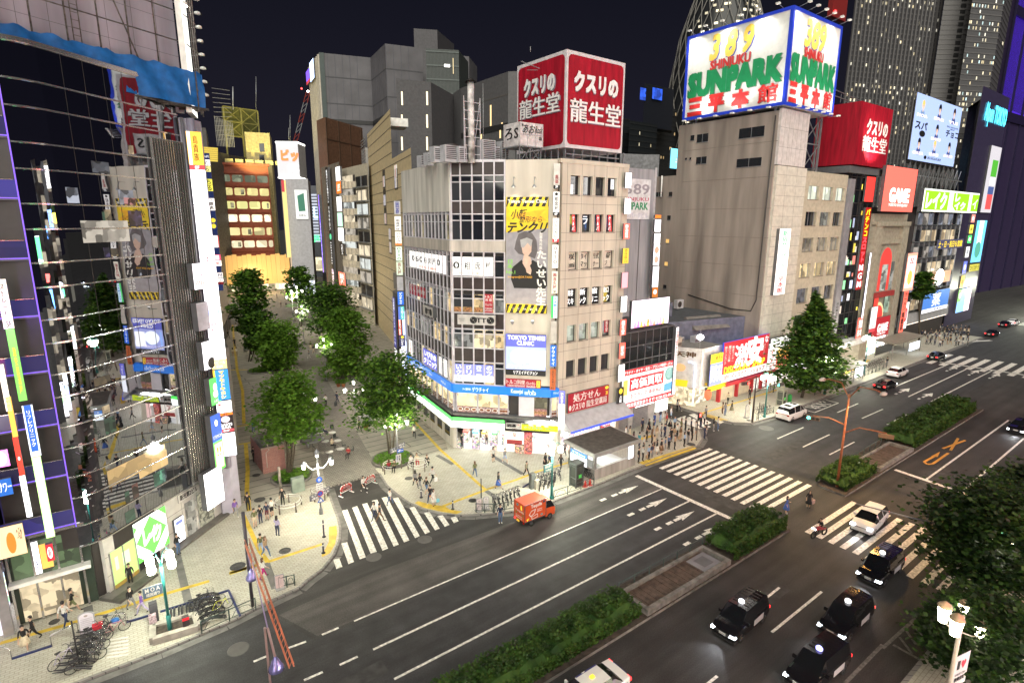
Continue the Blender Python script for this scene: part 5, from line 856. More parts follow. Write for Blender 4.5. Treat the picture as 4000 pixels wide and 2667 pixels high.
for i,(z0,z1)in enumerate(zz):
 for j,(a,b)in enumerate(cx_):
  m_=MB();R.box(m_,a,b,z0,z1,-.5,-.4,DARK,WL[i]if(i,j)!=(1,1)else lit((.8,.8,.7),.3,1.5));R.box(m_,(a+b)/2-.05,(a+b)/2+.05,z0,z1,-.42,-.35,STL)
  for s in(a,b-.08):R.box(m_,s,s+.08,z0,z1,-.42,-.3,STL)
  R.box(m_,a,b,z0-.1,z0+.02,-.42,.1,pm((.25,.22,.18),.7));m_.bd('window',su)
zL=Zm(2400,0,2.24)
for q in[(*zL(*p[:2]),*zL(*p[2:]))for p in((1095,1130,1308,1190),(725,1180,818,1238),(668,1187,698,1228),(1073,1395,1283,1450),(718,1378,803,1430),(620,1383,634,1400),(658,1380,672,1397))]+[(*zP(*p[:2]),*zP(*p[2:]))for p in((355,228,420,262),(478,225,505,262),(465,430,490,468),(452,636,478,670),(440,835,466,870),(428,1035,454,1070))]:
 m_=MB();a,b,z0,z1=FW.rc(*q);FW.box(m_,a,b,z0,z1,-.2,.02,DARK,em((1,.6,.2),.7)if 930<q[1]<1040 else DG1);FW.box(m_,a-.08,b+.08,z0-.08,z0,-.1,.06,STL)
 if b-a>1.2:FW.box(m_,(a+b)/2-.04,(a+b)/2+.04,z0,z1,0,.05,STL)
 m_.bd('window',su)
sign(R.off(.1),None,'tall narrow lit sign with green and red vertical characters on the white tiled front',W2,[(V('新宿サンパーク'),.28,.03,.76,.60,em((.1,.65,.25),.9)),(V('三平本館'),.25,.64,.8,.97,em((.8,.05,.05),.9),.03)],rc=(81.0,84.2,R.z(*zP(1410,1118)),R.z(*zP(1470,545))),dpt=.5)
BX0,BX1,BY0,BY1,BZ0,BZ1=78.8,92.7,43.4,60.0,41.2,53.4
sb=thg('billboard','huge glowing white billboard cube with green and red lettering on the taupe building','billboard',(85,50,41))
WB=em((1,1,.97),.22,.5);mb=MB();mb.box(BX0,BX1,BY0,BY1,BZ0,BZ1,pm((.78,.79,.76),.5,noise=.06));mb.bd('panel',sb)
FB1,FB2=Face((BX0,BY1),(BX0,BY0)),Face((BX0,BY0),(BX1,BY0));BLF=em((.02,.05,.5),.5)
mb=MB();
for f in(FB1,FB2):
 L=f.len;f.box(mb,0,L,BZ0-.05,BZ0+.35,-.1,.12,BLF);f.box(mb,0,L,BZ1-.35,BZ1+.05,-.1,.12,BLF);f.box(mb,-.05,.35,BZ0+.35,BZ1-.35,-.1,.12,BLF);f.box(mb,L-.35,L+.05,BZ0+.35,BZ1-.35,-.1,.12,BLF)
mb.bd('frame',sb)
GOLD,BLUS=pm((.85,.58,.10),.5,noise=.05),pm((.10,.16,.6),.5);RDS,GRS=pm((.60,.03,.03),.45,noise=.1),pm((.015,.24,.09),.45,noise=.1)
mb=MB();H=BZ1-BZ0
for f in(FB1,FB2):
 T=lambda d:f.T(0,BZ0,d);L=f.len
 mb.text('3 8 9' if f is FB1 else '389',T(.05),L*.27+.1,H*.655-.12,L*.67+.1,H*.93-.12,BLUS,.05,False,.15);mb.text('3 8 9' if f is FB1 else '389',T(.1),L*.27,H*.655,L*.67,H*.93,GOLD,.04,False,.15)
 sh=pm((.25,.25,.25),.7)
 for st,a,c,b,d,m_,bo in(('SHINJUKU',.27,.505,.66,.64,RDS,.035),('SUNPARK',.05,.27,.95,.53,GRS,.075),('三',.06,.05,.2,.24,RDS,.07),('平',.28,.05,.43,.24,RDS,.07),('本',.52,.05,.67,.24,RDS,.07),('館',.76,.05,.93,.25,RDS,.05)):
  mb.text(st,T(.04),L*a+.08,H*c-.08,L*b+.08,H*d-.08,sh,bo);mb.text(st,T(.12),L*a,H*c,L*b,H*d,m_,bo)
mb.bd('lettering',sb)
mb=MB()
for s in(79.6,83,87,92):mb.bar((s,45,33 if s>87.5 else 40.5),(s,45,BZ0),.25,.25,STL);mb.bar((s,58,33 if s>87.5 else 40.5),(s,58,BZ0),.25,.25,STL)
for y in(44.6,50,56):mb.bar((87.5,y,33),(92.2,y,33),.2,.2,STL);mb.bar((87.5,y,37),(92.2,y,37),.15,.15,STL);mb.bar((92.2,y,33),(92.2,y,41),.25,.25,STL);mb.bar((87.5,y,33),(92.2,y,37),.1,.1,STL);mb.bar((92.2,y,33),(87.5,y,37),.1,.1,STL);mb.bar((87.5,y,37),(92.2,y,41),.1,.1,STL);mb.bar((92.2,y,37),(87.5,y,41),.1,.1,STL)
mb.bd('stand_frame',sb)
nm=('first','second','third','fourth','fifth','sixth')
for f,n_,w_ in((FB1,6,'left face'),(FB2,6,'right face')):
 for k in range(n_):
  s=f.len*(k+.5)/n_
  for z,up in((BZ1+.35,-1),(BZ0-.35,1)):
   c=f.pt(s,z,1.5);t=thg('floodlight','arm floodlight %s the billboard cube %s, %s from its far end'%('above' if up<0 else 'below',w_,nm[k]if f is FB1 else nm[5-k]),'lamp',c,'floodlights round the billboard cube');m_=MB();m_.tube([f.pt(s,z-.3*(up<0),0),c],.04,STL,5);m_.bd('arm',t);m_=MB();m_.hexa([c+f.e*x+f.n*y+Vc((0,0,zz_))for x,y,zz_ in((-.25,.2,-.1),(.25,.2,-.1),(.25,-.2,-.1),(-.25,-.2,-.1),(-.25,.2,.1),(.25,.2,.1),(.25,-.2,.1),(-.25,-.2,.1))],WHT);m_.bd('lamp_head',t)
   if k%2==(up>0):aim(light('SPOT',c+Vc((0,0,.2*up)),950,(1,.98,.92),.3,spot=2.3,blend=.8),f.pt(s,z+up*6.5,0))
for px,bg,tx,lab in(((*zJ(1350,275),*zJ(1525,345)),W2,[('三 平',.2,.2,.8,.8,BLK,.03)],'white lit sign with two black characters under the tiled front'),((*zJ(1400,350),*zJ(1520,410)),em((1,.6,.1),1.3),[('はなの舞',.1,.2,.9,.8,em((.8,.3,.05),1))],'amber lit restaurant sign under the two black characters'),((*zJ(1390,440),*zJ(1520,500)),em((.95,.12,.06),1.5),[('ダーツ',.05,.1,.6,.45,WHTE),('ビストロ',.05,.5,.95,.9,WHTE)],'red lit bistro sign at the foot of the tiled front'),((*zJ(1330,320),*zJ(1385,530)),W2,[(V('三平ストア'),.2,.05,.8,.95,SR)],'white vertical store sign with red characters beside the tiled front')):
 r=R.off(.3).rc(*px);sign(R.off(.3),None,lab,bg,tx,rc=(r[0],max(r[1],r[0]+1.3),r[2],r[3]),dpt=.4)
mb=MB();R.box(mb,83.3,101.5,.1,.16,-2.2,0,em((1,.95,.9),.4));R.box(mb,83.3,101.5,.15,3.2,-2.4,-2.2,DARK,lit((1,.95,.88),2.0,1.6,.4,'shop'));R.box(mb,83.3,101.5,3.2,3.5,-2.4,.9,WHT,em((1,.3,.2),.8));mb.bd('shop_interior',su)
dk=thg('glass_building','dark reflective glass building with a vertical neon sign, past the taupe building','building',(108,48,0))
mb=MB();R.box(mb,104.4,114.2,4,33.5,-12,-.6,DARK,glass((.10,.11,.13),.04,.9,.05));R.box(mb,102.2,115.2,33.5,34.6,-12,.0,pm((.12,.12,.13)));mb.bd('glazing',dk)
mb=MB()
for k in range(14):R.box(mb,104.4,114.2,5+k*2.15,5.1+k*2.15,-.7,-.5,DARK)
for k in range(6):s=104.6+k*1.9;R.box(mb,s,s+.08,4,33.5,-.7,-.5,DARK)
mb.bd('glazing_frame',dk)
rgx=random.Random(8);mb=MB()
for k in range(46):s=104.6+rgx.random()*8.6;z=5+rgx.randrange(13)*2.15+.2;R.box(mb,s,s+.3+rgx.random()*.9,z,z+.6+rgx.random()*1.1,-.62,-.48,DARK,em(rgx.choice([(1,.9,.8),(.9,.95,1),(1,.3,.25),(1,.8,.1),(.6,.7,1),(.3,.9,.4)]),rgx.choice([.6,1.2,.4])))
o=mb.bd('lit_pane',dk);o['kind']='stuff'
mb=MB();R.box(mb,102.3,104.3,3.5,32.5,-.3,.3,pm((.32,.31,.34),.5,.3));put_texts(mb,R,(102.4,104.2,3.5,12),.32,[(V('HOMEGAME'),.3,.02,.7,.55,BLK)]);mb.bd('pier',dk)
sign(R,None,'vertical red and yellow neon sign down the dark glass building',em((.5,.01,.01),.6),[(V('パチンコ'),.15,.02,.85,.34,em((1,.75,.02),1.6),.03),(V('スロット'),.15,.36,.85,.66,em((1,.08,.1),2),.03),(V('MGM'),.15,.69,.85,.97,WHTE,.03)],rc=(110.4,112.6,13.5,28),d0=-.4,dpt=.4)
sign(R,None,'red lit box at the top of the dark glass building',em((1,.05,.04),1.2),[],rc=(109.5,113,29,33.2),d0=-.4,dpt=.3)
sign(R,None,'red and white food poster box at the foot of the dark glass building',REDL,[('麺',.2,.1,.8,.5,WHTE),('市場',.1,.55,.9,.9,WHTE)],rc=(112.2,115,4.2,8.2),d0=.2)
sign(R,None,'tall bright white strip light down the edge of the dark glass building',em((.85,.85,1),3.5),[],rc=(113.6,114.1,8,20),d0=.2)
mb=MB();R.box(mb,102.3,115,.15,3.6,-3.4,-3.2,DARK,lit((.95,1,.85),1.6,1.4,.35,'shop'));R.box(mb,102.3,115,3.5,4.4,-3.2,1.2,pm((.7,.7,.7),.5));R.box(mb,102.3,115,3.42,3.49,-3,0,em((1,1,.9),2.2));mb.bd('shop_interior',dk)
r2=thg('billboard','red rooftop billboard cube with white characters above the dark glass building','billboard',(108,47,34.8));mb=MB();mb.box(102.5,114.9,43.5,50.5,34.8,44.5,REDB);mb.bd('panel',r2);Fq=Face((102.5,43.5),(114.9,43.5));mb=MB();mb.text('クスリの',Fq.T(0,34.8,.05),2.9,5.0,11,7.3,WHT,.05);mb.text('龍生堂',Fq.T(0,34.8,.05),1.9,2.2,11.4,4.7,WHT,.04);mb.bd('lettering',r2)
light('SPOT',(107,40.5,36.2),2500,(1,.75,.65),.3,None,1.9);aim([o for o in COL.objects if o.type=='LIGHT'][-1],(108,43.5,38.5))
mb=MB()
for k in range(9):mb.bar((95+k*2.6,47,44.6+.2),(95+k*2.6,47,46.6-k*.15),.08,.08,STL)
mb.bar((94,47,46.8),(117,47,45.6),.1,.1,STL);mb.bar((94,47,45.8),(117,47,45.0),.1,.1,STL)
for k in range(7):mb.bar((94.5+k*.9,52,33.2),(94.5+k*.9,52,45),.1,.1,STL);mb.bar((94.5,52,34+k*1.6),(101,52,34.5+k*1.6),.1,.1,STL)
mb.bd('stand_frame',r2)
st=thg('arcade_building','stone-faced arcade building with a tall red arched window','building',(121,48,0))
mb=MB();mb.prism([(114.2,44.1),(130,44.1),(130,58),(114.2,58)],0,27,STONE,ROOF);R.box(mb,114.2,117.5,0,25,-.2,.5,STONE);R.box(mb,127.2,130,0,25,-.2,.5,STONE);R.box(mb,114.2,130,24.8,25.6,-.2,.7,STONE);R.box(mb,117.5,127,21.5,22.2,-.2,.4,STONE);mb.bd('wall',st)
def arch(mb,c,w_,z0,z1,d,mat):mb.add([R.pt(c-w_/2,z0,d),R.pt(c+w_/2,z0,d)]+[R.pt(c+w_/2*cos(a*pi/10),z1+w_/2*sin(a*pi/10),d)for a in range(11)],[tuple(range(13))],mat)
m_=MB();arch(m_,122,6.4,12.4,18.2,.06,pm((.42,.38,.31),.7));arch(m_,122,5.2,12.6,18.2,.1,em((.85,.06,.05),.9));R.box(m_,120.6,123.4,12.6,17.6,.08,.14,DARK,lit((.8,.8,.7),.7,.8));R.box(m_,125,126.5,12.5,18,.0,.08,DARK,lit((.6,.6,.55),.6,.8));m_.bd('arched_window',st)
m_=MB();arch(m_,121.5,5.2,4.5,7.8,.1,em((.9,.75,.4),.9));arch(m_,121.5,4.4,4.5,7.6,.14,em((.85,.06,.05),.9));R.box(m_,119,121,9.3,12,.05,.12,DARK,em((.85,.07,.05),.9));R.box(m_,124,126.5,8,12,.0,.08,DARK,lit((.6,.8,.6),.6,1));m_.bd('arched_window',st)
m_=MB();R.box(m_,117.3,127.3,11.4,12.4,.1,.5,pm((.4,.05,.05)));m_.bd('ledge',st)
m_=MB();R.box(m_,117,127,.15,3.6,-.1,.06,DARK,lit((1,.95,.9),2.2,1.2,.4,'shop'));m_.bd('shop_interior',st)
GR=em((1,.16,.12),1.25)
R5=R.off(.6)
sign(R5,None,'glowing red-pink arcade billboard with white block lettering above the arched building',GR,[('GAME',.2,.48,.82,.78,em((1,.95,.9),2.4),.05),('TOKYO SHINJUKU',.2,.82,.8,.9,em((1,.9,.85),1.8))],rc=(113.5,127.8,27.4,35.2),dpt=.6)
sign(R5,None,'dark red arcade sign with white block lettering over the shop entrance',em((.45,.02,.03),.8),[('GAME',.3,.35,.9,.75,WHTE,.05),('TOKYO',.3,.8,.8,.92,WHTE)],rc=(117.5,125.5,3.8,7.6),dpt=.4)
sign(R5,None,'white and red vertical box sign by the arcade entrance',W2,[(V('アミューズ'),.2,.1,.8,.8,SR),('#',0,.85,1,1,SR)],rc=(115.5,118.2,5.2,10),d0=.4)
sign(R5,None,'framed restaurant sign with red bulbs, on the right pier of the arched building',em((1,.35,.25),1.6),[('#',.1,.08,.9,.92,em((1,.85,.8),2)),('丼',.25,.1,.75,.35,SR),('@',.25,.45,.75,.85,em((.8,.6,.15),1))],rc=(129.5,134.5,12,19.5),dpt=.5)
sign(R5,None,'red vertical ramen sign with black brush characters',em((.95,.15,.1),1.3),[(V('ラーメン'),.2,.04,.8,.45,BLK,.03),(V('無敵家'),.2,.5,.8,.95,BLK,.03)],rc=(129.6,131.8,3.6,12),d0=.4,dpt=.4)
sign(R5,None,'white sign with a red noodle bowl ring next to the ramen sign',W2,[('@',.15,.2,.85,.75,SR),('@',.3,.32,.7,.62,WHTE)],rc=(132.2,134.4,4,9.5),dpt=.4)
gz=thg('glass_building','glazed corner building with lit floors under a green and white loan sign','building',(148,48,0))
GCH=Face((161,44),(168.5,49.5));GF=[lit((1,.85,.6),.8,.5,.25),lit((.9,.8,.7),.5,.6,.15),lit((1,.75,.45),1.0,.5,.3),lit((.6,.65,.8),.5,.6,.2)]
mb=MB();mb.prism([(130.2,44.3),(161,44.3),(168.4,49.7),(168.4,62),(130.2,62)],0,28.5,DARK,ROOF);mb.bd('core',gz)
for i,z in enumerate([7.2,11.2,14.8,18.2,21.6,25.0]):
 for f,a,b in((R,134.5,161),(GCH,0,GCH.len)):
  n=9 if f is R else 3
  for k in range(n):
   s0,s1=a+(b-a)*k/n,a+(b-a)*(k+1)/n;m_=MB();f.box(m_,s0+.06,s1-.06,z,z+2.3,-.2,.1,DARK,GF[(i*3+k*2)%4]if(i+k)%4 else DG1);f.box(m_,s0+.06,s1-.06,z+2.4,z+3.3,-.2,.06,DARK,pm((.07,.07,.08),.2));f.box(m_,s0-.06,s0+.06,z-.2,z+3.4,-.2,.22,STL);f.box(m_,s0,s1,z-.08,z+.03,-.2,.18,STL);m_.bd('window',gz)
mb=MB();R.box(mb,130.4,161,.15,4.4,-3.3,-3.1,DARK,lit((1,.9,.8),3.0,.8,.45,'shop'));R.box(mb,130.4,161,4.4,6.6,-.4,.5,pm((.4,.4,.42),.5));R.box(mb,134,161,4.2,4.4,-3,.3,em((1,.85,.7),3));mb.bd('shop_interior',gz)
sign(R5,None,'long green and white loan company sign along the glazed corner building',em((.95,1,.9),1.4),[('#',.02,.08,.42,.92,em((.3,.75,.02),1.2)),('レイク',.05,.15,.38,.85,WHTE,.05),('P',[(.5,.08),(.80,.08),(.80,.92),(.56,.92),(.5,.7)],em((.3,.75,.02),1.2)),('レ',.54,.12,.62,.48,WHTE,.05),('イク',.54,.5,.74,.86,WHTE,.05),('#',.86,.08,1,.92,em((.3,.75,.02),1.2)),('イ',.89,.3,.98,.8,WHTE)],rc=(132,166,27.6,32.0),dpt=.8)
sign(R5,None,'blue medicine sign with a large white character on the glazed building',em((.06,.2,.6),1.1),[('薬',.34,.1,.66,.75,WHTE,.04),('#',0,.82,1,1,WHTE),('三千里薬品',.25,.85,.75,.97,NAVY)],rc=(142,158,6.2,10.8),dpt=.4)
sign(R5,None,'round white noodle house sign with two brown characters on the glazed building',em((.9,.5,.3),.7),[('@',.3,-.2,.7,1.2,W3),('前',.37,.1,.47,.45,pm((.4,.15,.1))),('田',.4,.5,.5,.85,pm((.4,.15,.1))),('屋',.52,.25,.63,.8,pm((.4,.15,.1)))],rc=(143,157,12.4,15),dpt=.3)
sign(R5,None,'yellow on dark window lettering for weekend trading on the glazed building',em((.1,.1,.2),.5),[('土・日・祝日も営業',.05,.15,.95,.85,YELE,.03)],rc=(146,163,19.8,21.8),dpt=.1)
for k,(z0,z1,c,tx)in enumerate(((25.5,27.3,(1,.3,.25),'red box'),(23,25,(1,.8,.1),'yellow box'),(20.8,22.6,(.1,.9,.2),'green box'),(17.5,20,(.95,.95,1),'white box'),(13.8,16.6,(.15,.2,.9),'blue box with a disc'),(10.4,13.2,(1,.6,.1),'orange box'),(7,10,(.3,.9,.2),'lime box'))):
 sign(R.off(.9),None,tx+' of the sign column at the glazed building corner',em(c,1.3),[('@',.2,.25,.8,.75,WHTE)]if k%2==0 else[('##',.2,.3,.8,.7,BLK)],rc=(163.5,166,z0,z1),dpt=.4,gp='column signs of the glazed corner building')
BBF,BBS=Face((124.4,43.6),(149,43.6)),Face((149,43.6),(161.5,47.5))
bbd=thg('billboard','pale blue boy band billboard wrapping a rooftop frame','billboard',(140,46,33));SKY=em((.42,.55,.95),.95)
mb=MB();mb.prism([(124.4,43.6),(149,43.6),(161.5,47.5),(150,49),(132,46.6)],37,48.6,CASE);mb.bd('frame',bbd)
mb=MB();BBF.box(mb,0,BBF.len,37,48.6,-.1,.05,CASE,SKY);BBS.box(mb,0,BBS.len,40.2,48.6,-.1,.05,CASE,em((.3,.35,.95),.9));BBS.box(mb,0,BBS.len,37,40,-.1,.05,CASE,em((.12,.1,.3),.5))
sk_,dj=em((.9,.65,.55),.8),em((.08,.12,.35),.6);HC_=[em((.9,.65,.2),.8),em((.01,.01,.02),.3),em((.05,.02,.015),.4)]
def bust(f,r,cx_,cy_,s,hair,coat,d=.07):
 W_,H_=r[1]-r[0],r[3]-r[2];asp=H_/W_;P=lambda L:[(cx_+a*s*asp,cy_+b*s)for a,b in L]
 put_texts(mb,f,r,d,[('P',P([(-1.1,2.2),(-.9,1.2),(-.3,.9),(.3,.9),(.9,1.2),(1.1,2.2)]),coat,1),('P',P([(-.28,1.2),(.28,1.2),(.2,.6),(-.2,.6)]),sk_,2),('P',P([(.75*cos(k*pi/6),.85*sin(k*pi/6)-.05)for k in range(12)]),hair,3),('P',P([(.5*cos(k*pi/6),.62*sin(k*pi/6)+.22)for k in range(12)]),sk_,4),('P',P([(-.6,-.2),(.0,-.6),(.6,-.2),(.2,.0),(-.2,.05)]),hair,5),('P',P([(-.3,.15),(-.1,.15),(-.1,.22),(-.3,.22)]),HC_[1],6),('P',P([(.1,.15),(.3,.15),(.3,.22),(.1,.22)]),HC_[1],6)])
rb=(0,BBF.len,37,48.6)
for k,(x,y,h,nme)in enumerate(((.15,.15,0,'NOA'),(.5,.13,1,'SEROI'),(.83,.12,2,'YUI'),(.5,.45,1,'HAKU'),(.17,.72,1,'KARUMA'),(.5,.70,0,'TSUMUGI'),(.83,.68,1,'HARUNO'))):bust(BBF,rb,x,y,.085,HC_[h],dj if k not in(0,)else em((.25,.4,.7),.6));put_texts(mb,BBF,rb,.12,[(nme,x-.1,y+.14,x+.1,y+.185,em((1,.85,.95),1.2),.03)])
put_texts(mb,BBF,rb,.1,[('スパ',.04,.40,.28,.52,BLK,.03),('チョコ',.7,.42,1.0,.53,BLK,.03),('@',.14,.53,.26,.63,BLK),('SPICE CHOCOLATE\nGROUP',.7,.35,.97,.41,BLK),('SPICE CHOCOLATE GROUP',.38,.91,.68,.95,BLK),('@',.3,.9,.36,.96,BLK)])
rs=(0,BBS.len,40.2,48.6)
for k in range(3):bust(BBS,rs,.2+k*.3,.3,.13,HC_[1],dj)
put_texts(mb,BBS,rs,.1,[('BEST',.3,.55,.8,.68,WHTE,.03),('1周年',.1,.72,.85,.9,WHTE,.03)]);put_texts(mb,BBS,(0,BBS.len,37,40),.1,[('スパチョコ',.05,.15,.9,.85,WHTE,.04)])
mb.bd('panel',bbd)
mb=MB()
for k in range(14):s=125+k*2.6;y=44.2 if s<149 else 45.5;mb.bar((s,y,28.5),(s,y,37),.2,.2,STL);mb.bar((s,y,32.5),(s+2.6,y,36.8),.12,.12,STL);mb.bar((s+2.6,y,32.5),(s,y,36.8),.12,.12,STL)
mb.bar((125,44.2,34.5),(160,44.8,34.5),.2,.2,STL);mb.bd('stand_frame',bbd)
al=thg('office_building','dark tower with a cyan rooftop sign and bright screens at the far crossing','building',(180,50,0))
AF1,AF2=Face((168.6,46),(190,46)),Face((190,46),(196,56))
mb=MB();mb.prism([(168.6,46),(190,46),(196,56),(225,64),(186,50.9)],0,56,pm((.05,.04,.09),.3,noise=.2),ROOF);mb.bd('wall',al)
mb=MB();mb.text('Alpen TOKYO',AF1.T(0,48,.15),4,0,21,5,em((.1,.75,1),2.6),.04);mb.bd('lettering',al)
for s0,s1,z0,z1,bg,tx,lab in((12,20.5,28,44,em((.75,.72,.8),.7),[('#',.35,.2,.9,.45,em((.1,.5,.05),.8)),('GOLF5',.38,.46,.88,.58,WHTE),('#',.35,.6,.9,.72,em((.1,.15,.4),.6)),('#',.35,.72,.9,.95,em((.8,.1,.1),.9))],'pale golf shop poster hanging on the dark tower'),(11,19,15.5,26,em((.15,.6,1),1.6),[('#',.3,0,.7,.6,em((.9,.95,1),2)),('@',.2,.5,.8,.9,em((.1,.4,.3),1))],'blue and white video screen on the dark tower'),(11,19,13.2,15,em((.6,.55,.05),.9),[('コナミスポーツ',.05,.15,.95,.85,BLK)],'yellow-green strip under the blue video screen'),(6,16,3,9,em((.25,.5,1),1.8),[('#',.6,0,1,1,em((1,.8,.9),2))],'blue and pink lit shop window at the foot of the dark tower')):sign(AF1,None,lab,bg,tx,rc=(s0,s1,z0,z1),dpt=.4)
# far end of the side street and the skyline
zX,zY=Zm(800,100,2.614),Zm(800,650,2.614)
rf=random.Random(21)
def slabb(name,lb,P,z0,z1,mat,cat='office building',roof=None):
 t=thg(name,lb,cat,(sum(p[0]for p in P)/len(P),sum(p[1]for p in P)/len(P),0));m=MB();m.prism(P,z0,z1,mat,roof or ROOF);m.bd('wall',t);return t
def XY(u,y):p=aY(u,900,y);return(p.x,p.y)
GBL=pm((.11,.106,.12),.6,noise=.15,scale=.2)
zt=84.;g=lambda u,v,z=zt:tuple(G(u,v,z)[:2])
a0,a1,a2,a3,a4=g(1207,262),g(1246,206),g(1447,226),g(1504,171),g(1650,189)
bx=(a4[0]+20,a4[1]+40)
gt=slabb('department_store','big grey windowless department store tower with a ribbed lit flank',[a0,a1,a2,a3,a4,bx,(a0[0]+30,a0[1]+60)],0,zt,GBL,'building')
f0,f1,f2,f3=Face(a0,a1),Face(a1,a2),Face(a2,a3),Face(a3,a4)
mb=MB()
for k in range(8):s=f0.len*(k+.3)/8;f0.box(mb,s,s+f0.len/16,20,zt-.5,0,.5,pm((.5,.46,.40),.5))
f0.box(mb,0,f0.len,20,zt-.3,-.1,.05,pm((.40,.37,.34),.6));mb.bd('ribbed_face',gt)
mb=MB()
for f in(f1,f2,f3):
 for z in(zt-8,zt-17,zt-32,zt-45):f.box(mb,0,f.len,z,z+.35,-.1,.06,pm((.07,.07,.08),.8))
 for k in range(int(f.len/2.6)):f.box(mb,k*2.6,k*2.6+.18,20,zt,-.1,.05,pm((.10,.10,.12),.8))
f1.box(mb,0,f1.len,zt-23.5,zt-22.2,-.1,.3,BLACKM);f2.box(mb,0,f2.len,zt-23.5,zt-22.2,-.1,.3,BLACKM);f1.box(mb,0,1.6,20,zt,-.1,.3,pm((.03,.05,.05),.4));mb.bd('panel_joint',gt)
sign(f0,(1220,250,1240,305),'slim blue-white lit emblem high on the grey department store flank',em((.5,.65,1),3),[],dpt=.5,d0=.6);sign(f0,(1206,285,1222,320),'violet and red emblem beside the blue-white one on the department store',em((.2,.1,.9),1.5),[('#',0,.75,1,1,SR)],dpt=.5,d0=.6)
k=0.9
lo=[tuple(Vc(p)*k)for p in(g(1547,306,70),g(1683,322,70))]
zb=25.5+(70-25.5)*k
fl=slabb('department_store','grey annex wing with tall slit windows in front of the grey tower',[lo[0],lo[1],(lo[1][0]+20,lo[1][1]+15),(lo[0][0]+18,lo[0][1]+20)],0,zb,pm((.095,.092,.10),.6,noise=.12),'building');f=Face(lo[0],lo[1])
for v0,v1 in((358,412),(448,500),(535,588)):
 for u in(1570,1668):m=MB();a,z1=f.uv(u-4,v0);b,z0=f.uv(u+4,v1);f.box(m,a,b,z0,z1,-.2,.1,DARK,em((1,.85,.55),1.6));m.bd('window',fl)
tz=100;q0,q1=g(1616,112,tz),g(1708,118,tz);slabb('tower','plain grey stair tower rising above the department store',[q0,q1,(q1[0]+15,q1[1]+12),(q0[0]+10,q0[1]+15)],0,tz,pm((.07,.067,.077),.6,noise=.15),'tower')
l0,l1=[tuple(Vc(p)*.93)for p in(g(1663,190),g(1792,197))];zl_=25.5+(zt-25.5)*.93;f=Face(l0,l1)
lt=slabb('tower','dark louvred escape-stair tower with a few lamps beside the grey annex',[l0,l1,(l1[0]+10,l1[1]+10),(l0[0]+10,l0[1]+10)],0,zl_,pm((.035,.045,.045),.5),'tower');m=MB()
for k in range(16):f.box(m,0,f.len,zl_-1-k*4.2,zl_-.6-k*4.2,0,.3,pm((.09,.11,.11),.5))
for k in range(24):s=f.len*k/24;f.box(m,s,s+.15,15,zl_,0,.2,pm((.07,.085,.085),.5))
m.bd('louvre',lt);m=MB()
for u,v in((1746,259),(1754,387)):a,z=f.uv(u,v);f.box(m,a-.9,a+.9,z-.4,z+.4,.2,.5,WHT,em((1,.97,.9),5))
for u,v in((1752,480),(1783,395),(1783,500),(1770,260)):a,z=f.uv(u,v);f.box(m,a-.12,a+.12,z-2.4,z+2.4,.2,.4,WHT,em((1,.8,.45),.5))
m.bd('wall_lamp',lt)
r0,r1=g(1792,205),g(1832,210);slabb('building','narrow grey slab on the right of the louvred stair tower',[r0,r1,(r1[0]+10,r1[1]+10),(r0[0]+10,r0[1]+10)],0,zt-1,GBL,'building')
zs=66;s0,s1,s2=[g(1800,345,zs),g(1985,280,zs),g(2025,279,zs)]
sd_=slabb('department_store','second grey store block with a dark band and slit lights, behind the flue pipe',[s0,s1,s2,(s2[0]+20,s2[1]+30),(s0[0]+10,s0[1]+40)],0,zs,pm((.10,.098,.105),.6,noise=.12),'building')
f=Face(s0,s1);m=MB();f.box(m,0,f.len,zs-15,zs-13.4,-.1,.2,BLACKM);
for k in range(5):f.box(m,0,f.len,zs-6-k*9,zs-5.7-k*9,-.1,.06,JOINT)
m.bd('panel_joint',sd_)
for u,v0,v1 in((1918,412,492),(1881,505,582),(1962,480,500),(1955,510,540)):m=MB();a,z1=f.uv(u-3,v0);b,z0=f.uv(u+3,v1);f.box(m,a,b,z0,z1,-.1,.1,DARK,em((1,.72,.35),1.3));m.bd('window',sd_)
FMo=Face((58.8,141.6),(44.5,90.6));BE=pm((.62,.50,.31),.6,noise=.1);BZ=lambda u,v:FMo.z(u,v)
sA,sB,sC=FMo.s_(1447,800),FMo.s_(1538,800),FMo.s_(1612,800);z1_,z2_=BZ(1490,463),BZ(1570,598)
bt=thg('building','beige tiled building with black slit windows along the side street','building',(55,125,0));n_=-FMo.n
def blk(mb,a,b,z0,z1,dp,mat,fc=None):
 f_=fc or FMo;A,B=f_.pt(a,0),f_.pt(b,0);ra,rb_=A.normalized()*dp,B.normalized()*dp;mb.prism([tuple(A[:2]),tuple(B[:2]),tuple((B+rb_)[:2]),tuple((A+ra)[:2])],z0,z1,mat)
mb=MB();blk(mb,sA,sB,0,z1_,14,BE);blk(mb,sB,sC,0,z2_,14,BE);mb.bd('wall',bt)
mb=MB()
for k in range(20):
 z=z1_-1.0-k*2.2
 if z>4:FMo.box(mb,sA,sB if z>z2_ else sC,z,z+.10,-.05,.04,JOINT)
mb.bd('tile_joint',bt)
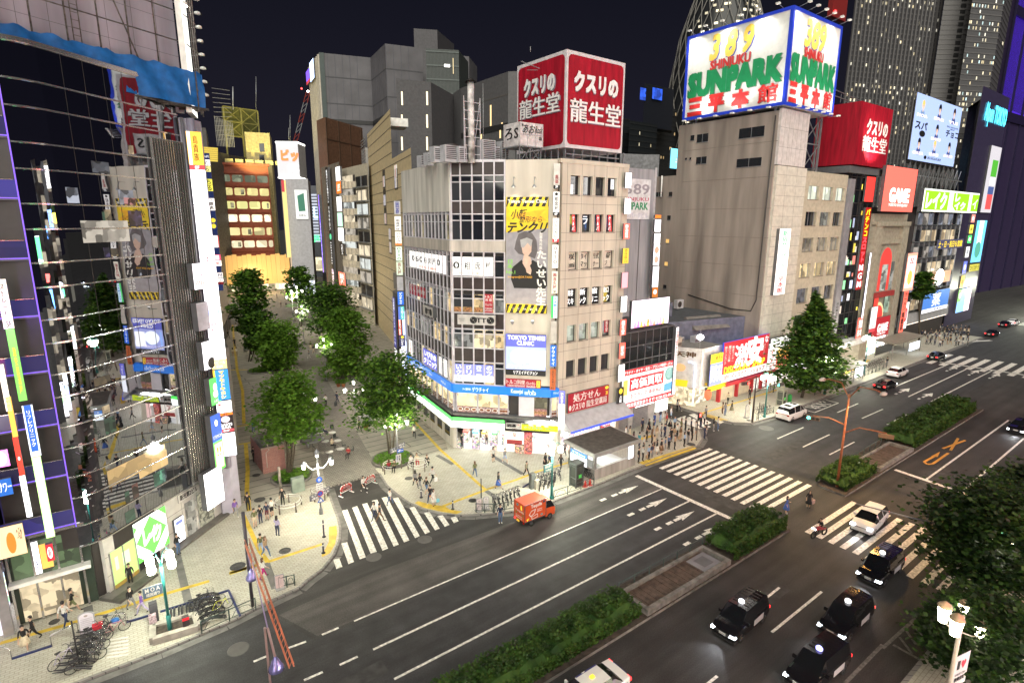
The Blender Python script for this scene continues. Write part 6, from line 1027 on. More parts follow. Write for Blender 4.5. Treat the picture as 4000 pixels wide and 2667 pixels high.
for u,tp_,bt_ in((1505,660,880),(1552,655,740),(1520,890,990)):
 a=FMo.s_(u,800);zt_,zb_=BZ(u,tp_),BZ(u,bt_);n2=max(2,int((zt_-zb_)/3.4))
 for k in range(n2):
  m=MB();z=zb_+k*(zt_-zb_)/n2;FMo.box(m,a-1.6,a+1.4,z,z+(zt_-zb_)/n2-.1,-.1,.08,DARK,BLACKM)
  for q in range(5):FMo.box(m,a-1.3+q*.55,a-1.1+q*.55,z+.3,z+2.4,0,.1,WHT,em(rf.choice([(1,.95,.9),(.7,.7,1),(1,.4,.4),(.9,.8,.7)]),1.2 if(k+q)%2 else .3))
  m.bd('window',bt)
for nm_,px,h in(('beige roof',(1450,1530,418,455),4),('louvred grey',(1362,1432,555,640),9)):
 m=MB();a=FMo.s_(px[0]+40,700);b=a+(5 if h==4 else 9)
 t=thg('roof_plant','white twin cooling box on the beige building roof' if h==4 else 'grey louvred plant box beside the beige building','plant room',FMo.pt((a+b)/2,z1_ if h==4 else BZ(1400,640),-3))
 FMo.box(m,a,b,BZ(px[1],px[3])if h==4 else 28,BZ(px[1],px[2]),-5,-1,WHT if h==4 else pm((.36,.36,.37),.5));m.bd('casing',t);m=MB()
 for q in range(10 if h!=4 else 3):z=BZ(px[1],px[3])+q*.75+.3;FMo.box(m,a+.1,b-.1,z,z+.25,-1,-.9,pm((.22,.22,.22),.5)if h!=4 else STL)
 m.bd('louvre',t)
FBl=Face(XY(1336,150),XY(1449,128));bb2=thg('building','pale building with rounded balcony fronts and lit floors on the side street','building',(62,150,0));zt_=FBl.z(1400,645);mb=MB();blk(mb,0,FBl.len,0,zt_,12,pm((.50,.45,.36),.6),FBl);mb.bd('wall',bb2)
LB=[lit((1,.85,.6),.9,.4),lit((.9,.95,.9),.8,.4),lit((1,.9,.75),.5,.5)]
a,mid,b=FBl.s_(1343,900),FBl.s_(1398,900),FBl.len
for k in range(10):
 z=4+k*(zt_-6)/10;h=(zt_-6)/10;m=MB()
 for q in range(8):t0,t1=q/8,(q+1)/8;FBl.box(m,a+(mid-a)*t0,a+(mid-a)*t1,z,z+h*.5,0,.3+1.6*sin(pi*(t0+t1)/2),pm((.62,.55,.45),.5))
 m.bd('balcony',bb2);m=MB();FBl.box(m,a,mid,z+h*.5,z+h*.98,0,.6,DARK,LB[k%3]);m.bd('window',bb2)
 m=MB();FBl.box(m,mid+.8,b-.8,z,z+h*.8,0,.2,DARK,(LB+[DG1])[(k*3)%4]);FBl.box(m,(mid+b)/2-.2,(mid+b)/2+.2,z,z+h*.8,0,.3,STL);FBl.box(m,mid+.5,b-.3,z-.1,z+.15,0,.9,STL);m.bd('window',bb2)
FCl=Face(XY(1270,168),XY(1340,148));m=MB();blk(m,0,FCl.len,0,FCl.z(1300,640),10,pm((.2,.17,.14),.7,noise=.2),FCl);m.bd('pier',bb2)
F3=FCl.off(1.0)
def fs(px,bg,tx,lab,d=.5):
 r=F3.rc(*px);sign(F3,None,lab,bg,tx,rc=r,dpt=d)
fs((1318,655,1338,705),W1,[],'blank pale lit box, topmost beside the rounded balconies');fs((1321,712,1341,755),em((1,.2,.02),1.3),[('LIPS',.2,.2,.8,.8,WHTE)],'orange lip salon box beside the rounded balconies');fs((1322,770,1344,825),W1,[],'blank white lit box under the orange box');fs((1325,832,1347,885),em((.6,1,.75),1.1),[],'pale green lit box beside the rounded balconies');fs((1328,890,1352,942),W1,[],'blank white lit box under the pale green one');fs((1334,950,1356,1000),BLACKM,[(V('Euphoria'),.3,.1,.7,.9,WHTE)],'black box with white lettering beside the rounded balconies');fs((1330,1060,1358,1120),em((1,.1,.08),1.5),[('焼\nる',.2,.1,.8,.9,WHTE)],'red lit restaurant box low beside the rounded balconies')
F4=FCl.off(.5)
r=F4.rc(1288,650,1308,1125);sign(F4,None,'tall black sign column with strings of white characters',BLACKM,[(V('新宿ダイビル整体リフレ'),.25,.02,.75,.28,WHTE),(V('リラクサロン'),.25,.31,.75,.5,WHTE),('@',.1,.53,.9,.58,em((.1,.7,.35),1)),(V('nakanihon'),.25,.6,.75,.78,WHTE),('ね\nぎ\nし',.1,.82,.9,.98,em((1,.75,.95),1.5))],rc=(r[0],r[1],F4.z(1298,1125),F4.z(1298,650)),dpt=.6)
r=FCl.off(2).rc(1254,760,1276,1060);sign(FCl.off(2),None,'tall violet lit sign with pale characters hanging on the ribbed building flank',em((.22,.12,1),1.8),[(V('ABC'),.3,.05,.7,.2,em((1,.5,.9),1.5)),(V('みずほ銀行'),.2,.35,.8,.58,em((.8,.75,1),2)),(V('みずほ'),.2,.62,.8,.78,em((.8,.75,1),2))],rc=(r[0],r[1],FCl.off(2).z(1265,1060),FCl.off(2).z(1265,760)),dpt=.8)
br=slabb('building','brown panelled building between the grey tower and the beige building',[XY(1264,190),XY(1297,182),XY(1435,195),XY(1425,215)],0,aY(1297,461,182).z,pm((.17,.085,.05),.6,noise=.2),'building')
f=Face(XY(1297,182),XY(1435,195));m=MB()
for k in range(4):f.box(m,0,f.len,20+k*10,20.3+k*10,0,.15,pm((.09,.05,.03)))
for k in range(4):f.box(m,f.len*k/3.2,f.len*k/3.2+.5,0,aY(1297,461,182).z,0,.15,pm((.09,.05,.03)))
m.bd('panel_joint',br)
FK=Face(XY(770,226),XY(1067,223));zk=FK.z(960,648)
bk=thg('office_building','brick-red office block with rows of rounded lit windows closing the side street','building',(40,230,0));RB=pm((.30,.075,.04),.7,noise=.15)
mb=MB();FK.box(mb,0,FK.len,10,zk,-18,0,RB);FK.box(mb,-.5,FK.len+.4,zk,zk+.8,-1,.8,RB);mb.bd('wall',bk)
rowsk=((685,712),(735,764),(787,816),(838,867),(889,919),(940,967))
WK=[lit((.55,.6,.4),.5,.35,.35),lit((1,.85,.35),1.0,.3,.6),lit((.95,.9,.35),1.05,.3,.75),lit((1,.9,.6),1.3,.3,.6),lit((1,.85,.4),.9,.3,.5),lit((1,.85,.55),1.2,.3,.6)]
mb=MB()
for i,(va,vb)in enumerate(rowsk):
 z1,z0=FK.z(960,va),FK.z(960,vb)
 FK.box(mb,0,FK.len,z0-1.4,z0-.9,0,.5,RB);FK.box(mb,0,FK.len,z1+.5,z1+.9,0,.5,RB)
 for k in range(6):
  s0=FK.s_(818+k*49+i*4.6,800);s1=FK.s_(818+k*49+42+i*4.6,800);s1=min(s1,FK.len-.4)
  if s1-s0<1:continue
  m=MB();r_=.5;P=[]
  for cx_,cz_,a0_ in((s1-r_,z1-r_,0),(s0+r_,z1-r_,pi/2),(s0+r_,z0+r_,pi),(s1-r_,z0+r_,1.5*pi)):
   for q in range(4):aa=a0_+q*pi/6;P.append(FK.pt(cx_+r_*cos(aa),cz_+r_*sin(aa),.06))
  m.add(P,[tuple(range(16))],WK[i])
  if i==3:m.add([FK.pt((s0+s1)/2+(s1-s0)*.42*cos(q*pi/8),z0+.2+(z1-z0)*.8*sin(q*pi/8),.1)for q in range(9)],[tuple(range(9))],em((1,.93,.75),1.5))
  elif(k+i)%3==0:FK.box(m,(s0+s1)/2+.3,s1-.4,z0+.3,z1-.5,0,.1,DARK,lit((.7,.65,.4),.5,.8))
  m.bd('window',bk)
mb.bd('ledge',bk)
m=MB()
for k in range(9):FK.box(m,1+k*3.3,3.6+k*3.3,zk+.8,zk+2.2,-.6,-.4,pm((.5,.45,.2),.5))
m.bd('railing',bk)
hoard=thg('hoarding','long amber-lit cloth hoarding along the foot of the brick-red block','hoarding',(45,220,0));FT3=Face(XY(855,219),XY(1122,217));m=MB();z0,z1=FT3.z(960,1112),FT3.z(960,1000)
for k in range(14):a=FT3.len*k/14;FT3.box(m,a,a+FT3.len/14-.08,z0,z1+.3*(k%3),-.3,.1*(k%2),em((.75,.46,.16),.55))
m.bd('cloth',hoard);m=MB();FT3.box(m,0,FT3.len,.1,z0,-3,-2.8,DARK,lit((1,.8,.5),1.6,.5));FT3.box(m,FT3.len*.82,FT3.len,.5,z0-.6,-2.7,-2.5,DARK,lit((1,.9,.75),3,.4,.5));FT3.box(m,-14,0,.1,z0+1,-3,-2.8,DARK,lit((1,.85,.6),1.8,.5));m.bd('shop_interior',hoard);m=MB();m.text('TAKANO',FT3.T(FT3.len*.80,z0-2.0,.4),0,0,5.5,1.2,em((1,.95,.85),2.5),.03);m.bd('lettering',hoard)
light('POINT',FT3.pt(10,6,8),5500,(1,.72,.35),2);light('POINT',FT3.pt(22,6,10),5500,(1,.75,.4),2)
yw=slabb('building','yellow-lit blank lift tower above the brick-red block',[XY(990,232),XY(1083,230),XY(1090,245),XY(985,246)],0,aY(1030,519,230).z,pm((.52,.44,.20),.7,noise=.2),'building');f=Face(XY(990,232),XY(1083,230));m=MB()
for v in(560,605):a,z=f.uv(1013,v);f.box(m,a-.1,a+1.6,z-3,z,0,.1,DARK,GL[2])
m.bd('window',yw);light('SPOT',tuple(f.pt(f.len*.4,40,22)),26000,(1,.85,.3),.5,None,1.5);aim([o for o in COL.objects if o.type=='LIGHT'][-1],f.pt(f.len*.5,62,0))
yf=thg('rooftop_frame','yellow-lit steel sign frame with crossed bracing on a roof','frame',aY(980,560,236));YF=pm((.22,.20,.05),.5,noise=.2);f=Face(XY(918,236),XY(1045,238));z0,z1=f.z(980,540),f.z(980,430);m=MB()
for k in range(3):
 a=f.len*k/2;m.bar(f.pt(a,z0-25,0),f.pt(a,z1,0),.5,.5,YF)
 if k<2:
  for zz in(z0,(z0+z1)/2,z1):m.bar(f.pt(a,zz,0),f.pt(a+f.len/2,zz,0),.35,.35,YF)
  for j in range(2):zz=z0+(z1-z0)*j/2;m.bar(f.pt(a,zz,0),f.pt(a+f.len/2,zz+(z1-z0)/2,0),.25,.25,YF);m.bar(f.pt(a+f.len/2,zz,0),f.pt(a,zz+(z1-z0)/2,0),.25,.25,YF)
m.bd('lattice',yf);m=MB();f.box(m,0,f.len,z0,z1,-1.6,-1.4,pm((.11,.11,.02),.7));m.bd('panel',yf)
dk2=slabb('building','dark roof plant and rails left of the yellow-lit frame',[XY(845,215),XY(925,230),XY(990,236),XY(985,250),XY(845,240)],0,aY(900,600,225).z,pm((.08,.075,.07),.7,noise=.3),'building');m=MB()
for k in range(12):p=aY(852+k*6,600,222);m.bar((p.x,p.y,50),(p.x,p.y,aY(860,455+k*2,222).z),.18,.18,pm((.2,.2,.22),.5));m.bar((aY(852,600,222).x,222,52+k*1.5),(aY(920,600,222).x,222,53+k*1.4),.12,.12,pm((.2,.2,.22),.5))
m.bd('scaffold',dk2)
dk3=slabb('building','dark building with a yellow louvred box beside the lit sign columns',[XY(750,200),XY(845,200),XY(850,220),XY(745,220)],0,aY(800,500,200).z,pm((.11,.10,.10),.7,noise=.2),'building');f=Face(XY(750,200),XY(845,200));m=MB()
for k in range(7):a,z=f.uv(800,575+k*8);f.box(m,a-1,a+3.5,z-.5,z,0,.4,em((.8,.6,.1),.6))
m.bd('louvre',dk3)
for k,(u,v0,v1)in enumerate(((910,340,430),(1000,300,430),(1128,500,560),(1133,450,560))):p,q=aY(u,v1,234),aY(u,v0,234);t=thg('antenna',('thick double-pole rooftop mast left of the yellow frame','thin rod aerial over the yellow frame','short aerial behind the electronics store box','taller thin aerial behind the electronics store box')[k],'antenna',p);m=MB();m.tube([p,q],.25 if k==0 else .1,STL,5);m.bd('mast',t)
FBc=Face(XY(1104,205),XY(1187,201));bc=thg('billboard','white rooftop box sign with orange-red characters of an electronics store','billboard',FBc.pt(8,FBc.z(1140,690)));z0,z1=FBc.z(1140,692),FBc.z(1140,560);m=MB();FBc.box(m,0,FBc.len,z0,z1,-8,0,pm((.6,.6,.62),.5),em((.62,.62,.66),.8));FBc.box(m,0,FBc.len,z1,z1+.5,-8,.3,W3);FBc.box(m,0,FBc.len,z0-.4,z0,-8,.3,W3);m.bd('panel',bc);m=MB();put_texts(m,FBc,(0,FBc.len,z0,z1),.2,[('ビッ',.22,.2,.98,.52,em((1,.16,.04),1.8),.07),('BIC',.55,.64,.98,.84,WHTE,.06)]);m.bd('lettering',bc)
pw=slabb('building','pale tiled building wall with a phone poster below the electronics store sign',[XY(1130,200),XY(1216,197),XY(1225,215),XY(1125,215)],0,FBc.z(1140,700),pm((.42,.42,.46),.6,noise=.1),'building');f=Face(XY(1130,200),XY(1216,197))
sign(f,(1150,742,1206,856),'white poster of a dark green phone with a round camera',em((.8,.82,.8),.9),[('P',[(.2,.2),(.75,.1),(.8,.72),(.25,.74)],em((.03,.2,.13),.5)),('@',.3,.2,.68,.45,BLACKM),('XIAOMI Ultra',.2,.84,.8,.9,BLK)],dpt=.3)
sign(Face(XY(1110,199),XY(1130,201)),None,'tall yellow-lit flank strip with red lettering under the electronics store sign',em((1,.8,.3),1.0),[('#',.0,.0,.4,.15,SR)],rc=(0,4,f.z(1140,1005),f.z(1140,705)),dpt=.3)
m=MB();f.box(m,0,f.len,.2,5,0,.3,DARK,lit((.85,.9,1),2.2,.4,.5));m.bd('shop_interior',pw)
lu=slabb('department_store','blue-grey striped department store far down the side street',[XY(1192,262),XY(1270,255),XY(1275,280),XY(1190,285)],0,aY(1220,725,258).z,pm((.2,.21,.25),.5),'building');f=Face(XY(1192,262),XY(1270,255));m=MB()
for k in range(16):a,z=f.uv(1225,762+k*12);f.box(m,0,f.len,z-.35,z+.35,0,.3,em((.75,.8,.95),.7))
m.text('LU',f.T(f.s_(1226,800),f.z(1226,852),.6),0,0,4.5,4.8,em((.5,.8,1),2),.04);m.text('JR',f.T(f.s_(1226,900),f.z(1226,945),.6),0,0,3,3,em((.1,.9,.3),2.2),.04);f.box(m,0,f.len,3,9,0,.4,DARK,lit((1,.85,.55),1.4,.5));m.bd('facade_stripe',lu)
cr=thg('crane','red and white lattice crane jib with a bright lamp at its tip','crane',aY(1152,560,300));p,q=aY(1152,560,300),aY(1203,362,300);m=MB();CRR=pm((.22,.03,.02),.5)
for k in range(10):
 u,v=p.lerp(q,k/10),p.lerp(q,(k+1)/10);mt_=CRR if k%4<2 else STL
 for dx in(-.9,.9):m.bar(u+Vc((dx,0,0)),v+Vc((dx,0,0)),.3,.3,mt_)
 m.bar(u+Vc((-.9,0,0)),v+Vc((.9,0,0)),.2,.2,mt_)
m.bd('jib',cr);m=MB();m.lathe([(.1,0),(.7,.5),(.1,1)],q,em((1,.95,.85),12),8);m.lathe([(.1,0),(.5,.4),(.1,.8)],q+Vc((-3,0,1)),em((1,.05,.05),6),8);m.bd('tip_lamp',cr)
lf=slabb('building','row of lit shopfronts along the left of the side street',[(11,66),(13.5,100),(26,150),(20,152),(4,100),(5,66)],0,12,pm((.35,.3,.25),.7),'building');f=Face((26,150),(13.5,100));m=MB()
for k in range(9):f.box(m,1+k*5.6,6+k*5.6,.2,3.2,-.1,.1,DARK,lit(((1,.85,.6),(1,.6,.4),(.9,.95,1))[k%3],2.2,.7,.4));f.box(m,1+k*5.6,5+k*5.6,3.5,5,.1,.4,WHT,em(((1,.9,.7),(1,.25,.15),(.95,.7,.2))[k%3],1.2))
m.bd('shop_interior',lf)
sh=slabb('shop_building','low dark shop building with a blue sign strip at the side-street corner',[(33.1,67.5),(36.4,79),(44,88),(52,84),(48,61),(40,62)],0,15,pm((.22,.21,.21),.7,noise=.2),'building');f=Face((36.4,79),(33.1,67.5));m=MB();f.box(m,.5,f.len-.5,2.2,9.5,-.1,.15,DARK,GL[2]);f.box(m,.3,f.len,.2,3.4,0,.4,DARK,lit((1,.8,.6),1.6,.8));m.bd('window',sh)
m=MB();m.prism([(35,68),(40,66),(44,80),(38,82)],15,17.5,pm((.3,.28,.26),.7));m.bd('roof',sh)
sign(f,None,'tall dark blue vertical sign with white characters on the low side-street shop',em((.06,.06,.35),.7),[(V('日本料理しゃぶしゃぶ'),.25,.03,.75,.6,WHTE),(V('ステーキ'),.25,.66,.75,.95,WHTE)],rc=(2.2,4.4,7,14.5),d0=.2);sign(f,None,'white lit sign under the tall dark blue one on the side-street shop',W2,[(V('シーフード'),.3,.1,.7,.6,BLK)],rc=(2.4,4.6,3.4,6.8),d0=.2);sign(f,None,'red lit izakaya box on the side-street shop',REDL,[('個室',.1,.1,.9,.9,WHTE)],rc=(6.5,8.8,3.4,5.6),d0=.5)
m=MB();
for k in range(5):f.box(m,8.4+k*.55,8.6+k*.55,2.5,13.5,.2,.35,em((.7,.75,1),3))
m.bd('neon_tube',sh)
sign(f,None,'tall red lit restaurant box above the neon tubes of the side-street shop',REDL,[('焼\n肉',.2,.1,.8,.9,WHTE)],rc=(9.5,11.5,9.5,13),d0=.6)
light('POINT',f.pt(6,4,4),500,(1,.85,.75),.6)
def tower(name,lb,u0,y0,u1,y1,ztop,wall,glow,nx,floor,dens,strength,rib=None,rl=0,z_lo=20):
 P,Q=XY(u0,y0),XY(u1,y1);f=Face(P,Q);t=slabb(name,lb,[P,Q,(Q[0]*1.12,Q[1]*1.12),(P[0]*1.12,P[1]*1.12)],0,ztop,wall,'tower')
 m=MB();cell=f.len/nx;z=z_lo
 while z<ztop-floor:
  run=rf.random()<dens*1.6;d=dens*2.4 if run else dens*.45
  for k in range(nx):
   if rf.random()<d:f.box(m,k*cell+cell*.12,k*cell+cell*.88,z+floor*.25,z+floor*.8,0,.25,DARK,em(rf.choice(glow),strength*rf.choice((.25,.5,.5,1))))
  z+=floor
 if m.v:o=m.bd('lit_pane',t);o['kind']='stuff'
 m=MB();z=z_lo
 while z<ztop:f.box(m,0,f.len,z,z+floor*.22,0,.3,rib or wall);z+=floor
 m.bd('floor_band',t)
 if rl:
  m=MB()
  for k in range(rl+1):s=f.len*k/rl;f.box(m,s-f.len*.008,s+f.len*.008,0,ztop,0,1.4,rib)
  m.bd('rib',t)
 return t,f
WG=[(1,.85,.55),(1,.9,.65),(1,.95,.8)];DKT=pm((.05,.05,.058),.4,noise=.3)  # tower grey lifted so that haze sits in the wall colour
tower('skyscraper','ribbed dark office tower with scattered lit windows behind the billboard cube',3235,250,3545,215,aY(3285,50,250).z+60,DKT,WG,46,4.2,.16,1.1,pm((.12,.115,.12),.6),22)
t=thg('aviation_beacon','red-lit rooftop plant box with an aviation lamp at the tower edge','beacon',aY(3275,65,248));p=aY(3250,62,246);q=aY(3308,40,246);m=MB();m.box(p.x,q.x,246,250,p.z,p.z+(q.z-p.z)+8,pm((.25,.02,.02),.5));m.bd('plant_box',t);m=MB();m.lathe([(.1,0),(1.2,1),(.1,2)],aY(3262,50,244),em((1,.03,.03),6),8);m.bd('lamp',t)
t,f=tower('skyscraper','grey concrete slab tower with one column of dark openings',3555,210,3655,195,330,pm((.14,.135,.14),.7,noise=.15),WG,3,4,.0,0,pm((.15,.145,.145),.7));m=MB()
for k in range(60):f.box(m,f.len*.62,f.len*.8,30+k*5,33+k*5,.2,.5,BLACKM)
m.bd('vent_grille',t)
tower('skyscraper','dark grid-windowed office tower with bands of lit floors right of the concrete slab',3655,190,3770,176,310,pm((.09,.088,.095),.5),WG+[(.7,.95,1)],22,4.4,.15,1.0,pm((.12,.115,.12),.6))
tower('skyscraper','receding dark flank of the grid-windowed tower',3771,176,3818,186,310,pm((.07,.065,.075),.5),WG,9,4.4,.1,.9,pm((.09,.085,.09),.6))
tower('skyscraper','mid-height dark office block with rows of cool lights at the far right',3790,150,3905,140,118,pm((.04,.035,.06),.5),[(1,1,1),(.85,.9,1)],20,4.2,.16,1.2,pm((.05,.045,.07),.6))
vt=thg('office_building','tower washed in violet facade light at the far right','tower',(300,62,0));P,Q=XY(3815,64),XY(4060,60);f=Face(P,Q);VIOW=em((.09,.03,.7),1.1);m=MB();f.box(m,0,f.len,62,260,-1.2,0,pm((.03,.02,.06),.4),VIOW);f.box(m,0,f.len,0,62,-1.2,-.2,pm((.025,.02,.05),.4),em((.04,.02,.28),.35));m.prism([P,Q,(Q[0]*1.2,Q[1]*1.2+2),(P[0]*1.15,P[1]*1.15+1)],0,259,pm((.03,.02,.06),.4));m.bd('wall',vt);m=MB()  # made-up tower; its violet glow stands in for a pane reflection
for k in range(7):f.box(m,f.len*k/6-.4,f.len*k/6+.4,0,260,0,.5,pm((.02,.015,.05),.4))
for z in(60,92,130,170):f.box(m,0,f.len,z,z+3,0,.6,pm((.015,.01,.04),.4))
m.bd('mullion',vt)
cc=aY(2795,500,330);ct=thg('skyscraper','curved lattice-wrapped tower with lit floors behind the billboard cube','tower',(cc.x,cc.y,0));prof=[(.74,0),(.92,.2),(1,.42),(.95,.55),(.8,.7),(.55,.83),(.27,.92),(.05,1.0)]
RB_,HT=46.,268.
m=MB();m.lathe([(RB_*r*.97,HT*h)for r,h in prof],(cc.x,cc.y,0),pm((.02,.022,.026),.3),28);m.bd('glazing',ct)
def crad(h):
 for(r0,h0),(r1,h1)in zip(prof[:-1],prof[1:]):
  if h0<=h<=h1:return RB_*(r0+(r1-r0)*(h-h0)/(h1-h0))
 return 1.
m=MB();LT=pm((.20,.19,.18),.5)
for s in(-1,1):
 for k in range(26):
  pts=[Vc((cc.x+(crad(j/30)+.5)*cos(2*pi*k/26+s*j*.075),cc.y+(crad(j/30)+.5)*sin(2*pi*k/26+s*j*.075),HT*j/30))for j in range(30)];m.tube(pts,.45,LT,4)
m.bd('lattice',ct);m=MB()
for j in range(42):
 h=.08+j*.0195
 for k in range(64):
  aa=2*pi*k/64
  if sin(aa)<.1 and rf.random()<(.55 if .75<h<.88 else .30):R_=crad(h)*.985;m.add([(cc.x+R_*cos(aa+d),cc.y+R_*sin(aa+d),HT*h+zz)for d,zz in((0,0),(.085,0),(.085,1.9),(0,1.9))],[(0,1,2,3)],em(rf.choice(WG),rf.choice((.5,1.,1.6))))
o=m.bd('lit_pane',ct);o['kind']='stuff'
tower('skyscraper','dark stepped tower with sparse window lights right of the red cube',2440,300,2545,300,aY(2490,475,300).z,pm((.012,.015,.018),.5),WG,26,4,.05,.8,pm((.016,.018,.02),.6))
tower('skyscraper','dark tower with a row of amber roof lights behind the taupe building',2500,340,2640,340,aY(2560,412,340).z,pm((.014,.015,.017),.5),[(1,.7,.35)],30,4.2,.06,.8,pm((.018,.018,.02),.6))
tower('skyscraper','dark background block seen between the store and the red cube',2030,330,2440,330,aY(2200,430,330).z,pm((.010,.012,.016),.5),WG,20,5,.004,.8,pm((.012,.013,.016),.6))
bl=slabb('building','rooftop room with bright blue lit windows in the dark skyline',[XY(2490,320),XY(2600,320),XY(2600,330),XY(2490,330)],100,aY(2540,330,320).z,pm((.01,.012,.02),.5),'building');f=Face(XY(2490,319),XY(2600,319))  # added room carrying the blue ghost of a glass reflection
for u0,u1 in((2500,2520),(2548,2584)):m=MB();a,z1=f.uv(u0,342);b,z0=f.uv(u1,394);f.box(m,a,b,z0,z1,0,.4,DARK,lit((.03,.14,1),1.2,.3,.3));m.bd('window',bl)
lowr=slabb('building','grey rooftop huts behind the grey flank with the painted sign',[XY(2410,90),XY(2500,88),XY(2560,86),XY(2560,100),XY(2410,100)],0,aY(2480,600,88).z,pm((.25,.25,.27),.7,noise=.2),'building')
sign(Face(XY(2616,140),XY(2660,140)),(2617,580,2662,662),'cyan lit billboard peeking out beside the taupe building',em((.2,.75,1),1.8),[('予',.4,.5,.8,.9,WHTE)],dpt=.5)
# trees, hedges, planting
def leafm(a,b,rough=.55):
 k=('leaf',a,b)
 if k in MATS:return MATS[k]
 m,N,L,bs=_nodes('leaf');MATS[k]=m
 t=N.new('ShaderNodeTexCoord');n=N.new('ShaderNodeTexNoise');n.inputs['Scale'].default_value=1.1;n.inputs['Detail'].default_value=3;L.new(t.outputs['Object'],n.inputs['Vector'])
 r=N.new('ShaderNodeValToRGB');e=r.color_ramp.elements;e[0].position=.35;e[1].position=.68;e[0].color=(*a,1);e[1].color=(*b,1);L.new(n.outputs['Fac'],r.inputs[0]);L.new(r.outputs[0],bs.inputs['Base Color']);bs.inputs['Roughness'].default_value=rough;bs.inputs['Specular IOR Level'].default_value=.25
 tr=N.new('ShaderNodeBsdfTranslucent');L.new(r.outputs[0],tr.inputs[0]);mx=N.new('ShaderNodeMixShader');mx.inputs[0].default_value=.3;L.new(bs.outputs[0],mx.inputs[1]);L.new(tr.outputs[0],mx.inputs[2]);L.new(mx.outputs[0],N['Material Output'].inputs[0]);return m
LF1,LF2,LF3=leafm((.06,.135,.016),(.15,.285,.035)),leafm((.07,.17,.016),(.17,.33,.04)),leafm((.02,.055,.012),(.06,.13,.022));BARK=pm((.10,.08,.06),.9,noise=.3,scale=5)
def leaves(mb,c,r,n,size,mats,rg,flat=.5,shell=.35):
 for _ in range(n):
  u=Vc((rg.gauss(0,1),rg.gauss(0,1),rg.gauss(0,1))).normalized()*(1-shell*rg.random()**1.5)
  p=Vc((c[0]+u.x*r[0]*1.12,c[1]+u.y*r[1]*1.12,c[2]+u.z*r[2]));s=size*(.8+1.0*rg.random());a=rg.random()*2*pi
  x=Vc((cos(a),sin(a),rg.uniform(-.6,.3))).normalized()*s;y=x.cross(Vc((rg.gauss(0,flat),rg.gauss(0,flat),1)).normalized()).normalized()*s*.42
  mb.add([p-x*.5,p+y,p+x*.5,p-y],[(0,1,2,3)],mats[0]if rg.random()<.6 else mats[1])
def tree(lb,base,z0,z1,w,nclump,nleaf,size,mats,seed,shape='round',stems=1,lean=(0,0),name='street_tree',wy=None):
 rg=random.Random(seed);b=Vc(base);t=thg(name,lb,'tree',b,'street trees');H=z1-z0;m=MB();wy=wy or w
 mb=MB();top=Vc((b.x+lean[0],b.y+lean[1],z0+H*.45));cl=[]
 for k in range(nclump):
  if shape=='cone':h=(k+.5)/nclump;rr_=w/2*(1-h)**.7*min(1,.55+h*3)*.58;a=k*2.4;c=(top.x+cos(a)*rr_*.6,top.y+sin(a)*rr_*.6,z0+H*h*.96);cr=(max(.45,rr_*.75),max(.45,rr_*.75),H/nclump*1.8+.4)
  else:
   a=k*2.4+rg.random();q=(k+.5)/nclump;zz=z0+H*(.12+.80*q);env=sin(pi*(.16+.80*q))**.7;rr_=w/2*env*(.25+.62*rg.random());c=(top.x+cos(a)*rr_,top.y+sin(a)*rr_*wy/w,zz);s_=w*(.16+.10*rg.random());cr=(s_*1.15,s_*1.15,s_*.62)
  cl.append(c);leaves(mb,c,cr,nleaf//nclump,size,mats,rg)
  leaves(mb,(c[0],c[1],c[2]),(cr[0]*1.5,cr[1]*1.5,cr[2]*1.3),nleaf//nclump//5,size,mats,rg,shell=.1)
 for s in range(stems):
  a=2*pi*s/stems;bb_=b+Vc((cos(a),sin(a),0))*(.16 if stems>1 else 0);q=top+Vc((cos(a),sin(a),0))*(w*.13 if stems>1 else 0);r0=.09 if stems>1 else .17
  m.tube([bb_,bb_.lerp(q,.35)+Vc((.1,0,0)),bb_.lerp(q,.7),q],[r0*1.3,r0,r0*.8,r0*.5],BARK,7)
 for k,c in enumerate(cl):
  if shape=='cone' and k%2:continue
  st_=b.lerp(top,.45+.5*k/len(cl));c=Vc(c);m.tube([st_,st_.lerp(c,.55)+Vc((0,0,.2)),c],[.07,.045,.015],BARK,5)
 if shape=='cone':m.tube([top,Vc((top.x,top.y,z0+H*.95))],[.12,.02],BARK,5)
 m.bd('trunk',t);mb.bd('crown',t);return t
def zz(px,y):return aY(*px,y).z
def ptree(lb,bpx,xl,xr,vt,vb,*a,bz=.14,**k):
 b=G(*bpx,bz);c=aY((xl+xr)/2,vb,b.y);w=abs(aY(xr,(vt+vb)/2,b.y).x-aY(xl,(vt+vb)/2,b.y).x)*.84;return tree(lb,b,zz(((xl+xr)/2,vb),b.y),zz(((xl+xr)/2,vt),b.y),w,*a,lean=(c.x-b.x,0),**k)
ptree('multi-stemmed leafy tree beside the small brick hut and cafe tables',(1129,1857),1000,1282,1450,1730,26,7600,.26,(LF1,LF2),1,stems=6)
ptree('bright green broad tree in a ring bed half way up the side street',(1080,1448),995,1202,1252,1455,22,7500,.36,(LF2,LF1),2,stems=3)
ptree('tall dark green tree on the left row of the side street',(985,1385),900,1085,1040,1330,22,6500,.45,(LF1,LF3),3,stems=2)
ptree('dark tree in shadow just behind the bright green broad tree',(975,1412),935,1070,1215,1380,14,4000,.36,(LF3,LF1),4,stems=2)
ptree('big drooping tree by the corner building and three-lantern lamp',(1527,1788),1368,1668,1382,1670,30,8200,.26,(LF1,LF3),5,stems=3)
ptree('wide drooping tree with flower pots at its foot',(1326,1483),1248,1462,1190,1490,26,8000,.36,(LF1,LF2),6,stems=2)
ptree('dark rounded tree near the far end of the right row',(1290,1345),1185,1405,1108,1310,20,6000,.45,(LF3,LF1),7,stems=2)
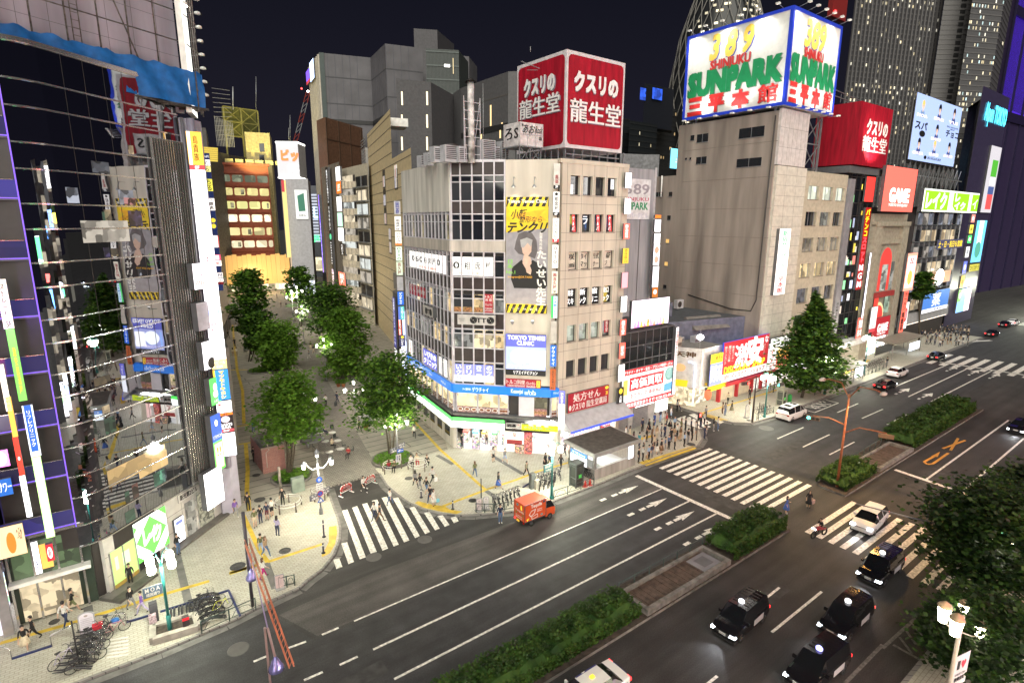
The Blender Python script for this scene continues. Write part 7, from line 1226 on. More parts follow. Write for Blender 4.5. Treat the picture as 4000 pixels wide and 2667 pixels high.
ptree('small dark tree in front of the pale poster wall',(1175,1275),1110,1238,1035,1195,14,3500,.5,(LF3,LF1),8,stems=2)
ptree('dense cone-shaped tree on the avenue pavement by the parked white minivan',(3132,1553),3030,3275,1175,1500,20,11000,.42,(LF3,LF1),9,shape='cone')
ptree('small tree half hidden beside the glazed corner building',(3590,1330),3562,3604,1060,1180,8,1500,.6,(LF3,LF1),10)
LF4=leafm((.008,.022,.008),(.024,.055,.014))  # leaf green darkened to put the near trees' shade into the colour
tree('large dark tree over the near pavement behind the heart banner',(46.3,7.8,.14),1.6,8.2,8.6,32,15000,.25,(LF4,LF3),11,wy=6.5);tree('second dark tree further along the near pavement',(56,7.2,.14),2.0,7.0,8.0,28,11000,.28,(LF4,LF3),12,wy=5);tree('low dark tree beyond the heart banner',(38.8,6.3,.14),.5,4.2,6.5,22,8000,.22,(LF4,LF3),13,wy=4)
LF5=leafm((.018,.042,.008),(.06,.11,.016))
def hedge(lb,x0,x1,y0,y1,h,n,seed,size=.17,mats=(LF5,LF3)):
 rg=random.Random(seed);t=thg('hedge',lb,'hedge',((x0+x1)/2,(y0+y1)/2,.2),'hedges on the median');mb=MB();nx=int((x1-x0)/.55);ny=max(3,int((y1-y0)/.5));vs=[]
 hh=[[.2+h*(.72+.4*rg.random())*(.55 if i in(0,nx)or j in(0,ny)else 1)for j in range(ny+1)]for i in range(nx+1)]
 core=[(x0+(x1-x0)*i/nx,y0+(y1-y0)*j/ny,hh[i][j]*.88)for i in range(nx+1)for j in range(ny+1)]
 mb.add(core,[(i*(ny+1)+j,(i+1)*(ny+1)+j,(i+1)*(ny+1)+j+1,i*(ny+1)+j+1)for i in range(nx)for j in range(ny)],mats[1])
 for _ in range(n):
  u,v=rg.random(),rg.random();i,j=min(nx-1,int(u*nx)),min(ny-1,int(v*ny));e=rg.random()
  p=Vc((x0+(x1-x0)*u,y0+(y1-y0)*v,hh[i][j]*(.75+.4*rg.random())))
  if e<.3:p.y=y0-.1*rg.random()if rg.random()<.7 else y1+.1*rg.random();p.z=.2+hh[i][j]*rg.random()*.9
  a=rg.random()*6.3;s=size*(.6+.8*rg.random());x=Vc((cos(a),sin(a),rg.uniform(-.3,.7))).normalized()*s;y=x.cross(Vc((rg.gauss(0,.6),rg.gauss(0,.6),1)).normalized())*.5
  mb.add([p-x*.5,p+y,p+x*.5,p-y],[(0,1,2,3)],mats[0]if rg.random()<.55 else mats[1])
 mb.bd('foliage',t);m=MB();m.tube([((x0+x1)/2,(y0+y1)/2,.2),((x0+x1)/2,(y0+y1)/2,h*.7)],.06,BARK,5);m.bd('stem',t);return t
hedge('long bright hedge on the median at the near end',2,26.2,20.8,23.2,.95,17000,1);hedge('leafy hedge on the median beside the zebra crossing',36.6,44.3,20.6,23.1,1.35,6500,2,.19);hedge('short hedge round the orange signal pole on the median',55.4,62.5,20.7,23.3,1.1,5000,3,.2);hedge('long hedge on the far half of the median',72.5,95,20.8,24.1,1.6,8000,4,.3)
for nm,x0,x1,lab in(('planter',26.5,36.0,'raised stone planter with a boarded top between two hedges'),('planter',63.0,72.0,'low planter strip with bare soil beyond the orange pole')):
 t=thg(nm,lab,'planter',((x0+x1)/2,22,.2));m=MB()
 for a in((x0,x1,20.45,20.75),(x0,x1,22.7,22.95),(x0,x0+.3,20.75,22.7),(x1-.3,x1,20.75,22.7)):m.box(*a,.2,.62,EDGE)
 m.bd('rim',t);m=MB()
 for k in range(int((x1-x0-.7)/.42)):m.box(x0+.32+k*.42,x0+.71+k*.42,20.76,22.69,.2,.42+(k%2)*.012,pm((.085,.058,.045),.85,noise=.3,scale=3))
 m.bd('board',t)
 if x0<30:m=MB();m.box(33.3,35.4,20.9,22.5,.43,.47,pm((.2,.2,.22),.5));m.box(33.8,34.9,21.2,22.2,.47,.48,pm((.12,.12,.13),.5));m.bd('hatch',t)
def bed(lb,c,r,n,seed):
 rg=random.Random(seed);t=thg('flower_bed',lb,'flower bed',(c.x,c.y,.14),'planting beds in the side street');m=MB();m.lathe([(r,0),(r,.22),(r-.18,.22),(r-.18,.12)],(c.x,c.y,.13),EDGE,20);m.bd('rim',t);m=MB();leaves(m,(c.x,c.y,.35),(r*.8,r*.8,.35),n,.2,(LF2,LF1),rg,shell=.9);m.bd('plant',t)
bed('round bed of low plants at the foot of the multi-stemmed tree',G(1140,1870),2.0,1200,1);bed('round bed of low plants at the foot of the big drooping tree',G(1535,1800),2.3,1500,2);bed('round bed of low plants under the bright green tree',G(1020,1452),2.2,900,3)
# vehicles
PBLK,PWHT,PORG=pm((.008,.008,.010),.12,0,0,spec=.8),pm((.72,.72,.72),.2,0,0,spec=.6),pm((.62,.085,.02),.3,0,.06);CARG=glass((.008,.009,.011),.03);TYRE=pm((.015,.015,.016),.85,0,0);CHR=pm((.6,.6,.62),.15,.9,0)
HLE,TLE,TLD=em((.85,.93,1),8),em((1,.03,.03),4),pm((.3,.01,.01),.25)
def wheel(parent,x,y,r,side):
 m=MB();w_=.2;n=16;P=[]
 ring=lambda rr_,yy:[(x+rr_*cos(2*pi*k/n),yy,r+rr_*sin(2*pi*k/n))for k in range(n)]
 vs=ring(r,y-w_/2)+ring(r,y+w_/2)+ring(r*.62,y-w_/2)+ring(r*.62,y+w_/2)
 fs=[(k,(k+1)%n,n+(k+1)%n,n+k)for k in range(n)]+[(k,2*n+k,2*n+(k+1)%n,(k+1)%n)for k in range(n)]+[(n+k,n+(k+1)%n,3*n+(k+1)%n,3*n+k)for k in range(n)]
 m.add(vs,fs,TYRE,True);o=m.bd('wheel',parent)
 m=MB();yy=y+side*w_*.38;m.add(ring(r*.63,yy),[tuple(range(n))]if side<0 else[tuple(range(n))[::-1]],pm((.08,.08,.085),.4,.6,0))
 for k in range(5):a=2*pi*k/5;c=Vc((x,yy+side*.012,r));d=Vc((cos(a),0,sin(a)));e=Vc((-sin(a),0,cos(a)))*.035;m.add([c+d*.05-e,c+d*r*.58-e,c+d*r*.58+e,c+d*.05+e],[(0,1,2,3)],CHR)
 o2=m.bd('rim',o)
def car(lb,cat,paint,st,rooflo,wheels,name='car',r=.32,hl=None,tl=None,lights_on=True,brake=True,extras=None):
 """st: stations (x, half width, sill z, belt z, roof half width, roof z, segment kind to the next station)"""
 t=thg(name,lb,cat,(0,0,0));B,Gm=MB(),MB();ring=[]
 for x,hw,zs,zb,rw,zr,kd in st:
  h=[(hw*.93,zs),(hw,zs+(zb-zs)*.3),(hw,zb-.10),(hw*.955,zb),(rw,zr),(0,zr+(.035 if zr>zb+.1 else .02))];ring.append([(x,-y,z)for y,z in h]+[(x,y,z)for y,z in h[::-1][1:]])
 n=len(ring[0])
 for i in range(len(st)-1):
  kd=st[i][6];a,b=ring[i],ring[i+1]
  for k in range(n-1):
   q=[a[k],b[k],b[k+1],a[k+1]];side=k in(3,n-5);top=k in(4,n-6+0)
   gl=(kd=='ws' and(side or top))or(kd=='cab' and side)or(kd=='rw' and(side or top))
   (Gm if gl else B).add(q,[(3,2,1,0)],CARG if gl else paint,not gl)
 B.add(ring[0],[tuple(range(n))],paint);B.add(ring[-1],[tuple(range(n))[::-1]],paint)
 hw=max(s[1]for s in st);x0,x1=st[0][0],st[-1][0]
 B.box(x0+.1,x1-.1,-hw*.9,hw*.9,.16,st[1][2]+.05,pm((.015,.015,.015),.8));B.bd('body',t);Gm.bd('window_glass',t)
 for x in wheels:
  for sd in(-1,1):wheel(t,x,sd*(hw-.10),r,sd)
 zl=hl or st[-2][3]-.13
 for sd in(-1,1):
  m=MB();c=Vc((x1-.02,sd*hw*.72,zl));m.hexa([c+Vc(v)for v in((-.25,-.19,-.07),(.05,-.19,-.07),(.0,.19,-.07),(-.25,.19,-.07),(-.3,-.17,.07),(.02,-.17,.07),(-.04,.17,.07),(-.3,.17,.07))],HLE if lights_on else CHR);m.bd('headlight',t)
  m=MB();c=Vc((x0+.02,sd*hw*.80,tl or st[1][3]-.16));m.hexa([c+Vc(v)for v in((-.05,-.14,-.09),(.12,-.14,-.09),(.12,.14,-.09),(-.05,.14,-.09),(-.03,-.14,.09),(.12,-.14,.09),(.12,.14,.09),(-.03,.14,.09))],TLE if brake else TLD);m.bd('taillight',t)
  m=MB();xm=max(s[0]for s in st if s[5]>s[3]+.1)+.25;c=Vc((xm,sd*(hw+.09),st[len(st)//2][3]+.05));m.box(c.x-.06,c.x+.06,c.y-.10,c.y+.10,c.z-.08,c.z+.09,paint);m.bd('mirror',t)
 if lights_on:light('SPOT',(x1+.1,0,zl),130,(.9,.95,1),.15,(radians(72),0,-pi/2),1.5,parent=t)
 m=MB();m.box(x1-.01,x1+.035,-.22,.22,st[-1][2]+.18,st[-1][2]+.34,pm((.7,.7,.68),.5));m.box(x0-.035,x0+.01,-.22,.22,st[0][2]+.25,st[0][2]+.41,pm((.7,.7,.68),.5));m.bd('number_plate',t)
 m=MB();m.box(x1-.02,x1+.03,-hw*.55,hw*.55,st[-1][2]+.37,zl-.04,pm((.04,.04,.045),.3,.5));m.box(x1-.02,x1+.04,-hw*.5,hw*.5,zl-.06,zl-.03,CHR);m.bd('grille',t)
 if extras:extras(t,hw,st)
 return t
def place(t,px,rz=0.,dz=.0,xy=None):
 c=G(*px)if xy is None else Vc((*xy,0));t.location=(c.x,c.y,dz);t.rotation_euler=(0,0,rz);return t
TX=[(-2.2,.76,.35,.82,.55,.95,'b'),(-2.12,.83,.28,1.0,.62,1.55,'b'),(-1.95,.845,.25,1.02,.64,1.70,'b'),(-1.85,.845,.25,1.02,.645,1.73,'cab'),(-.75,.85,.24,1.02,.66,1.76,'b'),(-.65,.85,.24,1.02,.66,1.76,'cab'),(.55,.85,.24,1.0,.65,1.72,'b'),(.62,.85,.24,1.0,.65,1.71,'ws'),(1.28,.85,.24,.98,.70,1.0,'hood'),(1.75,.83,.25,.93,.66,.96,'hood'),(2.1,.76,.30,.78,.5,.80,'b'),(2.2,.62,.36,.62,.4,.64,'')]
def taxi_extra(col,power,panel=True):
 def f(t,hw,st):
  m=MB();m.lathe([(.14,0),(.15,.12),(.1,.2),(.02,.22)],(.1,0,1.77),em(col,power),12,1,1.3);m.bd('roof_lamp',t)
  m=MB();m.hexa([(.98+a,-.45+b,1.05+c)for a,b,c in((0,0,0),(.12,0,0),(.12,.28,0),(0,.28,0),(0,0,.14),(.06,0,.14),(.06,.28,.14),(0,.28,.14))],em((1,.12,.06),3));m.bd('fare_sign',t)
  m=MB()
  for k in range(7):m.box(-1.8+k*.32,-1.74+k*.32,-.55,.55,1.765,1.785,pm((.12,.10,.09),.2,.8))
  m.bd('roof_rib',t)
  if panel:
   for sd in(-1,1):
    m=MB();y=sd*(hw+.006);m.add([(-1.3,y,.45),(-.1,y,.45),(-.1,y,.85),(-1.3,y,.88)],[(0,1,2,3)if sd<0 else(3,2,1,0)],pm((.45,.46,.48),.4));m.bd('door_panel',t)
 return f
tx=car('black taxi with a white roof lamp, nearest the boarded planter','taxi',PBLK,TX,0,(-1.35,1.35),'taxi',.32,extras=taxi_extra((.95,.95,1),3));place(tx,zH(1622,1040),pi+.05)
GTX='black taxis in the near lanes';tx['group']=GTX
def tcopy(px,lb,rz=pi,xy=None):
 c=G(*px)if px else Vc((*xy,0));return dup(tx,(c.x,c.y,0),rz,lb,GTX)
tcopy(zI(735,640),'black taxi just clearing the near zebra crossing, ahead of the white hatchback')
tcopy(zI(440,1075),'black taxi with pale side lettering in the middle of the near lanes')
tx2=car('black taxi with a blue-violet roof lamp at the bottom of the near lanes','taxi',PBLK,TX,0,(-1.35,1.35),'taxi',.32,extras=taxi_extra((.35,.35,1),4));place(tx2,zI(195,1500),pi-.04);tx2['group']=GTX
tx3=car('black taxi with a green roof lamp by the near kerb tree','taxi',PBLK,TX,0,(-1.35,1.35),'taxi',.32,extras=taxi_extra((.05,1,.25),4,False));place(tx3,zE(2010,1360),pi);tx3['group']=GTX
SD=[(-2.4,.72,.36,.78,.5,.80,'b'),(-2.3,.84,.28,.98,.68,1.0,'b'),(-1.75,.87,.22,1.0,.70,1.03,'rw'),(-1.05,.88,.20,.98,.58,1.42,'cab'),(-.1,.88,.20,.97,.60,1.46,'b'),(0,.88,.2,.97,.6,1.46,'cab'),(.55,.88,.2,.96,.58,1.42,'ws'),(1.35,.88,.2,.94,.72,.97,'hood'),(2.0,.86,.22,.86,.66,.89,'hood'),(2.32,.74,.28,.70,.5,.72,'b'),(2.4,.6,.34,.58,.4,.6,'')]
def stripes(t,hw,st):
 m=MB();NVS=pm((.02,.025,.16),.3,0,0)
 m.box(-2.36,-2.34,-.5,.5,.9,1.0,NVS)
 for sd in(-1,1):
  y=sd*(hw+.004);m.add([(-2.1,y*.99,.66),(2.0,y*.99,.60),(2.0,y*.99,.70),(-2.1,y*.99,.78)],[(0,1,2,3)if sd<0 else(3,2,1,0)],NVS)
 m.add([(-1.0,-.60,1.455),(.5,-.60,1.455),(.5,-.5,1.468),(-1.0,-.5,1.468)],[(0,1,2,3)],NVS);m.bd('stripe',t)
 m=MB();m.box(-.3,-.05,-.09,.09,1.47,1.6,em((1,.65,.05),1.5));m.bd('roof_lamp',t)
c=car('white sedan with dark blue stripes and a small amber roof lamp, beside the long hedge','car',PWHT,SD,0,(-1.4,1.42),'car',extras=stripes);place(c,(2300,2742),pi)
HB=[(-2.2,.76,.36,.9,.5,.95,'b'),(-2.1,.86,.28,1.0,.64,1.3,'rw'),(-1.75,.87,.22,1.02,.62,1.48,'cab'),(-.7,.88,.2,1.0,.63,1.52,'b'),(-.6,.88,.2,1.0,.63,1.52,'cab'),(.4,.88,.2,.98,.6,1.47,'ws'),(1.2,.88,.2,.95,.72,.99,'hood'),(1.85,.85,.22,.86,.66,.9,'hood'),(2.12,.74,.28,.70,.5,.72,'b'),(2.2,.6,.34,.58,.4,.6,'')]
c=car('white hatchback driving over the near zebra crossing','car',PWHT,HB,0,(-1.32,1.32),'car',hl=.74);place(c,zI(640,225),pi+.08)
MV=[(-2.5,.80,.36,1.0,.6,1.05,'b'),(-2.42,.9,.26,1.12,.70,1.5,'rw'),(-2.2,.92,.2,1.12,.72,1.84,'cab'),(-.95,.925,.18,1.1,.74,1.9,'b'),(-.85,.925,.18,1.1,.74,1.9,'cab'),(.55,.925,.18,1.06,.73,1.87,'b'),(.62,.925,.18,1.06,.73,1.86,'ws'),(1.55,.92,.18,1.02,.76,1.08,'hood'),(2.2,.88,.2,.92,.7,.97,'hood'),(2.45,.8,.26,.76,.5,.78,'b'),(2.5,.7,.32,.62,.4,.64,'')]
def hatch(t,hw,st):
 m=MB();m.box(-1.6,-1.0,-.4,.4,1.925,1.94,CARG);m.box(-.2,.25,-.4,.4,1.93,1.945,CARG);m.bd('roof_window',t);m=MB();m.box(-2.53,-2.44,-.75,.75,1.0,1.06,TLD);m.bd('light_bar',t)
p=(G(*zJ(1545,1003))+G(*zJ(1655,955)))/2;c=car('white minivan parked at the far kerb before the cone-shaped tree','van',PWHT,MV,0,(-1.5,1.5),'minivan',.35,lights_on=False,brake=False,extras=hatch);place(c,None,0,xy=(p.x,p.y+.8))
SV=[(-2.35,.8,.42,1.0,.6,1.05,'b'),(-2.25,.9,.34,1.1,.62,1.2,'rw'),(-1.6,.92,.28,1.1,.62,1.58,'cab'),(-.6,.93,.26,1.08,.66,1.66,'b'),(-.5,.93,.26,1.08,.66,1.66,'cab'),(.45,.93,.26,1.05,.64,1.6,'ws'),(1.3,.92,.26,1.05,.76,1.1,'hood'),(2.0,.9,.28,.98,.7,1.02,'hood'),(2.28,.82,.34,.84,.5,.86,'b'),(2.35,.7,.4,.7,.4,.72,'')]
p=(G(*zE(1027,195))+G(*zE(1095,168)))/2;c=car('white sport utility car at the far kerb behind the black saloon','car',PWHT,SV,0,(-1.42,1.42),'car',.36,brake=False,lights_on=False);place(c,None,0,xy=(p.x,p.y+.85))
bs=car('black saloon with red tail lights in the far kerb lane','car',PBLK,SD,0,(-1.4,1.42),'car');p=G(*zE(885,300));place(bs,None,0,xy=(p.x+.6,p.y+.2))
dup(bs,tuple(G(*zU(1385,1375))),0,'black saloon braking before the far crossing');dup(bs,tuple(G(*zU(1925,1150))),0,'black saloon with a green roof glow beyond the far crossing');dup(bs,tuple(G(*zU(2050,1060))),0,'dark saloon farthest away on the far carriageway')
b2=dup(bs,tuple(G(*zE(2200,700))),pi,'black saloon cut by the picture edge on the near carriageway')
for k,(x,y)in enumerate(((205,33),(214,30),(226,33.5),(238,27),(250,31),(262,34),(222,20),(240,17))):dup(bs,(x,y,0),0 if y>24 else pi,'distant dark car on the avenue past the far crossing','distant cars past the far crossing')
for px,lab in((zU(2130,1040),'white car with red tail lights beyond the far crossing'),):p=G(*px);c=car(lab,'car',PWHT,HB,0,(-1.32,1.32),'car');place(c,None,0,xy=(p.x,p.y))
t=thg('box_truck','small red box truck advertising tequila, stopped by the corner kerb','truck',(0,0,0));B=MB()
B.box(-1.75,.55,-.74,.74,.55,2.12,PORG);B.bd('cargo_box',t);m=MB()
for sd in(-1,1):
 for z in(.56,2.10):m.box(-1.77,.57,sd*.745-.015,sd*.745+.015,z-.03,z+.03,CHR)
 for x in(-1.76,.56):m.box(x-.03,x+.03,sd*.745-.015,sd*.745+.015,.55,2.12,CHR)
m.bd('trim',t);m=MB();m.box(-1.7,1.5,-.5,.5,.32,.52,TYRE);m.bd('chassis',t)
cab=MB();L_=[(.58,.70,.34,1.12,.60,1.72,'b'),(.66,.71,.30,1.12,.61,1.76,'cab'),(1.22,.72,.30,1.1,.60,1.72,'ws'),(1.62,.71,.3,1.02,.64,1.08,'b'),(1.70,.66,.34,.9,.5,.92,'')];Gm=MB();ring=[]
for x,hw,zs,zb,rw,zr,kd in L_:
 h=[(hw*.95,zs),(hw,zs+.3),(hw,zb-.08),(hw*.97,zb),(rw,zr),(0,zr+.03)];ring.append([(x,-y,z)for y,z in h]+[(x,y,z)for y,z in h[::-1][1:]])
for i in range(4):
 for k in range(10):gl=L_[i][6]=='ws' and k in(3,4,5,6)or L_[i][6]=='cab' and k in(3,6);(Gm if gl else cab).add([ring[i][k],ring[i+1][k],ring[i+1][k+1],ring[i][k+1]],[(3,2,1,0)],CARG if gl else PORG)
cab.add(ring[-1],[tuple(range(11))[::-1]],PORG);cab.add(ring[0],[tuple(range(11))],PORG);cab.bd('cab',t);Gm.bd('window_glass',t)
for x in(-1.0,1.05):
 for sd in(-1,1):wheel(t,x,sd*.64,.28,sd)
for sd in(-1,1):
 m=MB();m.box(1.64,1.72,sd*.52-.12,sd*.52+.12,.66,.80,CHR);m.bd('headlight',t);m=MB();m.box(-1.82,-1.74,sd*.6-.08,sd*.6+.08,.42,.54,TLE if sd>0 else TLD);m.bd('taillight',t)
m=MB();m.box(-1.83,-1.77,-.02,.32,.36,.52,em((.9,.6,.05),.5));m.bd('number_plate',t)
fd=Face((-1.75,-.745),(.55,-.745));fr_=Face((-1.755,.74),(-1.755,-.74));m=MB()
put_texts(m,fd,(0,2.3,.55,2.12),.008,[('Tequila',.28,.08,.80,.34,WHT,.03),('P',[(.18,.62),(.3,.42),(.52,.38),(.46,.62),(.28,.78)],WHT),('P',[(.22,.62),(.31,.46),(.47,.43),(.42,.6),(.29,.72)],PORG,1),('Cuervo',.58,.42,.82,.5,WHT),('Blanco',.58,.53,.82,.6,WHT),('P',[(.3,.78),(.6,.7),(.62,.9),(.33,.97)],WHT),('P',[(.33,.8),(.58,.74),(.6,.87),(.35,.93)],PORG,1),('@',.85,.06,.95,.2,pm((.02,.05,.12))),('P',[(.08,.85),(.2,.8),(.12,.97)],YELE),('@',.74,.78,.86,.9,pm((.15,.35,.4)))])
put_texts(m,fr_,(0,1.48,.55,2.12),.008,[('Tequila',.1,.42,.9,.58,WHT,.02),('Cuervo',.15,.74,.75,.82,WHT),('Blanco',.15,.85,.75,.93,WHT),('@',.2,.1,.4,.25,pm((.1,.35,.4))),('P',[(.6,.15),(.7,.12),(.75,.38),(.62,.38)],YELE),('P',[(.1,.6),(.3,.62),(.2,.72)],pm((.1,.3,.05))),('P',[(.7,.6),(.9,.65),(.8,.72)],pm((.1,.3,.05)))]);m.bd('lettering',t)
p=(G(*zF(1505,1462))+G(*zF(1668,1405)))/2;place(t,None,.0,xy=(p.x+.05,p.y+.68))
t=thg('motorbike','red motorbike with two white headlamps crossing the near zebra','motorbike',(0,0,0));m=MB();m.tube([(-.7,0,.55),(-.2,0,.75),(.3,0,.8),(.6,0,.75)],[.10,.18,.16,.08],pm((.4,.03,.04),.3),8);m.bd('body',t)
for x in(-.65,.68):
 m=MB();n=16;m.tube([(x+.28*cos(2*pi*k/n),0,.3+.28*sin(2*pi*k/n))for k in range(n+1)],.07,TYRE,6,False);m.bd('wheel',t)
m=MB();m.tube([(.66,0,.3),(.5,0,.95)],.04,CHR,5);m.tube([(.48,-.32,1.0),(.52,0,.98),(.48,.32,1.0)],.025,BLACKM,5);m.bd('handlebar',t);m=MB();m.box(-.6,.1,-.14,.14,.78,.88,BLACKM);m.bd('seat',t)
for sd in(-.12,.12):m=MB();m.lathe([(.09,0),(.02,.06)],(.72,sd,.85),HLE,8);m.bd('headlight',t)
MOTO=place(t,zI(215,315),pi-.2)
def bike(lb,loc,rz,col,gp=None,src=None,basket=True,tilt=0):
 t=thg('bicycle',lb,'bicycle',(0,0,0),gp);c=pm(col,.35,.2,0);n=18
 for x in(-.5,.52):
  m=MB();m.tube([(x+.32*cos(2*pi*k/n),0,.33+.32*sin(2*pi*k/n))for k in range(n+1)],.022,TYRE,5,False)
  for k in range(7):a=pi*k/7;m.bar((x+.3*cos(a),0,.33+.3*sin(a)),(x-.3*cos(a),0,.33-.3*sin(a)),.008,.008,CHR)
  m.bd('wheel',t)
 m=MB();bb_,st_,hd_=(-.08,0,.30),(-.2,0,.82),(.38,0,.82)
 for a,b in((bb_,st_),(bb_,hd_),(st_,(.36,0,.72)),(bb_,(-.5,0,.33)),(st_,(-.5,0,.33)),(hd_,(.52,0,.33))):m.tube([a,b],.022,c,5)
 m.bd('frame',t);m=MB();m.tube([(.38,0,.82),(.36,0,1.0)],.02,CHR,5);m.tube([(.2,-.27,1.0),(.36,-.2,1.03),(.36,.2,1.03),(.2,.27,1.0)],.016,BLACKM,5);m.bd('handlebar',t)
 m=MB();m.hexa([(-.34,-.09,.86),(-.06,-.03,.88),(-.06,.03,.88),(-.34,.09,.86),(-.34,-.09,.93),(-.06,-.03,.93),(-.06,.03,.93),(-.34,.09,.93)],BLACKM);m.bd('saddle',t)
 if basket:
  m=MB()
  for z in(.72,.82,.93):m.tube([(.42,-.15,z),(.72,-.15,z),(.72,.15,z),(.42,.15,z),(.42,-.15,z)],.008,CHR,4)
  for x,y in((.42,-.15),(.72,-.15),(.72,.15),(.42,.15),(.57,.15),(.57,-.15)):m.bar((x,y,.70),(x,y,.94),.008,.008,CHR)
  m.bd('basket',t)
 t.location=loc;t.rotation_euler=(0,tilt,rz);return t
def gz_(zf,a,b,z=.14):return tuple(G(*zf(a,b),z))
bike('black bicycle standing free by the blue rail on the left pavement',gz_(zA,965,1075),.35,(.02,.02,.022));b1=bike('pink bicycle with a red basket and blue cover near the left racks',gz_(zA,1000,1140),.1,(.55,.25,.28));bike('pale violet bicycle leaning out of the left racks',gz_(zA,555,1400),.6,(.45,.40,.55));bike('yellow-green bicycle in the right-hand rack of the left pavement',gz_(zA,1910,945),.15,(.55,.6,.05),basket=False)
t=thg('basket_cover','bright blue cloth cover on the pink bicycle by the left racks','cover',gz_(zA,1010,1110));m=MB();p=Vc(gz_(zA,1010,1110));m.lathe([(.12,0),(.25,.06),(.22,.2),(.08,.26)],p+Vc((0,0,.6)),em((.02,.2,.7),.05),9);m.bd('cloth',t)
t=thg('basket','red cloth basket on the front of the pink bicycle','basket',gz_(zA,860,1160));p=Vc(gz_(zA,860,1160));m=MB();m.hexa([p+Vc(v)for v in((-.2,-.15,.55),(.2,-.15,.55),(.2,.15,.55),(-.2,.15,.55),(-.27,-.2,.85),(.27,-.2,.85),(.27,.2,.85),(-.27,.2,.85))],pm((.5,.02,.04),.7));m.bd('bag',t)
rb=random.Random(4);B0=bike('dark bicycle in the crowded row behind the red truck, first from the guard rail end',gz_(zF,1190,1290),1.2,(.03,.03,.035),'bicycles parked behind the red truck')
GB='bicycles parked behind the red truck'
for k in range(6):q=gz_(zF,1230+k*34,1290-k*14);dup(B0,q,1.2+rb.uniform(-.2,.2),'dark bicycle in the crowded row behind the red truck',GB)
B0['label']='dark bicycle in the crowded row behind the red truck'
GB2='bicycles round the rack by the subway entrance'
for k in range(9):q=gz_(zF,1590+(k%5)*42,1095+(k//5)*42-(k%5)*12);dup(B0,q,1.0+rb.uniform(-.5,.5),'dark bicycle parked in the cluster between the teal lamp post and phone booth',GB2)
for k in range(3):q=gz_(zF,1960+k*25,1020+k*10);dup(B0,q,1.4+rb.uniform(-.3,.3),'dark bicycle squeezed between the phone booth and the stair shelter','bicycles behind the phone booth')
for k in range(4):q=gz_(zJ,1270+k*24,940-k*10);dup(B0,q,1.3+rb.uniform(-.3,.3),'dark bicycle by the teal lamp behind the parked minivan','bicycles behind the minivan')
for k in range(9):q=gz_(zE,715+k*18,100-k*7);dup(B0,q,1.3+rb.uniform(-.2,.2),'dark bicycle in the long far rack beside the white sport utility car','bicycles in the far kerb rack')
for k in range(3):q=gz_(zE,190+k*35,315-k*12);dup(B0,q,1.2+rb.uniform(-.3,.3),'dark bicycle under the cone-shaped tree by the kerb','bicycles under the cone-shaped tree')
for k in range(7):dup(B0,gz_(zA,800+(k%2)*60-k*14,1190+k*42),.25+rb.uniform(-.12,.12),'dark bicycle standing in the black sloping rack at the lower left kerb','bicycles in the lower left rack')
for k in range(4):dup(B0,gz_(zA,1760+k*25,890+k*45),.25+rb.uniform(-.12,.12),'dark bicycle standing in the rack by the tall dark pole','bicycles in the rack by the dark pole')
# street furniture
TEAL=pm((.03,.22,.21),.4,.3,.2);GREYP=pm((.30,.31,.33),.4,.5);BRN=pm((.05,.035,.03),.5);RUST=pm((.32,.10,.04),.55,.1,.25,3);LAMPW=em((1,.95,.74),12);LAMPB=em((1,.97,.82),9)
def globe_lamp(lb,base,h=5.2,power=420,teal=True):
 t=thg('street_lamp',lb,'street lamp',base,'teal five-globe street lamps');b=Vc(base);m=MB();m.tube([b,b+Vc((0,0,1.3))],.13,TEAL,8);m.tube([b+Vc((0,0,1.3)),b+Vc((0,0,h))],.085,TEAL if teal else GREYP,8);m.lathe([(.2,0),(.2,.25),(.14,.3)],b,TEAL,10);m.bd('pole',t)
 m=MB();top=b+Vc((0,0,h))
 for k in range(4):
  a=pi/4+k*pi/2;d=Vc((cos(a),sin(a),0));m.tube([top+Vc((0,0,-.2)),top+d*.25+Vc((0,0,.55)),top+d*.55+Vc((0,0,.62)),top+d*.75+Vc((0,0,.3))],.03,TEAL if teal else GREYP,5)
 m.bd('arm',t)
 for k in range(4):
  a=pi/4+k*pi/2;c=top+Vc((cos(a),sin(a),0))*.75;m=MB();m.lathe([(.06,.3),(.2,.2),(.24,-.05),(.2,-.3),(.05,-.36)],c,LAMPW,10);m.bd('lantern',t)
 light('POINT',top+Vc((0,0,-.25)),power,(.98,1,.78),.5);return t
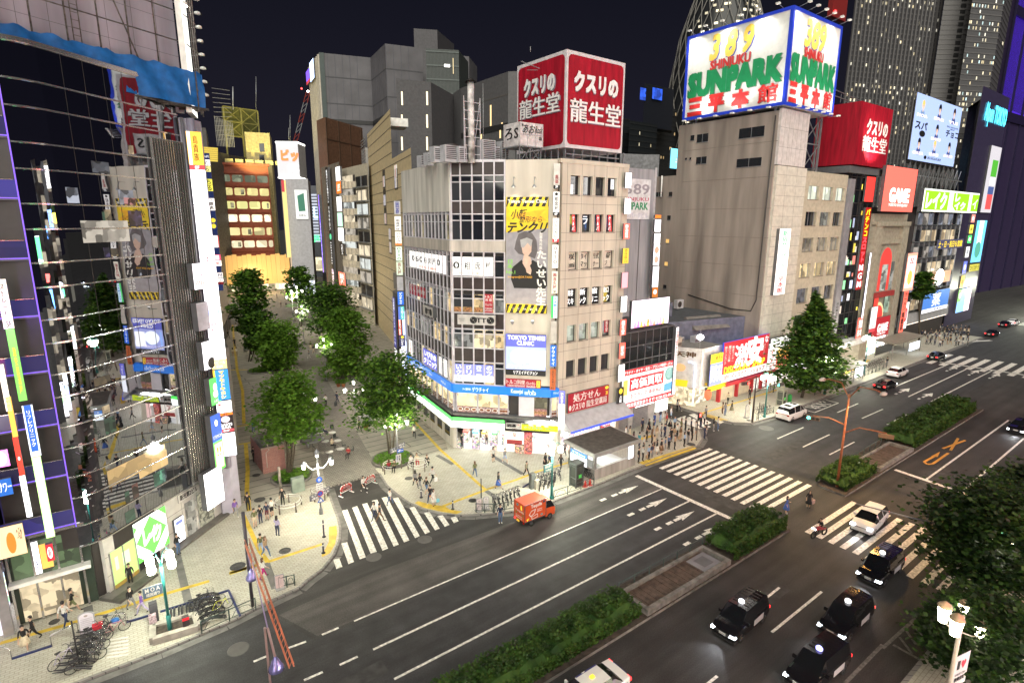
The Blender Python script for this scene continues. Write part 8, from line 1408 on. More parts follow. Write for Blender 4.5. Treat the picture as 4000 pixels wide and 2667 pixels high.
def lantern3(lb,base,h=5.0,lit_=(1,1,1),power=300,moa=True):
 t=thg('street_lamp',lb,'street lamp',base,'grey three-lantern street lamps');b=Vc(base);m=MB();m.tube([b,b+Vc((0,0,h))],.075,GREYP,8);m.lathe([(.16,0),(.16,.5),(.1,.6)],b,GREYP,10);m.bd('pole',t);top=b+Vc((0,0,h));e=Vc((cos(.2),-sin(.2),0))
 m=MB()
 for s in(-1,1):m.tube([top+Vc((0,0,-1.0)),top+e*s*.45+Vc((0,0,-1.15)),top+e*s*.85+Vc((0,0,-.7)),top+e*s*1.0+Vc((0,0,-.2)),top+e*s*1.15+Vc((0,0,-.35))],.03,GREYP,5)
 m.bd('arm',t)
 for i,(dx,dz)in enumerate(((0,0),(-1.15,-.95),(1.15,-.95))):
  c=top+e*dx+Vc((0,0,dz));m=MB();m.lathe([(.12,0),(.19,.42),(.06,.45)],c,LAMPB if lit_[i]else pm((.2,.2,.22),.3),6);m.bd('lantern',t);m=MB();m.lathe([(.24,.44),(.08,.62),(.02,.75)],c,GREYP,6);m.bd('lantern_cap',t)
 if moa:
  m=MB();f=Face((b.x,b.y-.06),(b.x+cos(.25),b.y-.06+sin(.25)));g_=Face((b.x-cos(.35),b.y-.06-sin(.0)),(b.x,b.y-.06));f.box(m,.06,1.0,1.95,2.45,-.03,.03,pm((.13,.135,.16),.5));f.box(m,-1.0,-.06,1.75,2.25,-.03,.03,pm((.13,.135,.16),.5));put_texts(m,f,(.06,1.0,1.95,2.45),.045,[('MOA',.1,.08,.9,.45,WHT,.02),('4th St.',.2,.55,.9,.92,WHT)]);put_texts(m,f,(-1.0,-.06,1.75,2.25),.045,[('モア',.15,.08,.7,.45,WHT,.02),('4番街',.15,.52,.85,.94,WHT)]);m.bd('street_sign',t)
 light('POINT',top+Vc((0,0,-.6)),power*1.3,(1,.92,.68),.5);return t
g1=lambda zf,a,b:Vc(gz_(zf,a,b))
globe_lamp('teal street lamp with four glowing globes and a blue sign on the left pavement',g1(zA,1478,1135),5.0,1500)
globe_lamp('teal street lamp with glowing globes by the bicycles at the corner store',g1(zF,1690,1225),5.0,2400)
globe_lamp('teal street lamp with glowing globes beside the red discount shop',g1(zJ,1312,960),5.4,2600)
globe_lamp('teal street lamp with glowing globes past the cone-shaped tree',g1(zE,300,345),5.4,2200)
for k in range(3):globe_lamp('distant glowing street lamp past the far crossing',Vc((205+k*22,37.5,.14)),7,3500)
globe_lamp('teal street lamp with glowing globes near the far bus shelter',g1(zE,682,150),6.2,2600)
for lab,p,tx_ in(('blue-grey street name plate hung on the left teal lamp post',g1(zA,1478,1135),('M O A','靖国通り')),('teal street name plate on the corner-store lamp post',g1(zF,1690,1225),('靖国通り','Yasukuni'))):
 f=Face((p.x-1.1,p.y-.05),(p.x,p.y-.05));sign(f,None,lab,pm((.10,.16,.24),.5)if 'blue' in lab else pm((.05,.25,.25),.5),[(tx_[0],.12,.1,.88,.5,WHT),(tx_[1],.15,.58,.85,.9,WHT)],rc=(-.0,1.0,3.1,3.8),dpt=.06)
lantern3('grey three-lantern street lamp with street signs on the left plaza, its top lantern dark',Vc((13.7,46.34,.14)),5.4,(0,1,1),1500)
lantern3('grey three-lantern street lamp with street signs under the drooping corner tree',Vc((23.63,51.69,.14)),5.3,(1,1,1),1300)
for k,(a,b,lab)in enumerate(((1013,880,'grey street lamp glowing inside the multi-stemmed tree crown'),(1520,780,'grey street lamp glowing between the two right-hand trees'),(1215,340,'grey street lamp glowing in the wide drooping tree'),(990,30,'grey street lamp by the far cafe umbrella'),(885,110,'grey street lamp farthest along the side street'),(935,50,'grey street lamp behind the bright green tree'))):
 y=(62,66,88,118,135,128)[k];hd=aY(*zK(a,b),y)if k<3 else aY(*zY(a,(1440,1300,1240)[k-3]),y);lantern3(lab,Vc((hd.x,hd.y,.14)),max(3.5,hd.z-.2),(1,1,1),(350,450,600,1300,1300,1000)[k],False)
def pole_sign(name,lb,cat,base,h,r,mat,gp=None):
 t=thg(name,lb,cat,base,gp);m=MB();m.tube([base,Vc(base)+Vc((0,0,h))],r,mat,8);m.bd('pole',t);return t
p=Vc((13.7,46.34,.14));fz=Face((p.x-.5,p.y-.12),(p.x+.5,p.y-.12))
t=thg('road_sign','stack of blue round, red ringed and blue triangle road signs on the left plaza lamp','road sign',p+Vc((0,-.12,1.2)));
def disc(f,s,z,r,d,mat,n=16,tri=False):
 m=MB();A=[pi/2+2*pi*k/3 for k in range(3)]if tri else[2*pi*k/n for k in range(n)];m.add([f.pt(s+r*cos(a),z+r*sin(a),d)for a in A],[tuple(range(len(A)))],mat);return m
BLS=pm((.02,.12,.6),.4)
m=disc(fz,.5,3.45,.27,.02,BLS);m.text('歩',fz.T(.5,3.45,.03),-.12,-.15,.12,.15,WHT);m.bd('pedestrian_disc',t);m=MB();fz.box(m,.22,.78,2.45,3.1,-.02,.02,WHT);put_texts(m,fz,(.22,.78,2.45,3.1),.03,[('歩行者専用',.1,.08,.9,.28,BLK),('12:00-20:00',.1,.4,.9,.55,BLK),('日曜・休日',.1,.7,.9,.88,BLK)]);m.bd('text_plate',t)
m=disc(fz,.5,2.15,.27,.02,pm((.55,.03,.04),.4));m2=[fz.pt(.5+.2*cos(2*pi*k/14),2.15+.2*sin(2*pi*k/14),.03)for k in range(14)];m.add(m2,[tuple(range(14))],BLS);m.bar(fz.pt(.36,2.29,.035),fz.pt(.64,2.01,.035),.05,.01,pm((.55,.03,.04),.4));m.bd('no_parking_disc',t);m=disc(fz,.5,1.5,.34,.02,BLS,tri=True);m.add([fz.pt(.5+x,1.5+z,.03)for x,z in((-.16,-.1),(.16,-.1),(0,.2))],[(0,1,2)],WHT);m.bd('crossing_triangle',t)
p=Vc((23.63,51.69,.14));fz2=Face((p.x-.5,p.y-.12),(p.x+.5,p.y-.12));sign(fz2,None,'blue one-way arrow plate on the drooping-tree lamp post',BLS,[('←',.1,.15,.9,.85,WHT,.04)],rc=(.4,1.1,1.55,1.95),dpt=.04);sign(fz2,None,'white notice banner of small writing at the foot of the drooping-tree lamp',pm((.6,.58,.6),.6),[(V('お願い駐輪禁止'),.55,.08,.85,.6,BLK),(V('新宿区道路'),.15,.1,.42,.5,NAVY)],rc=(.2,.8,.0,1.4),dpt=.05)
bp=g1(zA,2190,900);t=pole_sign('pole','tall dark pole with an orange lattice arm reaching over the road','pole',tuple(bp),6.9,.11,pm((.04,.035,.05),.5));m=MB();a0=bp+Vc((.05,-.05,4.6));a1=G(*zB(285,1440),3.4);d=(a1-a0);n=Vc((d.y,-d.x,0)).normalized()*.22;LO=pm((.55,.16,.08),.5,0,.3);
for w_ in(-1,1):m.tube([a0+n*w_*.6,a1+n*w_*.5],.035,LO,5);m.tube([a0+n*w_*.6+Vc((0,0,.4)),a1+n*w_*.5+Vc((0,0,.15))],.03,LO,5)
for k in range(26):
 q,r_=a0.lerp(a1,k/26),a0.lerp(a1,(k+1)/26);h0,h1=Vc((0,0,.4-.25*k/26)),Vc((0,0,.4-.25*(k+1)/26));m.bar(q-n*.55,r_+n*.55,.025,.025,LO);m.bar(q-n*.55,r_-n*.55+h1,.025,.025,LO);m.bar(q+n*.55+h0,r_+n*.55,.025,.025,LO)
m.bd('lattice_arm',t)
for zf,a,b,lab,hh in((zA,2180,640,'violet-tinted bulb lamp hanging by the tall dark pole',2.6),(zB,160,1430,'violet-tinted bulb lamp on a curved arm over the near lanes',4.2)):
 c=G(*zf(a,b),hh);t=thg('hanging_lamp',lab,'lamp',c,'violet bulb lamps');m=MB();m.lathe([(.05,.55),(.16,.35),(.34,0),(.38,-.18),(.28,-.28)],c,pm((.30,.28,.62),.15,.6,.3,3),14);m.lathe([(.27,-.28),(.1,-.3)],c,W3,12);m.bd('reflector',t);m=MB()
 if hh>4:q=G(*zB(105,1480),3);m.tube([Vc((q.x,q.y,0)),Vc((q.x,q.y,4.6)),Vc((q.x,q.y,5.6)),q.lerp(c,.4)+Vc((0,0,2.4)),c+Vc((0,0,.5))],.06,pm((.30,.2,.2),.5),6);m.tube([a0.lerp(a1,.1),q.lerp(c,.4)+Vc((0,0,2.4))],.035,pm((.25,.2,.35),.4),5)
 else:m.tube([c+Vc((0,0,.5)),Vc((bp.x,bp.y,4.4))],.035,pm((.25,.2,.35),.4),5)
 m.bd('arm',t)
def signal(lb,pole_base,heads,h,mat,arms=(),sl=None):
 t=thg('traffic_light',lb,'traffic light',pole_base);b=Vc(pole_base);m=MB();m.tube([b,b+Vc((0,0,h*.5)),b+Vc((0,0,h))],[.14,.11,.08],mat,8);m.bd('pole',t)
 for pts in arms:m=MB();m.tube(pts,[.07]+[.055]*(len(pts)-1),mat,6);m.bd('arm',t)
 for c,col,idx,f in heads:
  T=f.T(0,0,0);loc=Vc(c);e=f.e;m.hexa([loc+e*x+f.n*y+Vc((0,0,z))for x,y,z in((-.62,.1,-.2),(.62,.1,-.2),(.62,-.12,-.2),(-.62,-.12,-.2),(-.62,.1,.2),(.62,.1,.2),(.62,-.12,.2),(-.62,-.12,.2))],pm((.10,.07,.06),.5));o=m.bd('signal_head',t)
  for k in range(3):q=loc+e*(-.4+.4*k)+f.n*.11;m=MB();m.add([q+e*.15*cos(2*pi*j/12)+Vc((0,0,.15*sin(2*pi*j/12)))for j in range(12)],[tuple(range(12))],em(col,9)if k==idx else BLACKM);m.bd('lens',o)
 return t
GRNL_=(.05,1,.65);fw_=Face((0,0),(0,-1));fe_=Face((0,0),(0,1))
pb=g1(zE,430,1255);pb=Vc((55.9,21.6,.2));top=aY(*zE(545,360),21.6).z
hl=aY(*zE(190,580),25.2);hr=aY(*zE(900,755),18.6);zarm1,zarm2=aY(*zE(490,670),21.6).z,aY(*zE(510,730),21.6).z
P=lambda q:Vc(q)
ot=signal('tall rust-orange signal pole on the median with two signal arms and two lamps',pb,(((hl.x,hl.y,hl.z),GRNL_,0,Face((0,0),(.35,-1))),((hr.x,hr.y,hr.z),GRNL_,9,Face((0,0),(-.35,1)))),top,RUST,arms=([pb+P((0,0,zarm1)),P((pb.x,pb.y,zarm1)).lerp(hl,.5)+P((0,0,.5)),hl+P((0,0,.25))],[pb+P((0,0,zarm2)),P((pb.x,pb.y,zarm2)).lerp(hr,.35)+P((0,0,.75)),hr+P((0,0,.3))]))
for a,b,y,on in((280,205,25.0,(1,.75,.4)),(875,345,18.8,(1,.55,.15))):
 c=aY(*zE(a,b),y);m=MB();m.tube([P((pb.x,pb.y,top-.2)),P((pb.x,pb.y,top)).lerp(c,.3)+P((0,0,.8)),c.lerp(P((pb.x,pb.y,top)),.25)+P((0,0,.45)),c],.06,RUST,6);m.bd('lamp_arm',ot);m=MB();m.lathe([(.1,.2),(.32,.05),(.3,-.08)],c,pm((.5,.45,.4),.4),12,1.6,.8);m.bd('lamp_head',ot);m=MB();m.lathe([(.27,-.07),(.05,-.15)],c,em(on,16),12,1.5,.8);m.bd('lamp_glass',ot);light('SPOT',c+P((0,0,-.3)),2600,on,.4,(0,0,0),2.7)
q=Vc(gz_(zJ,1205,1005));h1,h2=aY(*zJ(1150,665),q.y),aY(*zJ(1450,675),q.y+.4)
signal('dark brown signal pole with red and green heads at the far side of the alley',q,(((h1.x,h1.y,h1.z),(1,.04,.03),2,Face((0,0),(1,-.25))),((h2.x,h2.y,h2.z),GRNL_,0,Face((0,0),(1,-.2)))),aY(*zJ(1245,650),q.y).z,BRN,arms=([q+P((0,0,h1.z-.6)),P((q.x,q.y,h1.z+.5)),h1+P((.3,0,.35))],[P((q.x,q.y,h2.z+.3)),h2+P((-.6,0,.3))]))
q=Vc(gz_(zD,1045,545));t=thg('pedestrian_signal','red-lit pedestrian signal on a thin pole in the waiting crowd','traffic light',q);m=MB();m.tube([q,q+P((0,0,3.5))],.06,BRN,7);m.bd('pole',t);m=MB();m.box(q.x-.2,q.x+.2,q.y-.3,q.y-.08,2.75,3.6,BLACKM);m.bd('signal_head',t);m=MB();m.box(q.x-.14,q.x+.14,q.y-.32,q.y-.305,3.2,3.55,em((1,.05,.04),9));m.bd('lens',t)
t=thg('signal_arm','thin grey steel arm hanging over the near zebra crossing','pole',(0,0,0));t.location=(0,0,0);m=MB();a,b=aY(*zI(530,35),15.5),aY(*zI(1480,275),9.4);m.tube([a,a.lerp(b,.5),b,P((b.x+.3,b.y-.1,0))],[.04,.055,.08,.12],GREYP,6);m.bd('pole',t)
bx_=aY(*zI(1345,1500),6.2);bb_=Vc((bx_.x,6.2,.14));t=thg('street_lamp','white post lamp with glowing lanterns and a heart banner by the near tree','street lamp',bb_);m=MB();ht=aY(*zI(1440,1000),6.2).z;m.tube([bb_,bb_+P((0,0,2.0))],.16,GREYP,8);m.tube([bb_+P((0,0,2.0)),P((bb_.x,bb_.y,ht))],.10,pm((.62,.58,.5),.5),8);m.bd('pole',t)
m=MB();LC=[]
for a,b in((1285,960),(1450,925),(1388,1070),(1595,1110)):c=aY(*zI(a,b),6.2+(1.0 if b<940 else-.8 if 1000<b<1080 else 0));LC.append(c);m.tube([P((bb_.x,bb_.y,ht-.9)),P((bb_.x,bb_.y,ht-.9)).lerp(c,.6)+P((0,0,-.35)),c+P((0,0,-.45))],.035,pm((.62,.58,.5),.5),6)
m.bd('arm',t)
for c in LC:m=MB();m.lathe([(.17,-.48),(.27,.26),(.08,.3)],c,em((1,.92,.62),18),8);m.bd('lantern',t);m=MB();m.lathe([(.31,.28),(.24,.4),(.05,.55)],c,pm((.4,.3,.2),.5),8);m.bd('lantern_cap',t);light('POINT',c+P((0,0,.0)),40,(1,.88,.55),.25)
fb=Face((bb_.x+.12,bb_.y),(bb_.x+1.4,bb_.y-.3));zb1,zb0=aY(*zI(1450,1250),6.2).z,aY(*zI(1450,1440),6.2).z;W_=1.25
sign(fb,None,'white district banner with a red heart hung on the near lamp post',pm((.62,.6,.62),.7),[('I',.22,.18,.34,.44,BLK,.04),('P',[(.62,.48),(.46,.32),(.46,.24),(.54,.19),(.62,.25),(.70,.19),(.78,.24),(.78,.32)],pm((.5,.03,.06),.6)),('KABUKI-CHO',.14,.58,.86,.65,BLK,.02),('歌舞伎町',.14,.70,.86,.84,BLK,.03)],rc=(0,W_,zb0,zb1),dpt=.03)
xa,xb,ya,yb=G(*zD(75,960)).x,G(*zD(460,805)).x,36.75,40.6
t=thg('subway_entrance','concrete subway entrance with lit stairs under a dark flat canopy','subway entrance',((xa+xb)/2,38.6,.14));CON=pm((.36,.35,.33),.75,noise=.25,streak=True,scale=1.5)
m=MB();m.box(xa,xb,ya,ya+.3,.1,1.25,CON);m.box(xa,xa+.25,ya+.3,yb,.1,1.25,CON);m.box(xa,xb,yb-.25,yb,.1,1.25,CON);m.bd('wall',t);m=MB()
for x in(xa+.2,xb-.2):
 for y in(ya+.2,yb-.2):m=MB();m.box(x-.14,x+.14,y-.14,y+.14,1.25,2.85,pm((.22,.22,.22),.5));m.bd('post',t)
m=MB();m.hexa([(xa-.5,ya-.4,2.75),(xb+.4,ya-.4,2.75),(xb+.4,yb+.3,2.95),(xa-.5,yb+.3,2.95),(xa-.5,ya-.4,3.1),(xb+.4,ya-.4,3.1),(xb+.4,yb+.3,3.25),(xa-.5,yb+.3,3.25)],pm((.30,.30,.29),.6));m.add([(xa-.3,ya-.2,3.13),(xb+.2,ya-.2,3.13),(xb+.2,yb+.1,3.27),(xa-.3,yb+.1,3.27)],[(0,1,2,3)],pm((.07,.062,.055),.85,noise=.3,scale=2));m.bd('canopy',t)
m=MB()
for k in range(8):m.box(xa+1.6+k*.55,xa+2.15+k*.55,ya+.3,yb-.25,-.1,.85-k*.12+.3,em((.9,.92,.88),.12))
m.bd('stair',t);m=MB();m.tube([(xa+1.2,ya+2,1.9),(xa+4.5,ya+2,1.2)],.04,CHR,6);m.bd('handrail',t);m=MB();m.box(xa+.3,xb-.6,ya+.8,ya+1.0,2.62,2.7,em((1,1,.97),7));m.box(xa+.3,xb-.6,yb-1.2,yb-1.0,2.62,2.7,em((1,1,.97),7));m.bd('tube_lamp',t)
m=MB();m.box(xa+.5,xb-1.2,yb-.3,yb-.27,.9,2.6,em((.92,.95,.92),.55));m.bd('back_wall',t)
light('POINT',((xa+xb)/2,(ya+yb)/2,2.3),120,(1,1,.95),.5)
sign(Face((xa-.02,yb-.3),(xa-.02,ya+.3)),None,'lit blue and white subway board on the end of the stair entrance',em((.92,.96,1),2),[('#',0,0,1,.35,em((.1,.3,.8),1)),('地下鉄 Subway',.1,.08,.9,.28,WHTE)],rc=(.2,2.6,1.2,2.5),dpt=.1);sign(Face((xb-1.3,ya-.02),(xb-.3,ya-.02)),None,'slim lit white poster box at the far end of the stair entrance',em((.92,.95,1),2.2),[('#',.2,.3,.4,.9,em((.4,.5,.9),1))],rc=(0,.8,1.2,2.6),dpt=.1)
def booth(lb,c,mat):
 t=thg('phone_booth',lb,'phone booth',c);c=Vc(c);m=MB()
 for x in(-.45,.45):
  for y in(-.45,.45):m.box(c.x+x-.05,c.x+x+.05,c.y+y-.05,c.y+y+.05,c.z,c.z+2.3,mat)
 for z in(.1,.9,2.1):m.box(c.x-.45,c.x+.45,c.y-.49,c.y-.43,c.z+z,c.z+z+.06,mat);m.box(c.x-.49,c.x-.43,c.y-.4,c.y+.4,c.z+z,c.z+z+.06,mat)
 m.bd('frame',t);m=MB();m.box(c.x-.55,c.x+.55,c.y-.55,c.y+.55,c.z+2.3,c.z+2.5,mat);m.bd('roof',t);m=MB();m.box(c.x-.4,c.x+.4,c.y-.42,c.y+.42,c.z+.05,c.z+2.25,glass((.05,.055,.05),.1));m.bd('glass',t);m=MB();m.box(c.x-.1,c.x+.25,c.y-.46,c.y-.435,c.z+.9,c.z+1.3,em((.1,.6,.1),.5));m.bd('phone',t)
booth('dark phone booth beside the stair entrance canopy',gz_(zF,1905,1110),pm((.07,.08,.08),.5));booth('pale framed phone booth by the parked minivan',gz_(zJ,1455,860),pm((.28,.28,.22),.5))
t=thg('utility_box','green rounded utility post next to the minivan phone booth','utility box',gz_(zJ,1530,835));p=Vc(gz_(zJ,1530,835));m=MB();m.lathe([(.28,0),(.28,1.1),(.1,1.3)],p,em((.03,.4,.08),.1),10);m.bd('casing',t)
def cabinet(name,lb,c,w_,d,h,mat,doors=2,cat='cabinet',tx_=None):
 t=thg(name,lb,cat,c);c=Vc(c);m=MB();m.box(c.x-w_/2,c.x+w_/2,c.y-d/2,c.y+d/2,c.z,c.z+h,mat);m.bd('casing',t);m=MB()
 for k in range(doors):a=c.x-w_/2+.04+(w_-.08)*k/doors;m.box(a+.02,a+(w_-.08)/doors-.02,c.y-d/2-.025,c.y-d/2,c.z+.12,c.z+h-.1,mat)
 m.bd('door',t)
 if tx_:m=MB();f=Face((c.x-w_/2,c.y-d/2-.03),(c.x+w_/2,c.y-d/2-.03));put_texts(m,f,(0,w_,c.z,c.z+h),.004,tx_);m.bd('notice',t)
 return t
cabinet('power_cabinet','grey-green two-door power cabinet by the bed of the multi-stemmed tree',gz_(zC,955,570),1.15,.5,1.45,pm((.22,.27,.23),.5,noise=.2));cabinet('ticket_machine','tall dark parking ticket machine at the corner-store bicycle rack',gz_(zF,1520,1135),.5,.4,1.6,pm((.12,.13,.13),.5),1);cabinet('utility_box','small beige utility box beside the tall dark ticket machine',gz_(zF,1562,1140),.5,.35,.95,pm((.45,.43,.36),.6),1)
cabinet('ticket_machine','tall dark ticket machine at the left bicycle racks',gz_(zA,1345,1040),.45,.35,1.45,pm((.06,.06,.07),.5),1);cabinet('rubbish_bin','pink-grey patterned bin beside the left ticket machine',gz_(zA,1335,1090),.4,.35,.95,pm((.42,.32,.36),.6,noise=.5,scale=9),1,'bin');cabinet('sign_box','black post box with a red top by the left blue rail',gz_(zA,1620,1115),.38,.3,1.05,pm((.04,.03,.035),.5),1,'sign box',[('#',0,0,1,.18,REDE)]);cabinet('street_cabinet','low concrete-grey street cabinet behind the drooping tree',gz_(zK,1640,1180),1.6,.8,1.0,pm((.30,.30,.29),.7),2)
x,y=11.9,58.0;t=thg('brick_hut','small red-brick service hut with a pipe beside the multi-stemmed tree','hut',(11.3,59,.14));m=MB();q0=G(*zC(600,395),.14);q1=G(*zC(885,385),.14);hz=2.6;BRK=brick((.34,.13,.11),(.26,.09,.08),(.32,.27,.25),.30,.10,.012,.85,axis='XZ');m.prism([(q0.x,q0.y),(q0.x+2.2,q0.y),(q0.x+2.4,q0.y+5),(q0.x,q0.y+5)],.14,.14+hz,BRK,pm((.16,.14,.13),.8));m.bd('wall',t);m=MB();m.box(q0.x-.05,q0.x+2.35,q0.y-.05,q0.y+.08,.14+hz,.32+hz,pm((.25,.2,.18),.7));m.bd('coping',t);m=MB();m.tube([(q0.x+.4,q0.y-.1,.8),(q0.x+.4,q0.y-.1,2.4),(q0.x+.7,q0.y-.1,2.6),(q0.x+.7,q0.y+.5,3.1)],.05,pm((.5,.4,.38),.5),6);m.bd('pipe',t);m=MB();m.box(q0.x+.15,q0.x+1.3,q0.y+.6,q0.y+3.2,.14+hz,.24+hz,pm((.10,.10,.10),.6));m.bd('roof_grating',t)
def ringbench(lb,c,r,gap=0):
 t=thg('ring_bench',lb,'bench',c,'round tubular steel benches');c=Vc(c);m=MB();n=24;A=[2*pi*k/n for k in range(n+1-gap)];STW=pm((.62,.62,.6),.3,.4)
 for rr_,z in((r,.62),(r*.93,.86)):m.tube([c+P((rr_*cos(a),rr_*sin(a),z))for a in A],.035,STW,6,bool(gap))
 m.bd('seat_ring',t)
 for k in range(5):
  a=2*pi*k/5*(1-gap/24.);q=c+P((r*cos(a),r*sin(a),0));m=MB();m.tube([q,q+P((0,0,.9))],.06,pm((.16,.13,.11),.6),6);m.bd('leg',t)
ringbench('round tubular bench beside the group of four men on the left plaza',G(*zC(855,745),.14),1.15);ringbench('round tubular bench round the foot of the road sign lamp',G(*zC(1175,640),.14),.75);ringbench('round tubular bench with seated people on the corner plaza',G(*zF(520,970),.14),1.0);ringbench('half-round tubular bench beside the drooping-tree lamp',G(*zF(300,985),.14),1.0,8)
def bollard(lb,c,lean=0,h=.85):t=thg('bollard',lb,'bollard',c,'dark pavement bollards');c=Vc(c);m=MB();m.tube([c,c+P((lean,0,h))],.065,pm((.05,.045,.08),.5),8);m.bd('post',t);m=MB();m.lathe([(.16,0),(.16,.05),(.08,.08)],c,BLACKM,10);m.bd('foot',t);m=MB();m.lathe([(.068,0),(.068,.1)],c+P((lean,0,h*.75)),WHT,8);m.bd('band',t)
bollard('dark bollard behind the yellow tactile patch of the left plaza',gz_(zC,1218,1035),0,1.5);bollard('dark bollard on the yellow tactile strip of the left plaza',gz_(zC,1212,1200));bollard('dark bollard near the walking couple on the corner plaza',gz_(zF,550,1215));bollard('dark bollard at the end of the corner plaza tactile patch',gz_(zF,826,1318))
for k,(a,b,zf,h,lab)in enumerate(((1075,1280,zF,2.6,'thin black post on the corner plaza by the white notice boards'),(1258,985,zJ,2.4,'thin black post behind the minivan bicycles'),(690,1420,zA,3.0,'thin black post standing in the left bicycle racks'),(775,560,zC,2.4,'weathered wooden post next to the brick hut bed'))):q=gz_(zf,a,b);pole_sign('post',lab,'post',q,h,.045 if k<3 else .13,BLACKM if k<3 else pm((.25,.22,.19),.8,noise=.4))
def barrier(lb,c,rz):
 t=thg('barricade',lb,'barrier',(0,0,0),'red and white street barriers',);RDW=pm((.6,.05,.04),.4)
 m=MB();pts=[(-.65,0,.0),(-.65,0,.85),(-.5,0,1.0),(.5,0,1.0),(.65,0,.85),(.65,0,0)];m.tube(pts,.035,WHT,6)
 for x in(-.65,.65):
  for z in(.15,.55):m.tube([(x,0,z),(x,0,z+.2)],.04,RDW,6)
 for k in range(3):m.tube([(-.4+k*.3,0,1.0),(-.25+k*.3,0,1.0)],.04,RDW,6)
 m.tube([(-.65,0,.35),(.65,0,.35)],.03,WHT,6);m.bd('frame',t);m=MB();m.box(-.55,.55,-.02,.02,.45,.92,RDW);f=Face((-.55,-.022),(.55,-.022));put_texts(m,f,(0,1.1,.45,.92),.004,[('#',.06,.35,.94,.95,WHT),('車両通行止',.1,.45,.9,.85,BLK),('通行禁止',.2,.05,.8,.3,WHT)]);m.bd('board',t)
 for x in(-.65,.65):m=MB();m.box(x-.05,x+.05,-.3,.3,0,.05,WHT);m.bd('foot',t)
 t.location=c;t.rotation_euler=(0,0,rz)
barrier('red and white street barrier nearer the left plaza kerb',tuple(G(*zC(1445,600))),.35);barrier('red and white street barrier behind the woman in white',tuple(G(*zC(1690,510))),.4)
GRD=pm((.025,.05,.045),.45)
def guard(lb,a,b,h=.85,arches=True):
 a,b=Vc(a),Vc(b);t=thg('guard_rail',lb,'guard rail',(a+b)/2,'dark kerb guard rails');L_=(b-a).length;n=max(2,int(L_/1.5));m=MB();m.tube([a+P((0,0,h)),b+P((0,0,h))],.03,GRD,6);m.tube([a+P((0,0,.2)),b+P((0,0,.2))],.025,GRD,6)
 if arches:
  for k in range(n):q=a.lerp(b,k/n),a.lerp(b,(k+1)/n);m.tube([q[0].lerp(q[1],.1)+P((0,0,.2)),q[0].lerp(q[1],.25)+P((0,0,.6)),q[0].lerp(q[1],.5)+P((0,0,.7)),q[0].lerp(q[1],.75)+P((0,0,.6)),q[0].lerp(q[1],.9)+P((0,0,.2))],.018,GRD,5)
 m.bd('rail',t)
 for k in range(n+1):q=a.lerp(b,k/n);m=MB();m.tube([q,q+P((0,0,h+.05))],.04,GRD,6);m.bd('post',t)
guard('dark guard rail behind the left bicycle racks',gz_(zA,1750,1140),gz_(zA,2218,930));guard('dark guard rail next to the pink notice boards on the left plaza',gz_(zC,760,1568),gz_(zC,920,1530));guard('dark guard rail by the notice boards on the corner plaza',gz_(zF,1030,1345),gz_(zF,1180,1350));guard('dark guard rail behind the red truck',gz_(zF,1190,1350),gz_(zF,1370,1320));guard('dark guard rail along the kerb from the teal lamp to the stair entrance',gz_(zF,1710,1230),gz_(zF,2060,1110));guard('dark guard rail behind the parked minivan',gz_(zJ,1245,985),gz_(zJ,1390,925));guard('dark guard rail past the cone-shaped tree',gz_(zE,200,360),gz_(zE,480,270));guard('dark guard rail at the far kerb rack',gz_(zE,650,190),gz_(zE,900,95),.95);guard('dark guard rail between the hedges on the median, over the boarded planter',(26.6,23.1,.2),(36.2,23.1,.2),.9,False);guard('dark guard rail over the bare soil planter of the median',(62.8,23.2,.2),(72.5,23.4,.2),.9,False)
def loop_rail(lb,a,b,col,h=.75):a,b=Vc(a),Vc(b);t=thg('hoop_rail',lb,'rail',(a+b)/2,'hoop rails of the bicycle parking');m=MB();m.tube([a,a+P((0,0,h*.85)),a.lerp(b,.06)+P((0,0,h)),a.lerp(b,.94)+P((0,0,h)),b+P((0,0,h*.85)),b],.03,col,6);m.bd('rail',t);return t
loop_rail('steel hoop rail at the far left end of the left pavement',gz_(zA,-60,1330),gz_(zA,105,1365),CHR);loop_rail('steel hoop rail beside the two strolling women',gz_(zA,450,1250),gz_(zA,680,1130),CHR);loop_rail('steel hoop rail behind the free-standing black bicycle',gz_(zA,830,1075),gz_(zA,1095,1050),CHR)
BLR=pm((.02,.03,.12),.4);t=thg('parking_frame','dark blue ground frame outlining the left bicycle parking','frame',gz_(zA,1400,1000));m=MB();FRM=[(105,1362),(450,1250)];
for L_ in(((105,1362),(450,1250)),((1100,1045),(1330,975)),((1390,955),(1980,770)),((1980,770),(2080,990)),((1440,1130),(1500,1090))):
 a,b=(Vc(gz_(zA if L_[0][0]!=1440 else zF,*q))for q in L_);m.bar(a+P((0,0,.06)),b+P((0,0,.06)),.12,.1,BLR)
m.bd('border',t)
m=MB()
for k in range(6):a,b=G(*zA(940-k*3,1195+k*30),.146),G(*zA(1112,1168+k*30),.146);m.bar(a,b,.14,.006,pm((.6,.58,.55),.6))
for k in range(5):a,b=G(*zA(1440+k*60,985-k*16),.146),G(*zA(1500+k*60,1040-k*16),.146);m.bar(a,b,.14,.006,pm((.6,.58,.55),.6))
stc(m,'road_markings')
